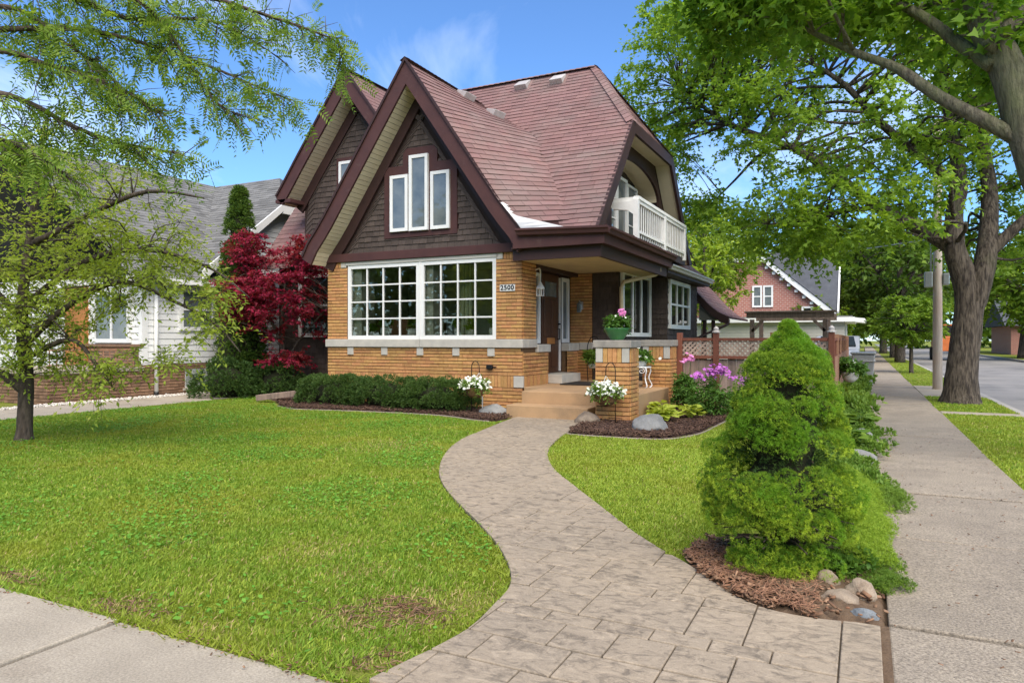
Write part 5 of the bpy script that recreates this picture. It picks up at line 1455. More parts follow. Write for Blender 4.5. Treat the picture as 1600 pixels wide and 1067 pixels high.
def core_mesh(prof, c, m, parent, name='shade_core', bump=0.06):  # solid filler coloured near black for the shade inside the foliage
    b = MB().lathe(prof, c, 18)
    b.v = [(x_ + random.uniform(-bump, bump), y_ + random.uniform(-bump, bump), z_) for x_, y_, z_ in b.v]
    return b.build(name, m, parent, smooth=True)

# ============================================================ BIG STREET MAPLE (right)
A = np.array
limbsA = [
    ([(1.76, 16.98, -0.05), (1.77, 16.98, 0.23), (1.80, 17.00, 0.78), (1.89, 17.04, 1.56), (1.91, 17.05, 2.19), (1.78, 16.99, 2.74), (1.65, 16.93, 3.21), (1.67, 17.05, 3.94), (1.78, 17.21, 4.49), (1.66, 17.38, 5.66), (1.49, 17.51, 7.23), (1.42, 17.70, 9.18)], [0.42, 0.325, 0.28, 0.265, 0.25, 0.22, 0.195, 0.16, 0.14, 0.115, 0.095, 0.05]),
    ([(1.83, 17.07, 0.91), (1.92, 17.06, 1.63), (2.07, 17.02, 2.27), (2.22, 17.10, 2.99), (2.33, 17.49, 4.35), (2.26, 17.90, 5.80), (2.65, 18.65, 7.92), (2.83, 19.08, 9.77)], [0.14, 0.195, 0.21, 0.195, 0.15, 0.125, 0.095, 0.05]),
    ([(1.66, 16.93, 3.13), (1.08, 17.09, 3.61), (0.29, 17.36, 4.16), (-0.62, 17.80, 5.10), (-1.56, 18.23, 5.92), (-3.10, 18.57, 6.80), (-4.37, 18.83, 7.97)], [0.16, 0.14, 0.12, 0.10, 0.085, 0.07, 0.03]),
    ([(1.78, 17.21, 4.46), (1.00, 16.60, 5.06), (0.27, 16.01, 5.69), (-0.30, 15.50, 6.31), (-0.90, 14.98, 6.71)], [0.11, 0.095, 0.08, 0.06, 0.03]),
    ([(1.66, 17.38, 5.61), (2.07, 17.81, 6.89), (2.20, 17.87, 8.25), (2.32, 17.93, 9.62)], [0.08, 0.07, 0.06, 0.03]),
    ([(2.27, 17.12, 3.05), (2.66, 17.20, 3.47), (3.30, 17.30, 4.10), (4.15, 17.50, 4.94)], [0.13, 0.11, 0.09, 0.05]),
    ([(0.29, 17.36, 4.16), (-0.37, 16.81, 4.06), (-1.10, 16.22, 3.82), (-1.83, 15.86, 3.75)], [0.05, 0.04, 0.03, 0.015]),
    ([(-1.56, 18.23, 5.92), (-2.28, 18.43, 5.91), (-2.93, 18.66, 5.39), (-3.61, 18.88, 4.83)], [0.05, 0.04, 0.03, 0.015]),
]
cA = np.concatenate([blob((0.25, 17.12, 6.97), 3.7, 3.0, 190, 0.35), blob((-4.71, 18.89, 8.04), 1.6, 2.4, 64, 0.2), blob((-2.63, 17.69, 8.87), 2.0, 1.6, 50, 0.2), blob((-3.84, 18.77, 4.83), 0.8, 0.5, 12, 0.2),
                     blob((-1.76, 17.01, 3.70), 1.6, 0.7, 26, 0.2), blob((0.11, 15.71, 3.85), 2.0, 0.9, 40, 0.2), blob((2.49, 17.57, 3.95), 1.8, 1.3, 44, 0.3), blob((2.83, 17.63, 7.50), 2.5, 2.2, 46, 0.3)])
cA = cA[cA[:, 2] > 2.75]
fw = np.array([-math.sin(HEAD), math.cos(HEAD)]); rt = np.array([math.cos(HEAD), math.sin(HEAD)])
rel = cA[:, :2] - np.array([1.75, 16.85])          # bare lower middle of the crown: limbs without side shoots
cA = cA[~((cA[:, 2] < 4.9) & (np.abs(rel @ rt) < 1.15) & (rel @ fw < 1.2))]
rel = cA[:, :2] - np.array([1.75, 16.85])
cA = cA[~((cA[:, 2] < 6.6) & (rel @ rt < 0.6) & (rel @ rt > -3.4) & (rel @ fw < 0.3) & (rng.random(len(cA)) < 0.25))]
tree('street_maple', 'big street maple with forked trunk between sidewalk and road', 'tree', (1.75, 16.85, 0), limbsA, cA, rng.uniform(0.45, 0.85, len(cA)), 9, 16, 0.112, 'maple', 'maple_leaf', 'bark', twig_r=0.03)
limbsB = [
    ([(2.58, 9.34, -0.04), (2.31, 9.21, 1.10), (1.99, 9.05, 2.02), (1.73, 8.91, 2.66), (1.49, 8.80, 3.42), (1.32, 8.82, 4.13), (1.11, 8.83, 4.66), (0.98, 8.87, 5.46)], [0.28, 0.23, 0.205, 0.19, 0.178, 0.160, 0.14, 0.10]),
    ([(1.49, 8.80, 3.30), (1.16, 8.74, 3.54), (0.72, 8.75, 3.88), (0.33, 8.89, 4.30), (-0.01, 9.05, 4.56), (-0.41, 9.30, 4.92), (-0.95, 9.59, 5.43)], [0.085, 0.075, 0.065, 0.055, 0.045, 0.035, 0.015]),
    ([(1.20, 8.76, 4.13), (0.93, 8.96, 4.48), (0.52, 9.20, 5.01), (-0.35, 9.33, 5.70), (-1.46, 9.33, 6.13)], [0.08, 0.07, 0.055, 0.04, 0.02]),
    ([(1.13, 8.73, 4.29), (1.35, 8.72, 4.51), (1.70, 8.90, 4.90)], [0.10, 0.08, 0.05]),
]
cB = np.concatenate([blob((0.85, 9.37, 5.66), 2.2, 0.75, 60, 0.2), blob((-0.80, 9.55, 5.51), 1.3, 0.42, 38, 0.2), blob((-1.72, 9.43, 5.82), 0.9, 0.35, 18, 0.2), blob((1.48, 9.24, 4.55), 0.8, 0.5, 12, 0.2)])
tree('street_maple', 'leaning street maple whose pale trunk enters at the right edge', 'tree', (2.58, 9.34, -0.04)[:2] + (0,), limbsB, cB, rng.uniform(0.35, 0.6, len(cB)), 8, 12, 0.115, 'maple', 'maple_near', 'bark_pale', twig_r=0.02)

# ============================================================ ASH-LIKE TREE ON THE LAWN (left)
limbsL = [
    ([(-9.66, 5.29, -0.05), (-9.65, 5.29, 0.16), (-9.63, 5.30, 0.72), (-9.65, 5.29, 1.18), (-9.63, 5.25, 1.71), (-9.55, 5.29, 2.53), (-9.34, 5.28, 3.32), (-9.26, 5.32, 4.05)], [0.135, 0.094, 0.088, 0.085, 0.068, 0.05, 0.035, 0.02]),
    ([(-9.65, 5.29, 0.64), (-9.74, 5.14, 0.81), (-9.99, 4.96, 0.98), (-10.30, 4.69, 1.22)], [0.07, 0.06, 0.05, 0.03]),
    ([(-9.60, 5.26, 1.22), (-8.87, 5.40, 1.74), (-8.11, 5.56, 2.00), (-7.38, 5.70, 1.76), (-6.85, 5.85, 1.49), (-6.50, 5.92, 1.15)], [0.045, 0.04, 0.03, 0.022, 0.015, 0.006]),
    ([(-9.59, 5.27, 1.05), (-8.87, 5.40, 1.30), (-8.39, 5.42, 0.99), (-8.09, 5.46, 0.68)], [0.035, 0.03, 0.02, 0.006]),
    ([(-9.55, 5.29, 2.49), (-8.56, 5.45, 2.84), (-7.74, 5.63, 3.08), (-7.04, 5.87, 2.98)], [0.045, 0.035, 0.025, 0.008]),
    ([(-9.62, 5.25, 1.71), (-8.63, 5.41, 2.25), (-7.74, 5.63, 2.38), (-6.97, 5.91, 2.14), (-6.48, 6.04, 1.79)], [0.045, 0.035, 0.025, 0.016, 0.006]),
    ([(-9.60, 5.26, 1.55), (-9.99, 4.96, 2.03), (-10.52, 4.58, 2.34)], [0.05, 0.04, 0.02]),
]
cL = np.concatenate([blob((-9.19, 5.36, 2.76), 1.60, 1.45, 96, 0.25), blob((-9.37, 5.15, 1.78), 1.0, 0.85, 30, 0.25), blob((-7.67, 5.67, 2.30), 0.80, 0.75, 22, 0.2), blob((-6.85, 5.85, 1.68), 0.34, 0.38, 7, 0.2), blob((-8.16, 5.43, 0.88), 0.26, 0.28, 6, 0.2), blob((-7.84, 5.58, 1.07), 0.5, 0.18, 5, 0.2), blob((-9.26, 5.32, 1.06), 0.55, 0.3, 8, 0.2)])
tree('lawn_tree', 'young yellow-green tree on the left lawn with drooping sprays', 'tree', (-9.66, 5.29, 0.00)[:2] + (0,), limbsL, cL, rng.uniform(0.30, 0.50, len(cL)), 8, 15, 0.068, 'leaf', 'ash_leaf', 'bark_dark', droop=0.45, twig_r=0.012, fine=True)

# ============================================================ HONEY LOCUST SPRAYS (top left; trunk outside the frame)
T = empty('honey_locust', (-8.6, 3.0, 0), 'overhanging feathery locust branches across the top left sky', 'tree')
b = MB()
hub = (-8.55, 3.0, 3.7)
branch_mesh(b, [(-8.6, 3.0, -0.05), (-8.6, 3.0, 1.5), (-8.55, 3.0, 2.8), hub, (-8.5, 3.0, 5.0)], [0.20, 0.16, 0.14, 0.12, 0.09], 12)
loc_br = [
    [hub, (-7.34, 3.49, 4.06), (-6.92, 3.92, 4.21), (-6.64, 4.29, 4.27), (-6.32, 4.67, 4.21), (-5.97, 5.06, 4.08), (-5.72, 5.42, 3.96), (-5.51, 5.74, 3.87)],
    [(-8.5, 3.0, 4.8), (-6.91, 4.15, 4.79), (-6.35, 4.76, 4.82), (-6.00, 5.16, 4.82), (-5.72, 5.42, 4.74), (-5.44, 5.78, 4.67), (-5.24, 6.10, 4.60), (-5.23, 6.22, 4.47)],
    [hub, (-7.12, 3.48, 3.53), (-6.92, 3.81, 3.49), (-6.76, 4.11, 3.34), (-6.56, 4.43, 3.23), (-6.26, 4.70, 3.18), (-6.15, 4.86, 3.15)],
    [(-8.5, 3.0, 4.5), (-7.03, 3.64, 4.50), (-6.70, 4.14, 4.53), (-6.45, 4.49, 4.44), (-6.12, 4.88, 4.53), (-5.85, 5.12, 4.51), (-5.60, 5.48, 4.33)],
    [hub, (-7.06, 3.40, 3.16), (-6.92, 3.69, 3.07), (-6.77, 3.88, 2.95), (-6.65, 4.05, 2.80)],
    [hub, (-7.07, 3.51, 3.88), (-6.77, 3.88, 3.84), (-6.54, 4.22, 3.77), (-6.40, 4.52, 3.68), (-6.26, 4.70, 3.56)],
    [(-8.5, 3.0, 4.9), (-6.76, 3.66, 4.62), (-6.44, 4.16, 4.66), (-6.25, 4.48, 4.55), (-6.15, 4.75, 4.29), (-5.89, 4.99, 3.75), (-5.74, 5.18, 3.59)],
    [hub, (-7.21, 3.33, 4.17), (-6.98, 3.78, 4.34), (-6.76, 4.00, 4.12), (-6.64, 4.29, 3.96), (-6.51, 4.46, 3.75)],
]
LP, LD = [], []
for br in loc_br:
    branch_mesh(b, br, list(np.linspace(0.035, 0.006, len(br))), 6)
    cp = [np.array(p) for p in catmull(br, 6)]
    for i in range(8, len(cp)):
        nn = 3 if i < len(cp) - 4 else 2
        for _ in range(nn):
            if rng.random() < 0.22: continue
            d = unit((cp[i] - cp[i - 1]) / (np.linalg.norm(cp[i] - cp[i - 1]) + 1e-9) * 0.8 + rng.normal(size=3) * 0.55 + np.array([0, 0, -0.15]))
            ln = rng.uniform(0.15, 0.42)
            e = cp[i] + d * ln - np.array([0, 0, 0.25 * ln])
            b.tube([tuple(cp[i]), tuple((cp[i] + e) / 2 + np.array([0, 0, 0.04 * ln])), tuple(e)], [0.006, 0.004, 0.002], 4)
            for t in np.linspace(0.2, 1.0, 3):
                LP.append(cp[i] * (1 - t) + e * t); LD.append(unit(d * 0.25 + rng.normal(size=3) * 0.75 + np.array([0, 0, -0.5])))
b.build('trunk', 'bark_dark', T, smooth=True)
LP, LD = np.array(LP), np.array(LD)
k = np.arange(14)
t = (0.15 + (k // 2) / 7.0)[None, :, None]
rl_ = rng.uniform(0.14, 0.24, (len(LP), 1, 1))
P = LP[:, None, :] + LD[:, None, :] * t * rl_ + np.array([0, 0, -1.0]) * (t ** 2) * rl_ * 0.25
sd = unit(np.cross(LD, rng.normal(size=LD.shape)))
Ax = sd[:, None, :] * np.where(k % 2, 1.0, -1.0)[None, :, None] + LD[:, None, :] * 0.55
Nn = np.repeat(np.cross(LD, sd)[:, None, :], 14, 1) + rng.normal(size=P.shape) * 0.25
leaves('crown', P.reshape(-1, 3), Ax.reshape(-1, 3), Nn.reshape(-1, 3), rng.uniform(0.050, 0.072, P.shape[0] * 14), 'narrow', 'locust_leaf', T)

# ============================================================ RED JAPANESE MAPLE
limbsR = [
    ([(-11.87, 12.40, -0.01), (-11.93, 12.37, 0.33), (-12.01, 12.33, 0.73), (-12.12, 12.27, 1.08)], [0.075, 0.06, 0.055, 0.05]),
    ([(-12.12, 12.27, 1.05), (-12.19, 12.13, 1.52), (-12.36, 11.93, 2.04), (-12.54, 11.73, 2.62), (-12.72, 11.53, 3.12)], [0.04, 0.032, 0.025, 0.018, 0.008]),
    ([(-12.09, 12.29, 1.08), (-12.21, 12.34, 1.68), (-12.23, 12.44, 2.36), (-12.15, 12.49, 3.11), (-12.08, 12.52, 3.71)], [0.04, 0.03, 0.024, 0.018, 0.008]),
    ([(-12.01, 12.33, 0.73), (-11.70, 12.26, 1.15), (-11.18, 12.19, 1.59), (-10.68, 12.10, 1.94), (-10.20, 12.01, 2.27)], [0.035, 0.03, 0.022, 0.016, 0.008]),
    ([(-12.13, 12.16, 1.30), (-12.26, 11.76, 1.52), (-12.46, 11.43, 1.66), (-12.70, 11.20, 1.73)], [0.025, 0.02, 0.014, 0.006]),
    ([(-12.23, 12.44, 2.21), (-11.66, 12.39, 2.71), (-11.19, 12.29, 3.12)], [0.022, 0.016, 0.008]),
]
cR = np.concatenate([blob((-11.84, 11.97, 2.46), 1.30, 1.30, 80, 0.30), blob((-10.39, 11.91, 2.00), 0.42, 0.60, 22, 0.2), blob((-10.88, 12.00, 3.43), 0.40, 0.25, 8, 0.2), blob((-12.53, 11.40, 2.16), 0.5, 0.35, 12, 0.2), blob((-11.56, 11.88, 0.87), 0.55, 0.30, 14, 0.2), blob((-12.55, 11.61, 3.48), 0.45, 0.45, 12, 0.2), blob((-11.02, 11.71, 2.70), 0.6, 0.6, 18, 0.2), blob((-12.05, 11.42, 2.58), 0.7, 0.6, 16, 0.2)])
cR = cR[(cR[:, 2] > 0.75)]
cR = cR[~((cR[:, 0] > -10.75) & (cR[:, 1] > 11.35))]
cR = cR[~((cR[:, 1] > 12.45) & (cR[:, 0] > -12.95))]
tree('japanese_maple', 'deep red japanese maple at the left corner of the house', 'tree', (-11.87, 12.40, -0.01)[:2] + (0,), limbsR, cR, rng.uniform(0.24, 0.42, len(cR)), 8, 15, 0.072, 'maple', 'red_leaf', 'bark_dark', droop=0.25, flat=0.28, twig_r=0.012, fine=True)

# ============================================================ EVERGREENS
def cone_shrub(name, label, cat, c, h, r, pw, n, leafsize, m, tufts=26, per=5, group=None, lobe=(0.09, 0.16), shape='narrow'):
    T = empty(name, (c[0], c[1], 0), label, cat, group)
    z = rng.random(n) ** 0.85 * h
    rr = r * np.clip(1 - z / h, 0, 1) ** pw * np.clip(0.55 + z / (h * 0.18), 0, 1)
    a = rng.uniform(0, 2 * np.pi, n)
    C = np.stack([c[0] + np.cos(a) * rr * 0.9, c[1] + np.sin(a) * rr * 0.9, z + 0.05], 1)
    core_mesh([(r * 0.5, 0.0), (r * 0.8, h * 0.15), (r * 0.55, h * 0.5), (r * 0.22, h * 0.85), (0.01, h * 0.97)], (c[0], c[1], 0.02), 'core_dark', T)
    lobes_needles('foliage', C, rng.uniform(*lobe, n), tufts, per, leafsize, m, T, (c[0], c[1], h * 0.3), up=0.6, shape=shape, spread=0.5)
    MB().tube([(c[0], c[1], 0), (c[0], c[1], h * 0.8)], [0.06, 0.02], 6).build('trunk', 'bark_dark', T)
    return T
def round_shrub(name, label, cat, c, rx, ry, h, n, leafsize, m, tufts=30, per=4, group=None, lobe=(0.07, 0.12), shape='narrow', rect=0.0, core='core_dark'):
    T = empty(name, (c[0], c[1], 0), label, cat, group)
    d = unit(rng.normal(size=(n * 2, 3))); d[:, 2] = np.abs(d[:, 2]); d = d[:n]
    if rect: d = np.sign(d) * np.abs(d) ** (1 - rect)
    C = np.array([c[0], c[1], 0.05]) + d * np.array([rx, ry, h]) * rng.uniform(0.86, 1.02, (n, 1))
    C[:, 2] = np.maximum(C[:, 2], 0.08)
    lowp = rng.random(n) < 0.3
    C[lowp, 2] = rng.uniform(0.08, h * 0.55, lowp.sum())
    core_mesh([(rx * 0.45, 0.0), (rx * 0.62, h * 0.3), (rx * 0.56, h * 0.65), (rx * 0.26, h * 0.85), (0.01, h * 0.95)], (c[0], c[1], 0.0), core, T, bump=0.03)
    T.children[0].scale = (1, ry / rx, 1)
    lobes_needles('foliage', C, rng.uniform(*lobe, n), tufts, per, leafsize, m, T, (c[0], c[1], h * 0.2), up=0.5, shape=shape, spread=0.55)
    return T
cone_shrub('arborvitae', 'tall narrow dark evergreen left of the red maple', 'evergreen', (-13.3, 12.1), 4.75, 0.62, 0.62, 330, 0.075, 'arbor', lobe=(0.10, 0.17))
round_shrub('juniper', 'dark rounded evergreen shrub at the foot of the tall evergreen', 'shrub', (-12.75, 11.25), 0.75, 0.65, 0.75, 120, 0.06, 'yew', lobe=(0.10, 0.16))
round_shrub('juniper', 'dark evergreen shrub behind the red maple trunk', 'shrub', (-11.9, 11.9), 0.6, 0.5, 0.72, 90, 0.06, 'yew', lobe=(0.09, 0.15))
for i, (cx, cy, rx, ry, hh, lab) in enumerate([(-9.30, 10.85, 0.78, 0.52, 0.52, 'clipped dark yew bush nearest the red maple under the window'), (-8.0, 10.85, 0.80, 0.52, 0.50, 'middle clipped dark yew bush under the front window'), (-6.85, 10.75, 0.68, 0.50, 0.50, 'clipped dark yew bush nearest the hanging white flowers')]):
    round_shrub('yew_bush', lab, 'shrub', (cx, cy), rx, ry, hh, 260, 0.036, 'yew', tufts=46, per=4, group='yew bushes under the front window', lobe=(0.06, 0.11), rect=0.35)

# ============================================================ DWARF SPRUCE (front right)
sx_, sy_ = -0.42, 4.22
T = empty('dwarf_spruce', (sx_, sy_, 0.03), 'bushy bright green dwarf spruce by the path, two-tiered cone', 'evergreen')
def pads(n, z0, z1, zs_, rs_, inset):
    z = rng.uniform(z0, z1, n * 4); r = np.interp(z, zs_, rs_)
    k = rng.random(len(z)) < r / max(rs_); z, r = z[k][:n], r[k][:n]
    a = np.arange(len(z)) * 2.39996 + rng.normal(0, 0.25, len(z))
    r = np.maximum(r - inset, 0.0) * rng.uniform(0.90, 1.08, len(z))
    return np.stack([np.cos(a) * r, np.sin(a) * r, z], 1)
PA = pads(150, 0.71, 1.37, [0.60, 0.68, 0.90, 1.10, 1.24, 1.33, 1.39], [0.26, 0.305, 0.29, 0.235, 0.14, 0.07, 0.0], 0.055) + np.array([sx_ + 0.04, sy_, 0])
PB = pads(165, 0.17, 0.585, [0.05, 0.14, 0.27, 0.45, 0.56, 0.66], [0.26, 0.33, 0.395, 0.415, 0.375, 0.26], 0.065) + np.array([sx_ - 0.015, sy_, 0])
PB = PB[~((np.abs(PB[:, 2] - 0.23) < 0.05) & (rng.random(len(PB)) < 0.6))]
PC = blob((sx_ - 0.29, sy_ - 0.05, 0.64), 0.11, 0.10, 12, 0.5)
PD = blob((sx_ + 0.02, sy_ - 0.17, 0.10), 0.30, 0.04, 26, 0.3, ry=0.20)
PE = np.concatenate([np.array([[sx_ + 0.04, sy_, 1.36], [sx_ + 0.05, sy_ + 0.02, 1.31], [sx_ + 0.02, sy_ - 0.03, 1.28]]), pads(40, 1.12, 1.34, [1.1, 1.2, 1.3, 1.38], [0.23, 0.16, 0.08, 0.01], 0.03) + np.array([sx_ + 0.04, sy_, 0])])
PAD = np.concatenate([PA, PB, PC, PD, PE])
PR = rng.uniform(0.048, 0.095, len(PAD)); PR = np.minimum(PR, 0.03 + 0.16 * np.clip(1.42 - PAD[:, 2], 0.1, 1))
out = unit((PAD - np.array([sx_, sy_, 0.4])) * np.array([1, 1, 0.3]) + np.array([0, 0, 0.18]))
K, q_ = len(PAD), 105
D = unit(rng.normal(size=(K, q_, 3))); dt = (D * out[:, None, :]).sum(-1, keepdims=True)
D = np.where(dt < -0.15, D - 2 * dt * out[:, None, :], D)
SUB = (PAD[:, None, :] + D * PR[:, None, None] * np.array([1, 1, 0.8])).reshape(-1, 3); SD = D.reshape(-1, 3)
okz = SUB[:, 2] > 0.04
SUB, SD = SUB[okz], SD[okz]
per = 12
ax = unit(SD[:, None, :] * 0.9 + np.array([0, 0, 0.25]) + rng.normal(size=(len(SUB), per, 3)) * 0.8)
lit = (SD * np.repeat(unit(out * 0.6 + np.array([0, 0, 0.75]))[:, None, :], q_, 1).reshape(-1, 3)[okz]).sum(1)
tone = np.clip(0.27 + 0.52 * lit + 0.30 * (SUB[:, 2] - 0.6) + rng.normal(0, 0.10, len(SUB)), 0.0, 0.99)  # shading painted into needle tone: dark pad undersides and crevices, bright tops
P0 = np.repeat(SUB[:, None, :], per, 1) + ax * 0.004
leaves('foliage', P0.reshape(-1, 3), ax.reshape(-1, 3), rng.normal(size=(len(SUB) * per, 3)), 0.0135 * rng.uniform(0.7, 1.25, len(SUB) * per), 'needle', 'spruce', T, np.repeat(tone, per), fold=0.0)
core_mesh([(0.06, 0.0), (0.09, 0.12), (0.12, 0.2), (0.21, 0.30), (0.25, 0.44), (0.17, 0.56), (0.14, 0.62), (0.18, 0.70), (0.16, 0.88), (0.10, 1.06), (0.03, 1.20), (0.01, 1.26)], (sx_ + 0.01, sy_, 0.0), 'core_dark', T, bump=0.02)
IN = blob((sx_, sy_, 0.55), 0.28, 0.58, 260, 0.3); IN = IN[IN[:, 2] > 0.22]
lobes_needles('inner_foliage', IN, np.full(len(IN), 0.05), 20, 6, 0.022, 'yew', T, (sx_, sy_, 0.4), up=0.2)
b = MB().tube([(sx_ + 0.02, sy_, 0.0), (sx_ + 0.02, sy_, 0.5), (sx_, sy_, 1.2)], [0.045, 0.035, 0.01], 8)
for i in range(70):
    aa = random.uniform(0, 6.283); z0 = random.uniform(0.10, 0.5); rr_ = random.uniform(0.28, 0.42)
    b.tube([(sx_, sy_, z0), (sx_ + math.cos(aa) * rr_ * 0.6, sy_ + math.sin(aa) * rr_ * 0.6, z0 + 0.03), (sx_ + math.cos(aa) * rr_, sy_ + math.sin(aa) * rr_, z0 + 0.02)], [0.010, 0.006, 0.003], 5)
b.build('trunk', 'bark_dark', T)

# ============================================================ BACKGROUND TREES
def bg_tree(label, x_, y_, zc, rx, rz, n, size, m, trunk_r=0.2, q=9, lean=0.0, name='tree'):
    L = [([(x_, y_, -0.05), (x_ + lean * 0.3, y_, zc * 0.35), (x_ + lean, y_, zc * 0.75), (x_ + lean, y_, zc + rz * 0.5)], [trunk_r * 1.2, trunk_r, trunk_r * 0.8, trunk_r * 0.25])]
    for i in range(5):
        aa = random.uniform(0, 6.283)
        L.append(([(x_ + lean * 0.6, y_, zc * random.uniform(0.5, 0.8)), (x_ + lean + math.cos(aa) * rx * 0.4, y_ + math.sin(aa) * rx * 0.4, zc), (x_ + lean + math.cos(aa) * rx * 0.8, y_ + math.sin(aa) * rx * 0.8, zc + rz * 0.35)], [trunk_r * 0.5, trunk_r * 0.35, trunk_r * 0.1]))
    C = blob((x_ + lean, y_, zc), rx, rz, n, 0.3)
    C = C[C[:, 2] > 0.5]
    return tree(name, label, 'tree', (x_, y_, 0), L, C, rng.uniform(0.22, 0.36, len(C)) * rx * 0.62, 6, q, size, 'leaf', m, 'bark', twig_r=0.03, twigs=(trunk_r > 0.05))
bg_tree('bright yellow-green tree between the house and the red brick house', -5.9, 29.5, 4.3, 2.3, 2.2, 120, 0.22, 'bg_yellow', 0.12)
bg_tree('light green tree standing behind the rear roof', -9.5, 40, 5.0, 3.4, 2.6, 110, 0.32, 'bg_yellow', 0.15)
bg_tree('young bushy tree on the parkway beyond the utility pole', 1.62, 31, 2.05, 1.35, 1.15, 110, 0.17, 'bg_leaf', 0.07)
bg_tree('broad green tree to the right of the red brick house', 0.4 - 2.2, 52, 5.2, 4.0, 4.4, 170, 0.38, 'bg_leaf', 0.25)
bg_tree('tall dark tree behind the red brick house', -10.5, 60, 7.5, 6.5, 5.0, 190, 0.5, 'bg_dark', 0.3)
bg_tree('dark parkway tree behind the young bushy tree', 1.8, 45, 5.0, 3.2, 3.6, 140, 0.36, 'bg_dark', 0.24)
bg_tree('second parkway tree far along the sidewalk', 1.9, 57, 5.5, 3.5, 3.8, 130, 0.42, 'bg_dark', 0.24)
bg_tree('low green shrub tree left of the far sidewalk', -2.6, 40.5, 1.7, 2.0, 1.7, 110, 0.26, 'bg_leaf', 0.1)
bg_tree('farthest parkway tree at the end of the sidewalk', 1.6, 74, 6.5, 5.5, 4.5, 130, 0.5, 'bg_leaf', 0.28)
bg_tree('wide tree on the far side of the street at the right edge', 9.6, 57, 5.4, 4.8, 3.2, 150, 0.40, 'bg_leaf', 0.42, lean=0.5)
bg_tree('green tree behind the far tree across the street', 13.5, 84, 6.5, 6.5, 4.5, 130, 0.55, 'bg_yellow', 0.3)
bg_tree('light green shrub on the far slope at the right edge', 13.3, 50, 0.7, 1.6, 0.8, 60, 0.22, 'bg_yellow', 0.04, name='shrub')
bg_tree('tall tree far behind over the garage roof', -1.5, 78, 8.0, 7.0, 5.5, 170, 0.6, 'bg_leaf', 0.3)
# distant mass of trees along the horizon, and across the front street (seen in the windows)
def tree_mass(name, label, pts, size, m, n):
    P = np.concatenate([blob(c, r, rz, n, 0.3, lo=-0.8) for c, r, rz in pts])
    o = leaves(name, P, rng.normal(size=P.shape) + [0, 0, -0.3], np.array([0, 0, 1.0]) + rng.normal(size=P.shape) * 0.6, size * rng.uniform(0.7, 1.3, len(P)), 'oval', m, kind='stuff')
    return tag(o, label, 'trees')
tree_mass('distant_trees', 'distant mass of dark trees at the end of the street', [((-26 + 9.5 * i, 120 + 6 * (i % 3), 5.0 + (i % 2)), 8.5, 6.5) for i in range(13)], 1.0, 'bg_dark', 1500)
tree_mass('opposite_trees', 'trees across the front street mirrored in the window glass', [((-36 + 6.4 * i, -22 - 3 * (i % 2), (4.2, 6.0, 4.8, 7.0)[i % 4]), (5.0, 4.2, 4.6)[i % 3], (4.6, 7.0, 5.2, 8.2)[i % 4]) for i in range(11)], 0.7, 'bg_dark', 1600)

# ============================================================ LAWN GRASS
LAWN_L = [(-11.9, 2.13)] + [(-11.9 + 0.35 * i, 2.13 + 0.035 * math.sin(i * 1.7) + 0.03 * math.sin(i * 0.6)) for i in range(1, 29)] + [(p[0] - 0.035 - 0.02 * math.sin(i * 1.3), p[1]) for i, p in enumerate(PATH_L[::-1]) if p[1] < 9.7 and p[1] > 2.2] + \
         [(-5.3, 9.67), (-5.6, 9.74), (-6.4, 10.04), (-7.6, 10.04), (-8.6, 9.9), (-9.4, 9.78), (-10.1, 10.07), (-10.9, 10.8), (-12.1, 11.5), (-13.0, 11.9), (-13.2, 13), (-12.4, 13), (-12.34, 9), (-12.34, 6), (-12.34, 2.13)]
LAWN_R = [(p[0] + 0.03 + 0.015 * math.sin(i * 1.3), p[1]) for i, p in enumerate(PATH_R) if 4.02 < p[1] < 9.1] + [(-0.93, 4.25), (-0.85, 4.75), (-0.55, 5.1), (-0.48, 6.5), (-0.58, 9), (-0.73, 12), (-0.55, 13.3), (-1.6, 13.3), (-1.9, 12.3), (-1.95, 10.8), (-2.0, 9.7), (-2.28, 8.96), (-3.04, 8.84), (-3.58, 8.88)]
def dead(X, Y):
    """worn, thin places in the lawn (0..1)"""
    d = np.zeros(len(X))
    for cx, cy, r, s in ((-1.95, 2.80, 0.24, 0.75), (-2.12, 2.62, 0.16, 0.5), (-2.5, 3.1, 0.2, 0.3), (-1.72, 3.0, 0.15, 0.7), (-1.66, 2.22, 0.14, 0.9), (-3.2, 2.2, 0.14, 0.6), (-4.1, 2.17, 0.15, 0.6), (-3.6, 6.2, 0.35, 0.35), (-5.2, 7.0, 0.5, 0.25), (-2.6, 2.18, 0.12, 0.5), (-3.0, 3.3, 0.25, 0.25)):
        d = np.maximum(d, s * np.exp(-((X - cx) ** 2 + (Y - cy) ** 2) / r ** 2))
    d = np.maximum(d, 0.7 * np.clip(1 - (Y - 2.12) / 0.06, 0, 1))
    return d
def grass_pts(poly, n):
    P = np.array([p[:2] for p in poly]); lo, hi = P.min(0), P.max(0)
    X, Y = rng.uniform(lo[0], hi[0], n), rng.uniform(lo[1], hi[1], n)
    k = inpoly(X, Y, poly); X, Y = X[k], Y[k]
    dep = -X * math.sin(HEAD) + Y * math.cos(HEAD); lat = X * math.cos(HEAD) + Y * math.sin(HEAD)
    k = (dep > 1.3) & (np.abs(lat / np.maximum(dep, 0.1)) < 1.05)
    return X[k], Y[k], dep[k]
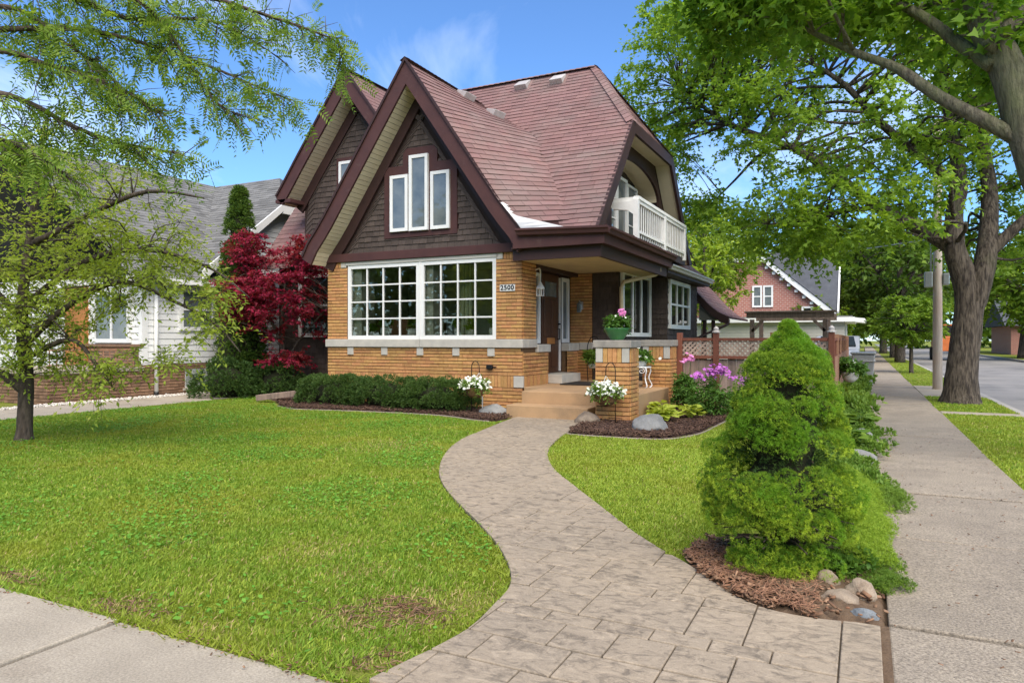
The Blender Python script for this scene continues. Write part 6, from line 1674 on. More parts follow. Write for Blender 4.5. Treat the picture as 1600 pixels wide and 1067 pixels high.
def blades(name, poly, dens, label, hbase=0.037, z0=0.0):
    P = np.array([p[:2] for p in poly]); lo, hi = P.min(0), P.max(0)
    area = (hi - lo).prod()
    X, Y, dep = grass_pts(poly, int(area * dens))
    keep = rng.random(len(X)) < np.clip((4.4 / dep) ** 1.0, 0.12, 1.0)
    X, Y, dep = X[keep], Y[keep], dep[keep]
    dd = dead(X, Y)
    clump = np.sin(X * 9.1 + 3 * np.sin(Y * 4.3)) * np.sin(Y * 8.3 + 2 * np.sin(X * 5.7)) * 0.5 + 0.5
    clump = 0.6 * clump + 0.4 * (0.5 + 0.5 * np.sin(X * 23 + 4 * np.sin(Y * 11)) * np.sin(Y * 21 + 3 * np.sin(X * 13)))
    keep = rng.random(len(X)) > np.maximum(dd * 0.9, 0.30 * (1 - clump))
    X, Y, dep, dd, clump = X[keep], Y[keep], dep[keep], dd[keep], clump[keep]
    n = len(X)
    wid = np.clip(0.0027 * (dep / 3.2) ** 0.7, 0.0027, 0.009) * rng.uniform(0.7, 1.4, n)
    h = hbase * 0.85 * rng.uniform(0.5, 1.3, n) * (0.75 + 0.5 * clump) * (1 - 0.35 * dd)
    az = rng.uniform(0, 2 * np.pi, n); lean = np.abs(rng.normal(0.45, 0.35, n))
    D = np.stack([np.cos(az) * np.sin(lean), np.sin(az) * np.sin(lean), np.cos(lean)], 1)
    a2 = az + np.pi / 2 + rng.normal(0, 0.5, n)
    Sd = np.stack([np.cos(a2), np.sin(a2), np.zeros(n)], 1)
    base = np.stack([X, Y, np.full(n, z0)], 1)
    mid = base + D * h[:, None] * 0.55
    tip = base + D * h[:, None] * np.array([1.35, 1.35, 0.85])
    V = np.stack([base - Sd * wid[:, None], base + Sd * wid[:, None], mid + Sd * wid[:, None] * 0.8, tip, mid - Sd * wid[:, None] * 0.8], 1)
    V = np.stack([V[:, 0], V[:, 1], V[:, 2], V[:, 3]], 1)   # four-point blade
    F = np.arange(n * 4).reshape(-1, 4)
    dry = rng.random(n) < np.clip(dd * 0.8 + 0.035, 0, 0.9)
    g = None
    for sel, nm, m, lab in ((~dry, name, 'grass', label), (dry, 'dry_' + name, 'dry_grass', 'dry straw-coloured blades in ' + label)):
        if sel.sum() == 0: continue
        Vs = V[sel].reshape(-1, 3); ns_ = int(sel.sum())
        o = fast_mesh(nm, Vs, np.arange(ns_ * 4).reshape(-1, 4), m, None, np.clip(clump[sel] * 0.55 + rng.random(ns_) * 0.44, 0, 0.99), kind='stuff')
        tag(o, lab, 'grass')
blades('front_grass', LAWN_L, 12500, 'mown grass of the wide left front lawn')
blades('right_grass', LAWN_R, 12500, 'mown grass between the path and the spruce')
blades('parkway_grass', [(1.20, 1), (2.42, 1), (2.42, 14.33), (1.20, 14.33)], 6500, 'grass strip beside the road in front of the maple')
blades('parkway_grass', [(1.20, 14.77), (2.42, 14.77), (2.42, 18.6), (1.20, 18.6)], 5000, 'grass strip around the big maple trunk')
blades('parkway_grass', [(1.20, 22.6), (2.42, 22.6), (2.42, 50), (1.20, 50)], 2200, 'grass strip beyond the utility pole')
blades('verge_grass', [(8.8, 28), (20, 28), (20, 62), (8.8, 62)], 220, 'far grass bank across the street', 0.10, 0.02)
# broad-leaved weeds and clover
X, Y, dep = grass_pts(LAWN_L, 110000)
pat = np.sin(X * 2.3 + 1.1 * np.sin(Y * 1.7)) * np.sin(Y * 2.1 + 1.4 * np.sin(X * 1.3))
k = (rng.random(len(X)) < np.clip(pat * 1.1 + 0.05, 0.02, 0.9)) & (dead(X, Y) < 0.3)
X, Y = X[k][:22000], Y[k][:22000]; n = len(X)
az = rng.uniform(0, 2 * np.pi, n)
o = leaves('lawn_weeds', np.stack([X, Y, rng.uniform(0.012, 0.040, n)], 1), np.stack([np.cos(az), np.sin(az), rng.uniform(-0.1, 0.7, n)], 1), np.array([0, 0, 1.0]) + rng.normal(size=(n, 3)) * 0.3, rng.uniform(0.016, 0.034, n), 'oval', 'weed', kind='stuff')
tag(o, 'clover and broad-leaved weeds in the left lawn', 'weeds')
# grass fringe creeping over the path and pavement edges
edge = [p for p in PATH_L if p[1] < 9.6] ; edge2 = [p for p in PATH_R if 4.0 < p[1] < 9.0]
EP = []
for E_, sg in ((edge, 1), (edge2, -1)):
    for p, q in zip(E_[:-1], E_[1:]):
        L_ = math.hypot(q[0] - p[0], q[1] - p[1])
        for _ in range(int(L_ * 170)):
            t_ = random.random(); EP.append((p[0] + (q[0] - p[0]) * t_ - sg * random.uniform(-0.012, 0.04), p[1] + (q[1] - p[1]) * t_))
for _ in range(2600):
    EP.append((random.uniform(-6.5, -1.7), 2.10 + random.gauss(0, 0.022)))
EP = np.array(EP); n = len(EP); az = rng.uniform(0, 2 * np.pi, n)
o = leaves('edge_grass', np.stack([EP[:, 0], EP[:, 1], np.full(n, 0.005)], 1), np.stack([np.cos(az), np.sin(az), rng.uniform(0.3, 1.5, n)], 1), rng.normal(size=(n, 3)) + [0, 0, 0.6], rng.uniform(0.03, 0.06, n), 'needle', 'grass', kind='stuff')
tag(o, 'ragged grass fringe along the path edge', 'grass')
# straw and soil litter on the worn patches, dead leaves by the pavement
n = 800
cx = rng.choice(np.array([(-1.95, 2.80), (-1.97, 2.78), (-2.12, 2.62), (-1.66, 2.22), (-3.2, 2.18), (-4.1, 2.16)]), n) + rng.normal(size=(n, 2)) * [0.13, 0.08]
cx = cx[inpoly(cx[:, 0], cx[:, 1], LAWN_L)]; n = len(cx)
o = chips('lawn_litter', cx[:, 0], cx[:, 1], rng.uniform(0.004, 0.02, n), rng.uniform(0.02, 0.07, n), rng.uniform(0.002, 0.005, n), rng.uniform(0.001, 0.003, n), 'chip_red', flat=0.25)
tag(o, 'dry straw and bare soil litter on the worn lawn patches', 'litter')
n = 420
lx, ly = rng.uniform(-6.5, -1.6, n), 2.085 + rng.normal(0, 0.03, n)
o = chips('pavement_litter', lx, ly, rng.uniform(0.014, 0.024, n), rng.uniform(0.004, 0.016, n), rng.uniform(0.003, 0.008, n), rng.uniform(0.001, 0.003, n), 'chip_red', flat=0.2)
tag(o, 'bits of soil and dead leaf along the pavement edge', 'litter')
n = 260
lx, ly = rng.uniform(0.12, 1.2, n), rng.uniform(2.4, 12, n)
o = chips('leaf_litter', lx, ly, np.full(n, 0.03), rng.uniform(0.008, 0.022, n), rng.uniform(0.004, 0.010, n), rng.uniform(0.001, 0.003, n), 'chip_red', flat=0.2)
tag(o, 'scattered small leaf bits on the side pavement', 'litter')

# ============================================================ MULCH
def mulch(name, poly, dens, m, lab, zmax=0.075, L=(0.02, 0.06), cond=None):
    P = np.array([p[:2] for p in poly]); lo, hi = P.min(0), P.max(0)
    n = int((hi - lo).prod() * dens); X, Y = rng.uniform(lo[0], hi[0], n), rng.uniform(lo[1], hi[1], n)
    k = inpoly(X, Y, poly)
    if cond is not None: k &= cond(X, Y)
    X, Y = X[k], Y[k]; n = len(X)
    o = chips(name, X, Y, rng.uniform(0.03, zmax, n), rng.uniform(*L, n), rng.uniform(0.008, 0.02, n), rng.uniform(0.003, 0.008, n), m, flat=0.35)
    tag(o, lab, 'mulch')
mulch('mulch', BED_L, 900, 'mulch_chip', 'dark brown wood mulch under the front window', cond=lambda x_, y_: (y_ < 11.0))
mulch('mulch', BED_R, 1300, 'mulch_chip', 'dark brown wood mulch around the porch piers')
mulch('mulch', BED_S, 3600, 'chip_red', 'reddish wood chips under the dwarf spruce', 0.060, (0.008, 0.05), cond=lambda x_, y_: (y_ < 4.6) & (np.sin(x_ * 11 + 2) * np.sin(y_ * 13) > -0.75) & (rng.random(len(x_)) < np.where(x_ > -0.28, np.where(x_ > -0.12, 0.06, 0.3), 1.0)))
n = 1500
lx, ly = rng.uniform(-0.95, -0.2, n), rng.uniform(3.5, 4.4, n)
k = inpoly(lx, ly, BED_S); n = int(k.sum())
o = chips('needle_litter', lx[k], ly[k], rng.uniform(0.05, 0.075, n), rng.uniform(0.03, 0.09, n), rng.uniform(0.0015, 0.003, n), np.full(n, 0.0015), 'pebble', flat=0.3)
o.data.materials[0] = MATS['fence_board_out']
tag(o, 'thin dry twigs and straw lying on the wood chips', 'litter')

# ============================================================ GROUND COVER ALONG THE SIDEWALK
def lobes_cover(name, lab, C, R, tufts, per, size, m, shape='needle', spread=0.9):
    o = lobes_needles(name, C, R, tufts, per, size, m, None, None, up=1.0, shape=shape, spread=spread, hemi=0.0)
    o['kind'] = 'stuff'
    return tag(o, lab, 'ground cover')
def strip(n, y0, y1, xc, sd, zr):
    Y = rng.uniform(y0, y1, n); X = np.array([xc(v) for v in Y]) + rng.normal(0, sd, n)
    return np.stack([np.minimum(X, 0.26), Y, rng.uniform(*zr, n)], 1)
C = strip(270, 4.2, 6.5, lambda v: -0.04 + 0.03 * math.sin(v * 3), 0.11, (0.02, 0.11))
C[:, 0] = np.minimum(C[:, 0], 0.10 + 0.04 * np.sin(C[:, 1] * 5))
C[:, 2] = np.clip(0.16 - (C[:, 0] + 0.1) * 0.45, 0.01, 0.20)
lobes_cover('sedum', 'bright yellow-green creeping cover beside the spruce', C, rng.uniform(0.05, 0.09, len(C)), 90, 7, 0.015, 'sedum')
C = strip(46, 4.0, 4.6, lambda v: 0.06 + (v - 4.0) * 0.05, 0.05, (0.01, 0.05))
lobes_cover('creeping_phlox', 'darker green creeping plant at the pavement corner', C, rng.uniform(0.03, 0.055, len(C)), 70, 7, 0.015, 'ground_green')
C = strip(40, 5.9, 6.7, lambda v: 0.16, 0.07, (0.01, 0.06))
lobes_cover('creeping_thyme', 'dark green mat spreading onto the sidewalk', C, rng.uniform(0.06, 0.10, len(C)), 60, 7, 0.026, 'ground_green')
C = strip(260, 6.4, 13.2, lambda v: -0.20, 0.17, (0.01, 0.10))
lobes_cover('border_plants', 'mixed green border plants between fence and sidewalk', C, rng.uniform(0.06, 0.12, len(C)), 30, 5, 0.045, 'ground_green', 'leaf', 0.8)
C = strip(120, 13.2, 23.5, lambda v: -0.20, 0.14, (0.03, 0.18))
lobes_cover('border_plants', 'loose green plants under the side fence', C, rng.uniform(0.10, 0.18, len(C)), 22, 5, 0.10, 'ground_green', 'leaf', 0.8)
C = strip(26, 4.15, 4.5, lambda v: -0.13, 0.05, (0.04, 0.10))
lobes_cover('sweet_woodruff', 'small dark leafy plant at the right foot of the spruce', C, rng.uniform(0.04, 0.07, len(C)), 30, 5, 0.035, 'peony_leaf', 'oval')

# ============================================================ STONES
def rock(name, lab, c, r, m, seed, group=None, rot=0.0):
    rnd = random.Random(seed)
    import bmesh
    bm = bmesh.new(); bmesh.ops.create_icosphere(bm, subdivisions=4, radius=1.0)
    ph = [(Vector((rnd.uniform(-1, 1), rnd.uniform(-1, 1), rnd.uniform(-1, 1))).normalized(), rnd.uniform(0.68, 0.95)) for _ in range(13)]
    for v in bm.verts:
        p = v.co.copy(); k = 1.0
        for d, off in ph:
            t = p.dot(d)
            if t > off: p -= d * (t - off) * 0.85
        p *= 1 + 0.05 * math.sin(p.x * 5 + seed) * math.sin(p.y * 4.3 + seed) + 0.03 * math.sin(p.z * 9 + p.x * 6 + seed) + 0.015 * math.sin(p.x * 23 + p.y * 19) + rnd.uniform(-0.012, 0.012)
        q = Vector((p.x * r[0], p.y * r[1], p.z * r[2]))
        v.co = Vector((q.x * math.cos(rot) - q.y * math.sin(rot), q.x * math.sin(rot) + q.y * math.cos(rot), q.z))
    me = bpy.data.meshes.new(name); bm.to_mesh(me); bm.free()
    me.materials.append(MATS[m]); me.polygons.foreach_set('use_smooth', [True] * len(me.polygons))
    o = obj(name, me); o.location = (c[0], c[1], c[2] * 0.62)
    return tag(o, lab, 'rock', group)
rock('boulder', 'rounded grey boulder in the mulch in front of the porch', (-2.66, 9.62, 0.12), (0.27, 0.22, 0.19), 'rock_grey', 3)
rock('boulder', 'tan rock leaning on the base of the near brick pier', (-3.78, 10.12, 0.08), (0.20, 0.16, 0.16), 'rock_tan', 8)
rock('boulder', 'flat grey rock beside the lower porch step', (-5.62, 10.62, 0.08), (0.30, 0.24, 0.14), 'rock_grey', 5, rot=0.3)
rock('rock', 'flat tan rock in the red chips at the path corner', (-0.115, 3.80, 0.045), (0.10, 0.075, 0.05), 'rock_tan', 11, rot=0.4)
rock('rock', 'upright brown rock right of the flat tan one', (-0.02, 3.93, 0.05), (0.085, 0.065, 0.075), 'rock_tan', 21, rot=-0.6)
rock('rock', 'small brown rock under the right edge of the spruce', (-0.18, 4.02, 0.05), (0.075, 0.06, 0.07), 'rock_tan', 17)
rock('rock', 'small blue-grey rock at the corner of the path', (0.0, 3.66, 0.03), (0.065, 0.038, 0.03), 'rock_blue', 31, rot=-0.2)
for i, (x_, y_, r_) in enumerate([(0.07, 4.55, 0.08), (-0.02, 5.35, 0.10), (-0.16, 7.1, 0.14), (-0.05, 8.0, 0.17), (-0.13, 9.0, 0.15), (-0.02, 9.9, 0.15), (-0.1, 11.0, 0.16)]):
    rock('border_rock', ('pale rock among the yellow-green cover at its near end', 'pale rock half hidden in the yellow-green cover', 'nearest grey rock of the fence border', 'broad grey rock in the fence border', 'third grey rock of the fence border', 'fourth grey rock of the fence border', 'farthest grey rock of the fence border')[i], (x_, y_, 0.09), (r_, r_ * 0.9, r_ * 0.8), 'rock_grey' if i > 1 else 'rock_tan', 40 + i)

# ============================================================ FLOWERS AND PLANTS
def flower_heads(name, P, size, m, parent, petals=7, cup=0.5):
    n = len(P); a = np.linspace(0, 2 * np.pi, petals, endpoint=False)
    N0 = unit(rng.normal(size=(n, 3)) * 0.45 + np.array([0.1, -0.5, 0.75]))
    U = unit(np.cross(N0, rng.normal(size=(n, 3)))); W = np.cross(N0, U)
    Ax = U[:, None, :] * np.cos(a)[None, :, None] + W[:, None, :] * np.sin(a)[None, :, None] + N0[:, None, :] * cup
    PP = np.repeat(P[:, None, :], petals, 1)
    return leaves(name, PP.reshape(-1, 3), Ax.reshape(-1, 3), np.repeat(N0[:, None, :], petals, 1).reshape(-1, 3), np.repeat(size * rng.uniform(0.7, 1.2, n), petals), 'oval', m, parent, fold=0.15)
def leafy(name, c, rx, rz, n, size, m, parent, shape='leaf', m_=6, q=8, droop=0.3):
    C = blob(c, rx, rz, n, 0.3)
    P, A_, N_, _ = sprays(C, np.full(len(C), rx * 0.5), m_, q, droop, 0.8)
    return leaves(name, P, A_, N_, size * rng.uniform(0.7, 1.2, len(P)), shape, m, parent)
def hosta(lab, x_, y_, r, n, m='hosta_leaf', z=0.05):
    T = empty('hosta', (x_, y_, z), lab, 'plant')
    az = rng.uniform(0, 2 * np.pi, n); rr = rng.uniform(0.1, 0.75, n) * r
    P = np.stack([x_ + np.cos(az) * rr * 0.6, y_ + np.sin(az) * rr * 0.6, z + 0.05 + rng.uniform(0.02, 0.20, n) * (1.1 - rr / r)], 1)
    leaves('leaf_rosette', P, np.stack([np.cos(az), np.sin(az), rng.uniform(-0.1, 0.6, n)], 1), np.array([0, 0, 1.0]) + rng.normal(size=(n, 3)) * 0.3, rng.uniform(0.10, 0.17, n), 'oval', m, T)
    b = MB()
    for p in P: b.tube([(x_, y_, z), tuple((np.array((x_, y_, z)) + p) / 2 + np.array([0, 0, .02])), tuple(p)], [0.006, 0.005, 0.004], 4)
    b.build('stalks', m, T)
hosta('chartreuse hosta right of the grey boulder', -2.72, 10.55, 0.36, 85)
hosta('chartreuse hosta against the porch slab', -2.92, 11.25, 0.30, 65)
hosta('chartreuse hosta nearest the purple flowers', -2.45, 11.15, 0.30, 60)
hosta('green hosta at the foot of the side fence', -0.12, 8.6, 0.32, 60, 'ground_green', 0.10)
hosta('far green hosta at the foot of the side fence', -0.05, 10.6, 0.32, 60, 'ground_green', 0.10)
def phlox(name, lab, x_, y_, h, r, nfl, pm, size):
    T = empty(name, (x_, y_, 0.05), lab, 'flower plant')
    leafy('foliage', (x_, y_, h * 0.42), r, h * 0.42, 40, 0.09, 'peony_leaf', T, 'narrow')
    b = MB(); hd = []
    for i in range(nfl):
        a_ = random.uniform(0, 6.283); rr_ = r * random.uniform(0.1, 0.8)
        e = (x_ + math.cos(a_) * rr_, y_ + math.sin(a_) * rr_, h * random.uniform(0.88, 1.08))
        b.tube([(x_, y_, 0.05), ((x_ + e[0]) / 2, (y_ + e[1]) / 2, h * 0.55), e], [0.006, 0.005, 0.003], 5); hd.append(e)
    b.build('stems', 'peony_leaf', T)
    hd = np.array(hd); P = np.repeat(hd, 14, 0) + rng.normal(size=(len(hd) * 14, 3)) * np.array([0.045, 0.045, 0.03])
    flower_heads('blossoms', P, size, pm, T, 5, 0.3)
phlox('purple_phlox', 'purple flowering plant in front of the wooden fence', -2.30, 11.9, 0.78, 0.34, 9, 'petal_purple', 0.035)
phlox('pink_phlox', 'taller plant with one magenta bloom beside the far pier', -2.85, 12.55, 0.92, 0.20, 2, 'petal_pink', 0.04)
phlox('violet_phlox', 'small violet flowers right of the purple plant', -1.85, 12.3, 0.62, 0.20, 4, 'petal_purple', 0.025)
# hanging baskets on shepherd's hooks
def basket(lab, lab2, hx, hy, top, bx, by, bz, hookdir):
    K = empty('shepherd_hook', (hx, hy, 0.04), lab2, 'hook')
    pts = [(hx, hy, -0.05), (hx, hy, top - 0.16)]
    for i in range(9):
        a_ = math.pi * i / 8
        pts.append((hx + hookdir * (0.075 - 0.075 * math.cos(a_)), hy, top - 0.12 + 0.12 * math.sin(a_)))
    pts.append((hx + hookdir * 0.15, hy, top - 0.20))
    MB().tube(pts, 0.0075, 6).build('rod', 'iron', K, smooth=True)
    MB().tube([(hx - 0.10, hy, 0.0), (hx - 0.10, hy, 0.12), (hx + 0.10, hy, 0.12), (hx + 0.10, hy, 0.0)], 0.006, 5).build('foot', 'iron', K)
    B_ = empty('hanging_basket', (bx, by, bz), lab, 'basket')
    prof_ = [(0.005, -0.17), (0.09, -0.155), (0.15, -0.10), (0.18, -0.02), (0.185, 0.02), (0.16, 0.02), (0.13, 0.0)]
    MB().lathe(prof_, (bx, by, bz), 18).build('liner', 'coir', B_, smooth=True)
    for i in range(3):
        a_ = 2 * math.pi * i / 3 + 0.4
        MB().tube([(bx + 0.18 * math.cos(a_), by + 0.18 * math.sin(a_), bz + 0.02), (hx + hookdir * 0.15, hy, top - 0.20)], 0.004, 5).build('chain', 'pot_white', B_)
    leafy('foliage', (bx, by, bz + 0.06), 0.22, 0.11, 40, 0.05, 'ground_green', B_, 'leaf')
    d_ = unit(rng.normal(size=(230, 3))) * rng.uniform(0.7, 1.15, (230, 1)); d_[:, 2] = np.abs(d_[:, 2]) * 0.9 - 0.25
    flower_heads('blossoms', np.array([bx, by, bz + 0.05]) + d_ * np.array([0.27, 0.27, 0.21]), 0.026, 'petal_white', B_, 6, 0.35)
basket('basket of white flowers hanging in front of the brick wall under the window', 'thin black hook holding the basket by the yew bushes', -5.98, 10.42, 0.93, -5.90, 10.40, 0.47, 1)
basket('basket of white flowers hanging in front of the near brick pier', 'thin black hook standing before the near brick pier', -3.33, 10.12, 0.95, -3.46, 10.08, 0.47, -1)
# ============================================================ PORCH THINGS
T = empty('flower_bowl', (-3.45, 10.57, 1.286), 'green glazed bowl with pink flower on the near pier', 'planter')
MB().lathe([(0.0, 0.0), (0.10, 0.0), (0.105, 0.015), (0.17, 0.10), (0.205, 0.17), (0.21, 0.185), (0.19, 0.185), (0.16, 0.12)], (-3.45, 10.57, 1.287), 24).build('bowl', 'green_glaze', T, smooth=True)
leafy('foliage', (-3.45, 10.57, 1.56), 0.17, 0.12, 30, 0.075, 'peony_leaf', T, 'leaf', 6, 7)
flower_heads('blossoms', np.array([(-3.34, 10.50, 1.70)]) + rng.normal(size=(11, 3)) * 0.022, 0.05, 'petal_pink', T, 7, 0.4)
flower_heads('buds', np.array([-3.45, 10.57, 1.62]) + rng.normal(size=(9, 3)) * [0.12, 0.1, 0.04], 0.02, 'petal_white', T, 5, 0.7)
T = empty('plant_stand', (-3.62, 12.45, 0.42), 'white scrolled wire plant stand on the porch by the far pier', 'plant stand')
for dx, dy in ((-0.13, -0.13), (0.13, -0.13), (0.13, 0.13), (-0.13, 0.13)):
    x_, y_ = -3.62 + dx, 12.45 + dy
    MB().tube(catmull([(x_ * 1.0, y_, 0.42), (x_ + dx * 0.25, y_ + dy * 0.25, 0.47), (x_ - dx * 0.1, y_ - dy * 0.1, 0.60), (x_ + dx * 0.12, y_ + dy * 0.12, 0.72), (x_, y_, 0.79)], 4), 0.012, 6).build('leg', 'worn_white', T, smooth=True)
MB().lathe([(0.0, 0.0), (0.19, 0.0), (0.195, 0.012), (0.19, 0.024), (0.0, 0.024)], (-3.62, 12.45, 0.785), 20).build('top', 'worn_white', T)
for sg in (-1, 1):
    MB().tube([(-3.62 + sg * (0.02 + 0.035 * k / 10) * math.cos(k * 0.6) + sg * 0.06, 12.30, 0.73 + (0.01 + 0.03 * k / 10) * math.sin(k * 0.6)) for k in range(14)], 0.007, 5).build('scroll', 'worn_white', T)
T = empty('flower_pot', (-3.62, 12.45, 0.81), 'white pot of white flowers standing on the wire stand', 'flower pot')
MB().lathe([(0.0, 0.0), (0.09, 0.0), (0.115, 0.06), (0.125, 0.10), (0.11, 0.10), (0.0, 0.08)], (-3.62, 12.45, 0.811), 18).build('pot', 'pot_white', T, smooth=True)
leafy('foliage', (-3.62, 12.45, 1.01), 0.20, 0.12, 28, 0.07, 'peony_leaf', T)
flower_heads('blossoms', np.array([-3.62, 12.45, 1.04]) + rng.normal(size=(14, 3)) * [0.19, 0.12, 0.07], 0.045, 'petal_white', T, 7, 0.4)
T = empty('fern_rack', (-5.05, 13.95, 0.42), 'black iron rack with a fern beside the entrance', 'plant stand')
for sg in (-1, 1):
    MB().tube(catmull([(-5.05 + sg * 0.14, 13.95, 0.42), (-5.05 + sg * 0.16, 13.95, 0.8), (-5.05 + sg * 0.15, 13.95, 1.15), (-5.05 + sg * 0.08, 13.95, 1.32), (-5.05, 13.95, 1.36)], 4), 0.010, 6).build('leg', 'iron', T, smooth=True)
MB().lathe([(0.13, 0), (0.15, 0.0), (0.15, 0.015), (0.13, 0.015)], (-5.05, 13.9, 0.80), 18).build('ring', 'iron', T)
MB().lathe([(0.0, -0.12), (0.09, -0.12), (0.13, 0.02), (0.0, 0.0)], (-5.05, 13.9, 0.82), 16).build('pot', 'pot_white', T, smooth=True)
leafy('foliage', (-5.05, 13.85, 0.96), 0.17, 0.12, 26, 0.08, 'ground_green', T, 'narrow', 7, 9, 0.7)
MB().box(-5.25, -4.45, 12.55, 13.45, 0.424, 0.442).build('door_mat', 'rubber_mat', bevel=0.006)
tag(bpy.data.objects['door_mat'], 'dark door mat lying on the porch before the threshold', 'door mat')
# house number plaque
T = empty('number_plaque', (-5.93, WY - 0.02, 2.25), 'white plaque reading 2500 on the brick beside the window', 'sign')
MB().box(-6.085, -5.775, WY - 0.040, WY - 0.0135, 2.195, 2.315).build('plate', 'plaque_white', T)
fc = bpy.data.curves.new('numerals', 'FONT'); fc.body = '2500'; fc.size = 0.125; fc.offset = 0.004; fc.align_x = 'CENTER'; fc.align_y = 'CENTER'; fc.extrude = 0.002; fc.space_character = 1.15
tmp = bpy.data.objects.new('numerals_tmp', fc); COL.objects.link(tmp)
bpy.context.view_layer.update()
me = bpy.data.meshes.new_from_object(tmp.evaluated_get(bpy.context.evaluated_depsgraph_get()))
bpy.data.objects.remove(tmp)
me.materials.clear(); me.materials.append(MATS['black_paint'])
o = obj('numerals', me, T); o.location = (0.0, -0.0225, 0.005); o.rotation_euler = (math.radians(90), 0, 0)
# wind chime / ornament, lantern, outlet
T = empty('hanging_lantern', (-5.50, 12.22, 2.25), 'white hanging lantern ornament at the entrance corner', 'lantern')
MB().tube(catmull([(-5.61, 12.22, 2.62), (-5.52, 12.2, 2.64), (-5.50, 12.2, 2.58), (-5.50, 12.2, 2.34)], 3), 0.015, 6).build('bracket', 'worn_white', T, smooth=True)
MB().prism([(-5.56, 12.14, 2.12), (-5.44, 12.14, 2.12), (-5.44, 12.26, 2.12), (-5.56, 12.26, 2.12)], (0, 0, 0.012)).build('base', 'worn_white', T)
MB().lathe([(0.0, 0.16), (0.02, 0.13), (0.085, 0.03), (0.09, 0.0), (0.0, 0.0)], (-5.50, 12.2, 2.25), 6).build('roof', 'worn_white', T)
for dx, dy in ((-.05, -.05), (.05, -.05), (.05, .05), (-.05, .05)):
    MB().box(-5.50 + dx - .006, -5.50 + dx + .006, 12.2 + dy - .006, 12.2 + dy + .006, 2.133, 2.25).build('post', 'worn_white', T)
T = empty('wall_lamp', (-5.55, 14.40, 2.0), 'dark glass wall lamp on the brick right of the door', 'lamp')
MB().box(-5.60, -5.50, 14.465, 14.486, 1.95, 2.12).build('plate', 'vent_metal', T)
MB().tube([(-5.55, 14.465, 2.08), (-5.55, 14.40, 2.14), (-5.55, 14.36, 2.10)], 0.01, 6).build('arm', 'vent_metal', T)
MB().lathe([(0.0, 0.12), (0.06, 0.06), (0.055, -0.10), (0.03, -0.12), (0.0, -0.12)], (-5.55, 14.36, 2.0), 6).build('shade', 'glass_sky', T)
T = empty('outlet_box', (-6.30, WY, 0.78), 'small black outdoor outlet box on the brick wall', 'outlet box')
MB().box(-6.36, -6.24, WY - 0.075, WY - 0.014, 0.74, 0.82).build('cover', 'black_paint', T, bevel=0.008)
MB().tube([(-6.24, WY - 0.03, 0.78), (-6.17, WY - 0.03, 0.78)], 0.010, 5).build('conduit', 'black_paint', T)
MB().tube([(-5.98, 10.8, -0.02), (-5.98, 10.8, 0.30)], 0.011, 6).build('garden_stake', 'pot_white')
tag(bpy.data.objects['garden_stake'], 'thin white stake in the mulch behind the hanging basket', 'stake')
# downspout splash trough by the red maple
MB().beam((-11.1, 10.55, 0.10), (-10.15, 10.95, 0.22), 0.16, 0.12).build('timber_edging', 'fence_wood', bevel=0.01)
tag(bpy.data.objects['timber_edging'], 'short brown timber lying at the left end of the yew bushes', 'timber')
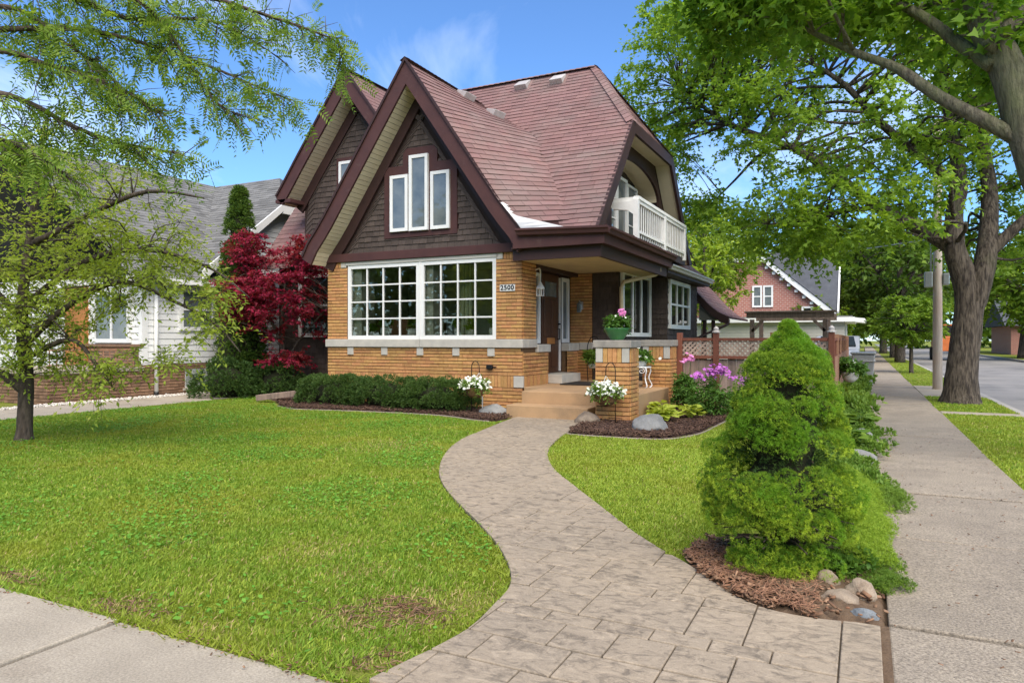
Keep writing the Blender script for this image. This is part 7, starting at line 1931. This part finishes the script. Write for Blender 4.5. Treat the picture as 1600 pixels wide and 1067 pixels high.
# window-sill pots
def sill_pot(lab, x_, r, h, kind_, leafm='ground_green'):
    y_ = WY + 0.25
    T = empty('sill_pot', (x_, y_, 1.366), lab, 'flower pot')
    MB().lathe([(0.0, 0.0), (r * 0.8, 0.0), (r, h * 0.5), (r * 0.95, h), (r * 0.8, h), (0.0, h * 0.9)], (x_, y_, 1.367), 16).build('pot', 'pot_white', T, smooth=True)
    leafy('foliage', (x_, y_, 1.367 + h + 0.10), r * 1.2, 0.09, 10, 0.08, leafm, T, 'narrow', 5, 6, 0.1)
sill_pot('round white pot on the left window sill', -8.92, 0.11, 0.17, 0)
sill_pot('white footed pot near the window mullion', -8.25, 0.09, 0.15, 0)
sill_pot('small vase pot in the middle of the right window', -7.2, 0.05, 0.15, 0)
sill_pot('green-leaved pot on the right window sill', -6.88, 0.085, 0.12, 0, 'bg_yellow')
sill_pot('square white pot at the right end of the sill', -6.38, 0.085, 0.15, 0)
sill_pot('small pot on the far left of the window sill', -9.25, 0.07, 0.10, 0)
# fence planter, bin
T = empty('fence_planter', (-0.29, 15.9, 0.5), 'white half-round planter with dark leaves hung on the side fence', 'planter')
MB().lathe([(0.0, -0.16), (0.06, -0.155), (0.14, -0.08), (0.175, 0.03), (0.18, 0.05), (0.15, 0.05), (0.0, 0.02)], (-0.25, 15.9, 0.58), 18).build('bowl', 'pot_white', T, smooth=True)
MB().tube([(-0.44, 15.9, 0.62), (-0.36, 15.9, 0.66), (-0.25, 15.9, 0.62)], 0.012, 5).build('bracket', 'iron', T)
leafy('foliage', (-0.25, 15.9, 0.76), 0.24, 0.13, 34, 0.085, 'peony_leaf', T)
flower_heads('blossoms', np.array([-0.22, 15.75, 0.80]) + rng.normal(size=(4, 3)) * 0.06, 0.05, 'petal_white', T, 7, 0.4)
T = empty('refuse_bin', (-0.02, 22.6, 0), 'grey lidded refuse bin standing beside the sidewalk', 'bin')
MB().prism([(-0.28, 22.33, 0.02), (0.24, 22.33, 0.02), (0.24, 22.87, 0.02), (-0.28, 22.87, 0.02)], (0, 0, 0.01)).build('base', 'grey_plastic', T)
vs = [(-0.26, 22.36, 0.03), (0.22, 22.36, 0.03), (0.22, 22.84, 0.03), (-0.26, 22.84, 0.03), (-0.32, 22.28, 0.86), (0.28, 22.28, 0.86), (0.28, 22.92, 0.86), (-0.32, 22.92, 0.86)]
MB().add(vs, BOXF).build('body', 'grey_plastic', T, bevel=0.03)
MB().box(-0.34, 0.30, 22.26, 22.94, 0.66, 0.70).build('rim', 'grey_plastic', T, bevel=0.01)
MB().prism([(-0.35, 22.25, 0.865), (0.31, 22.25, 0.865), (0.31, 22.96, 0.865), (-0.35, 22.96, 0.865)], (0, 0, 0.07)).build('lid', 'galvanised', T, bevel=0.03)
for xx in (-0.30, 0.25):
    wheel(T, xx, 22.86, 0.12, 0.11, 0.06)
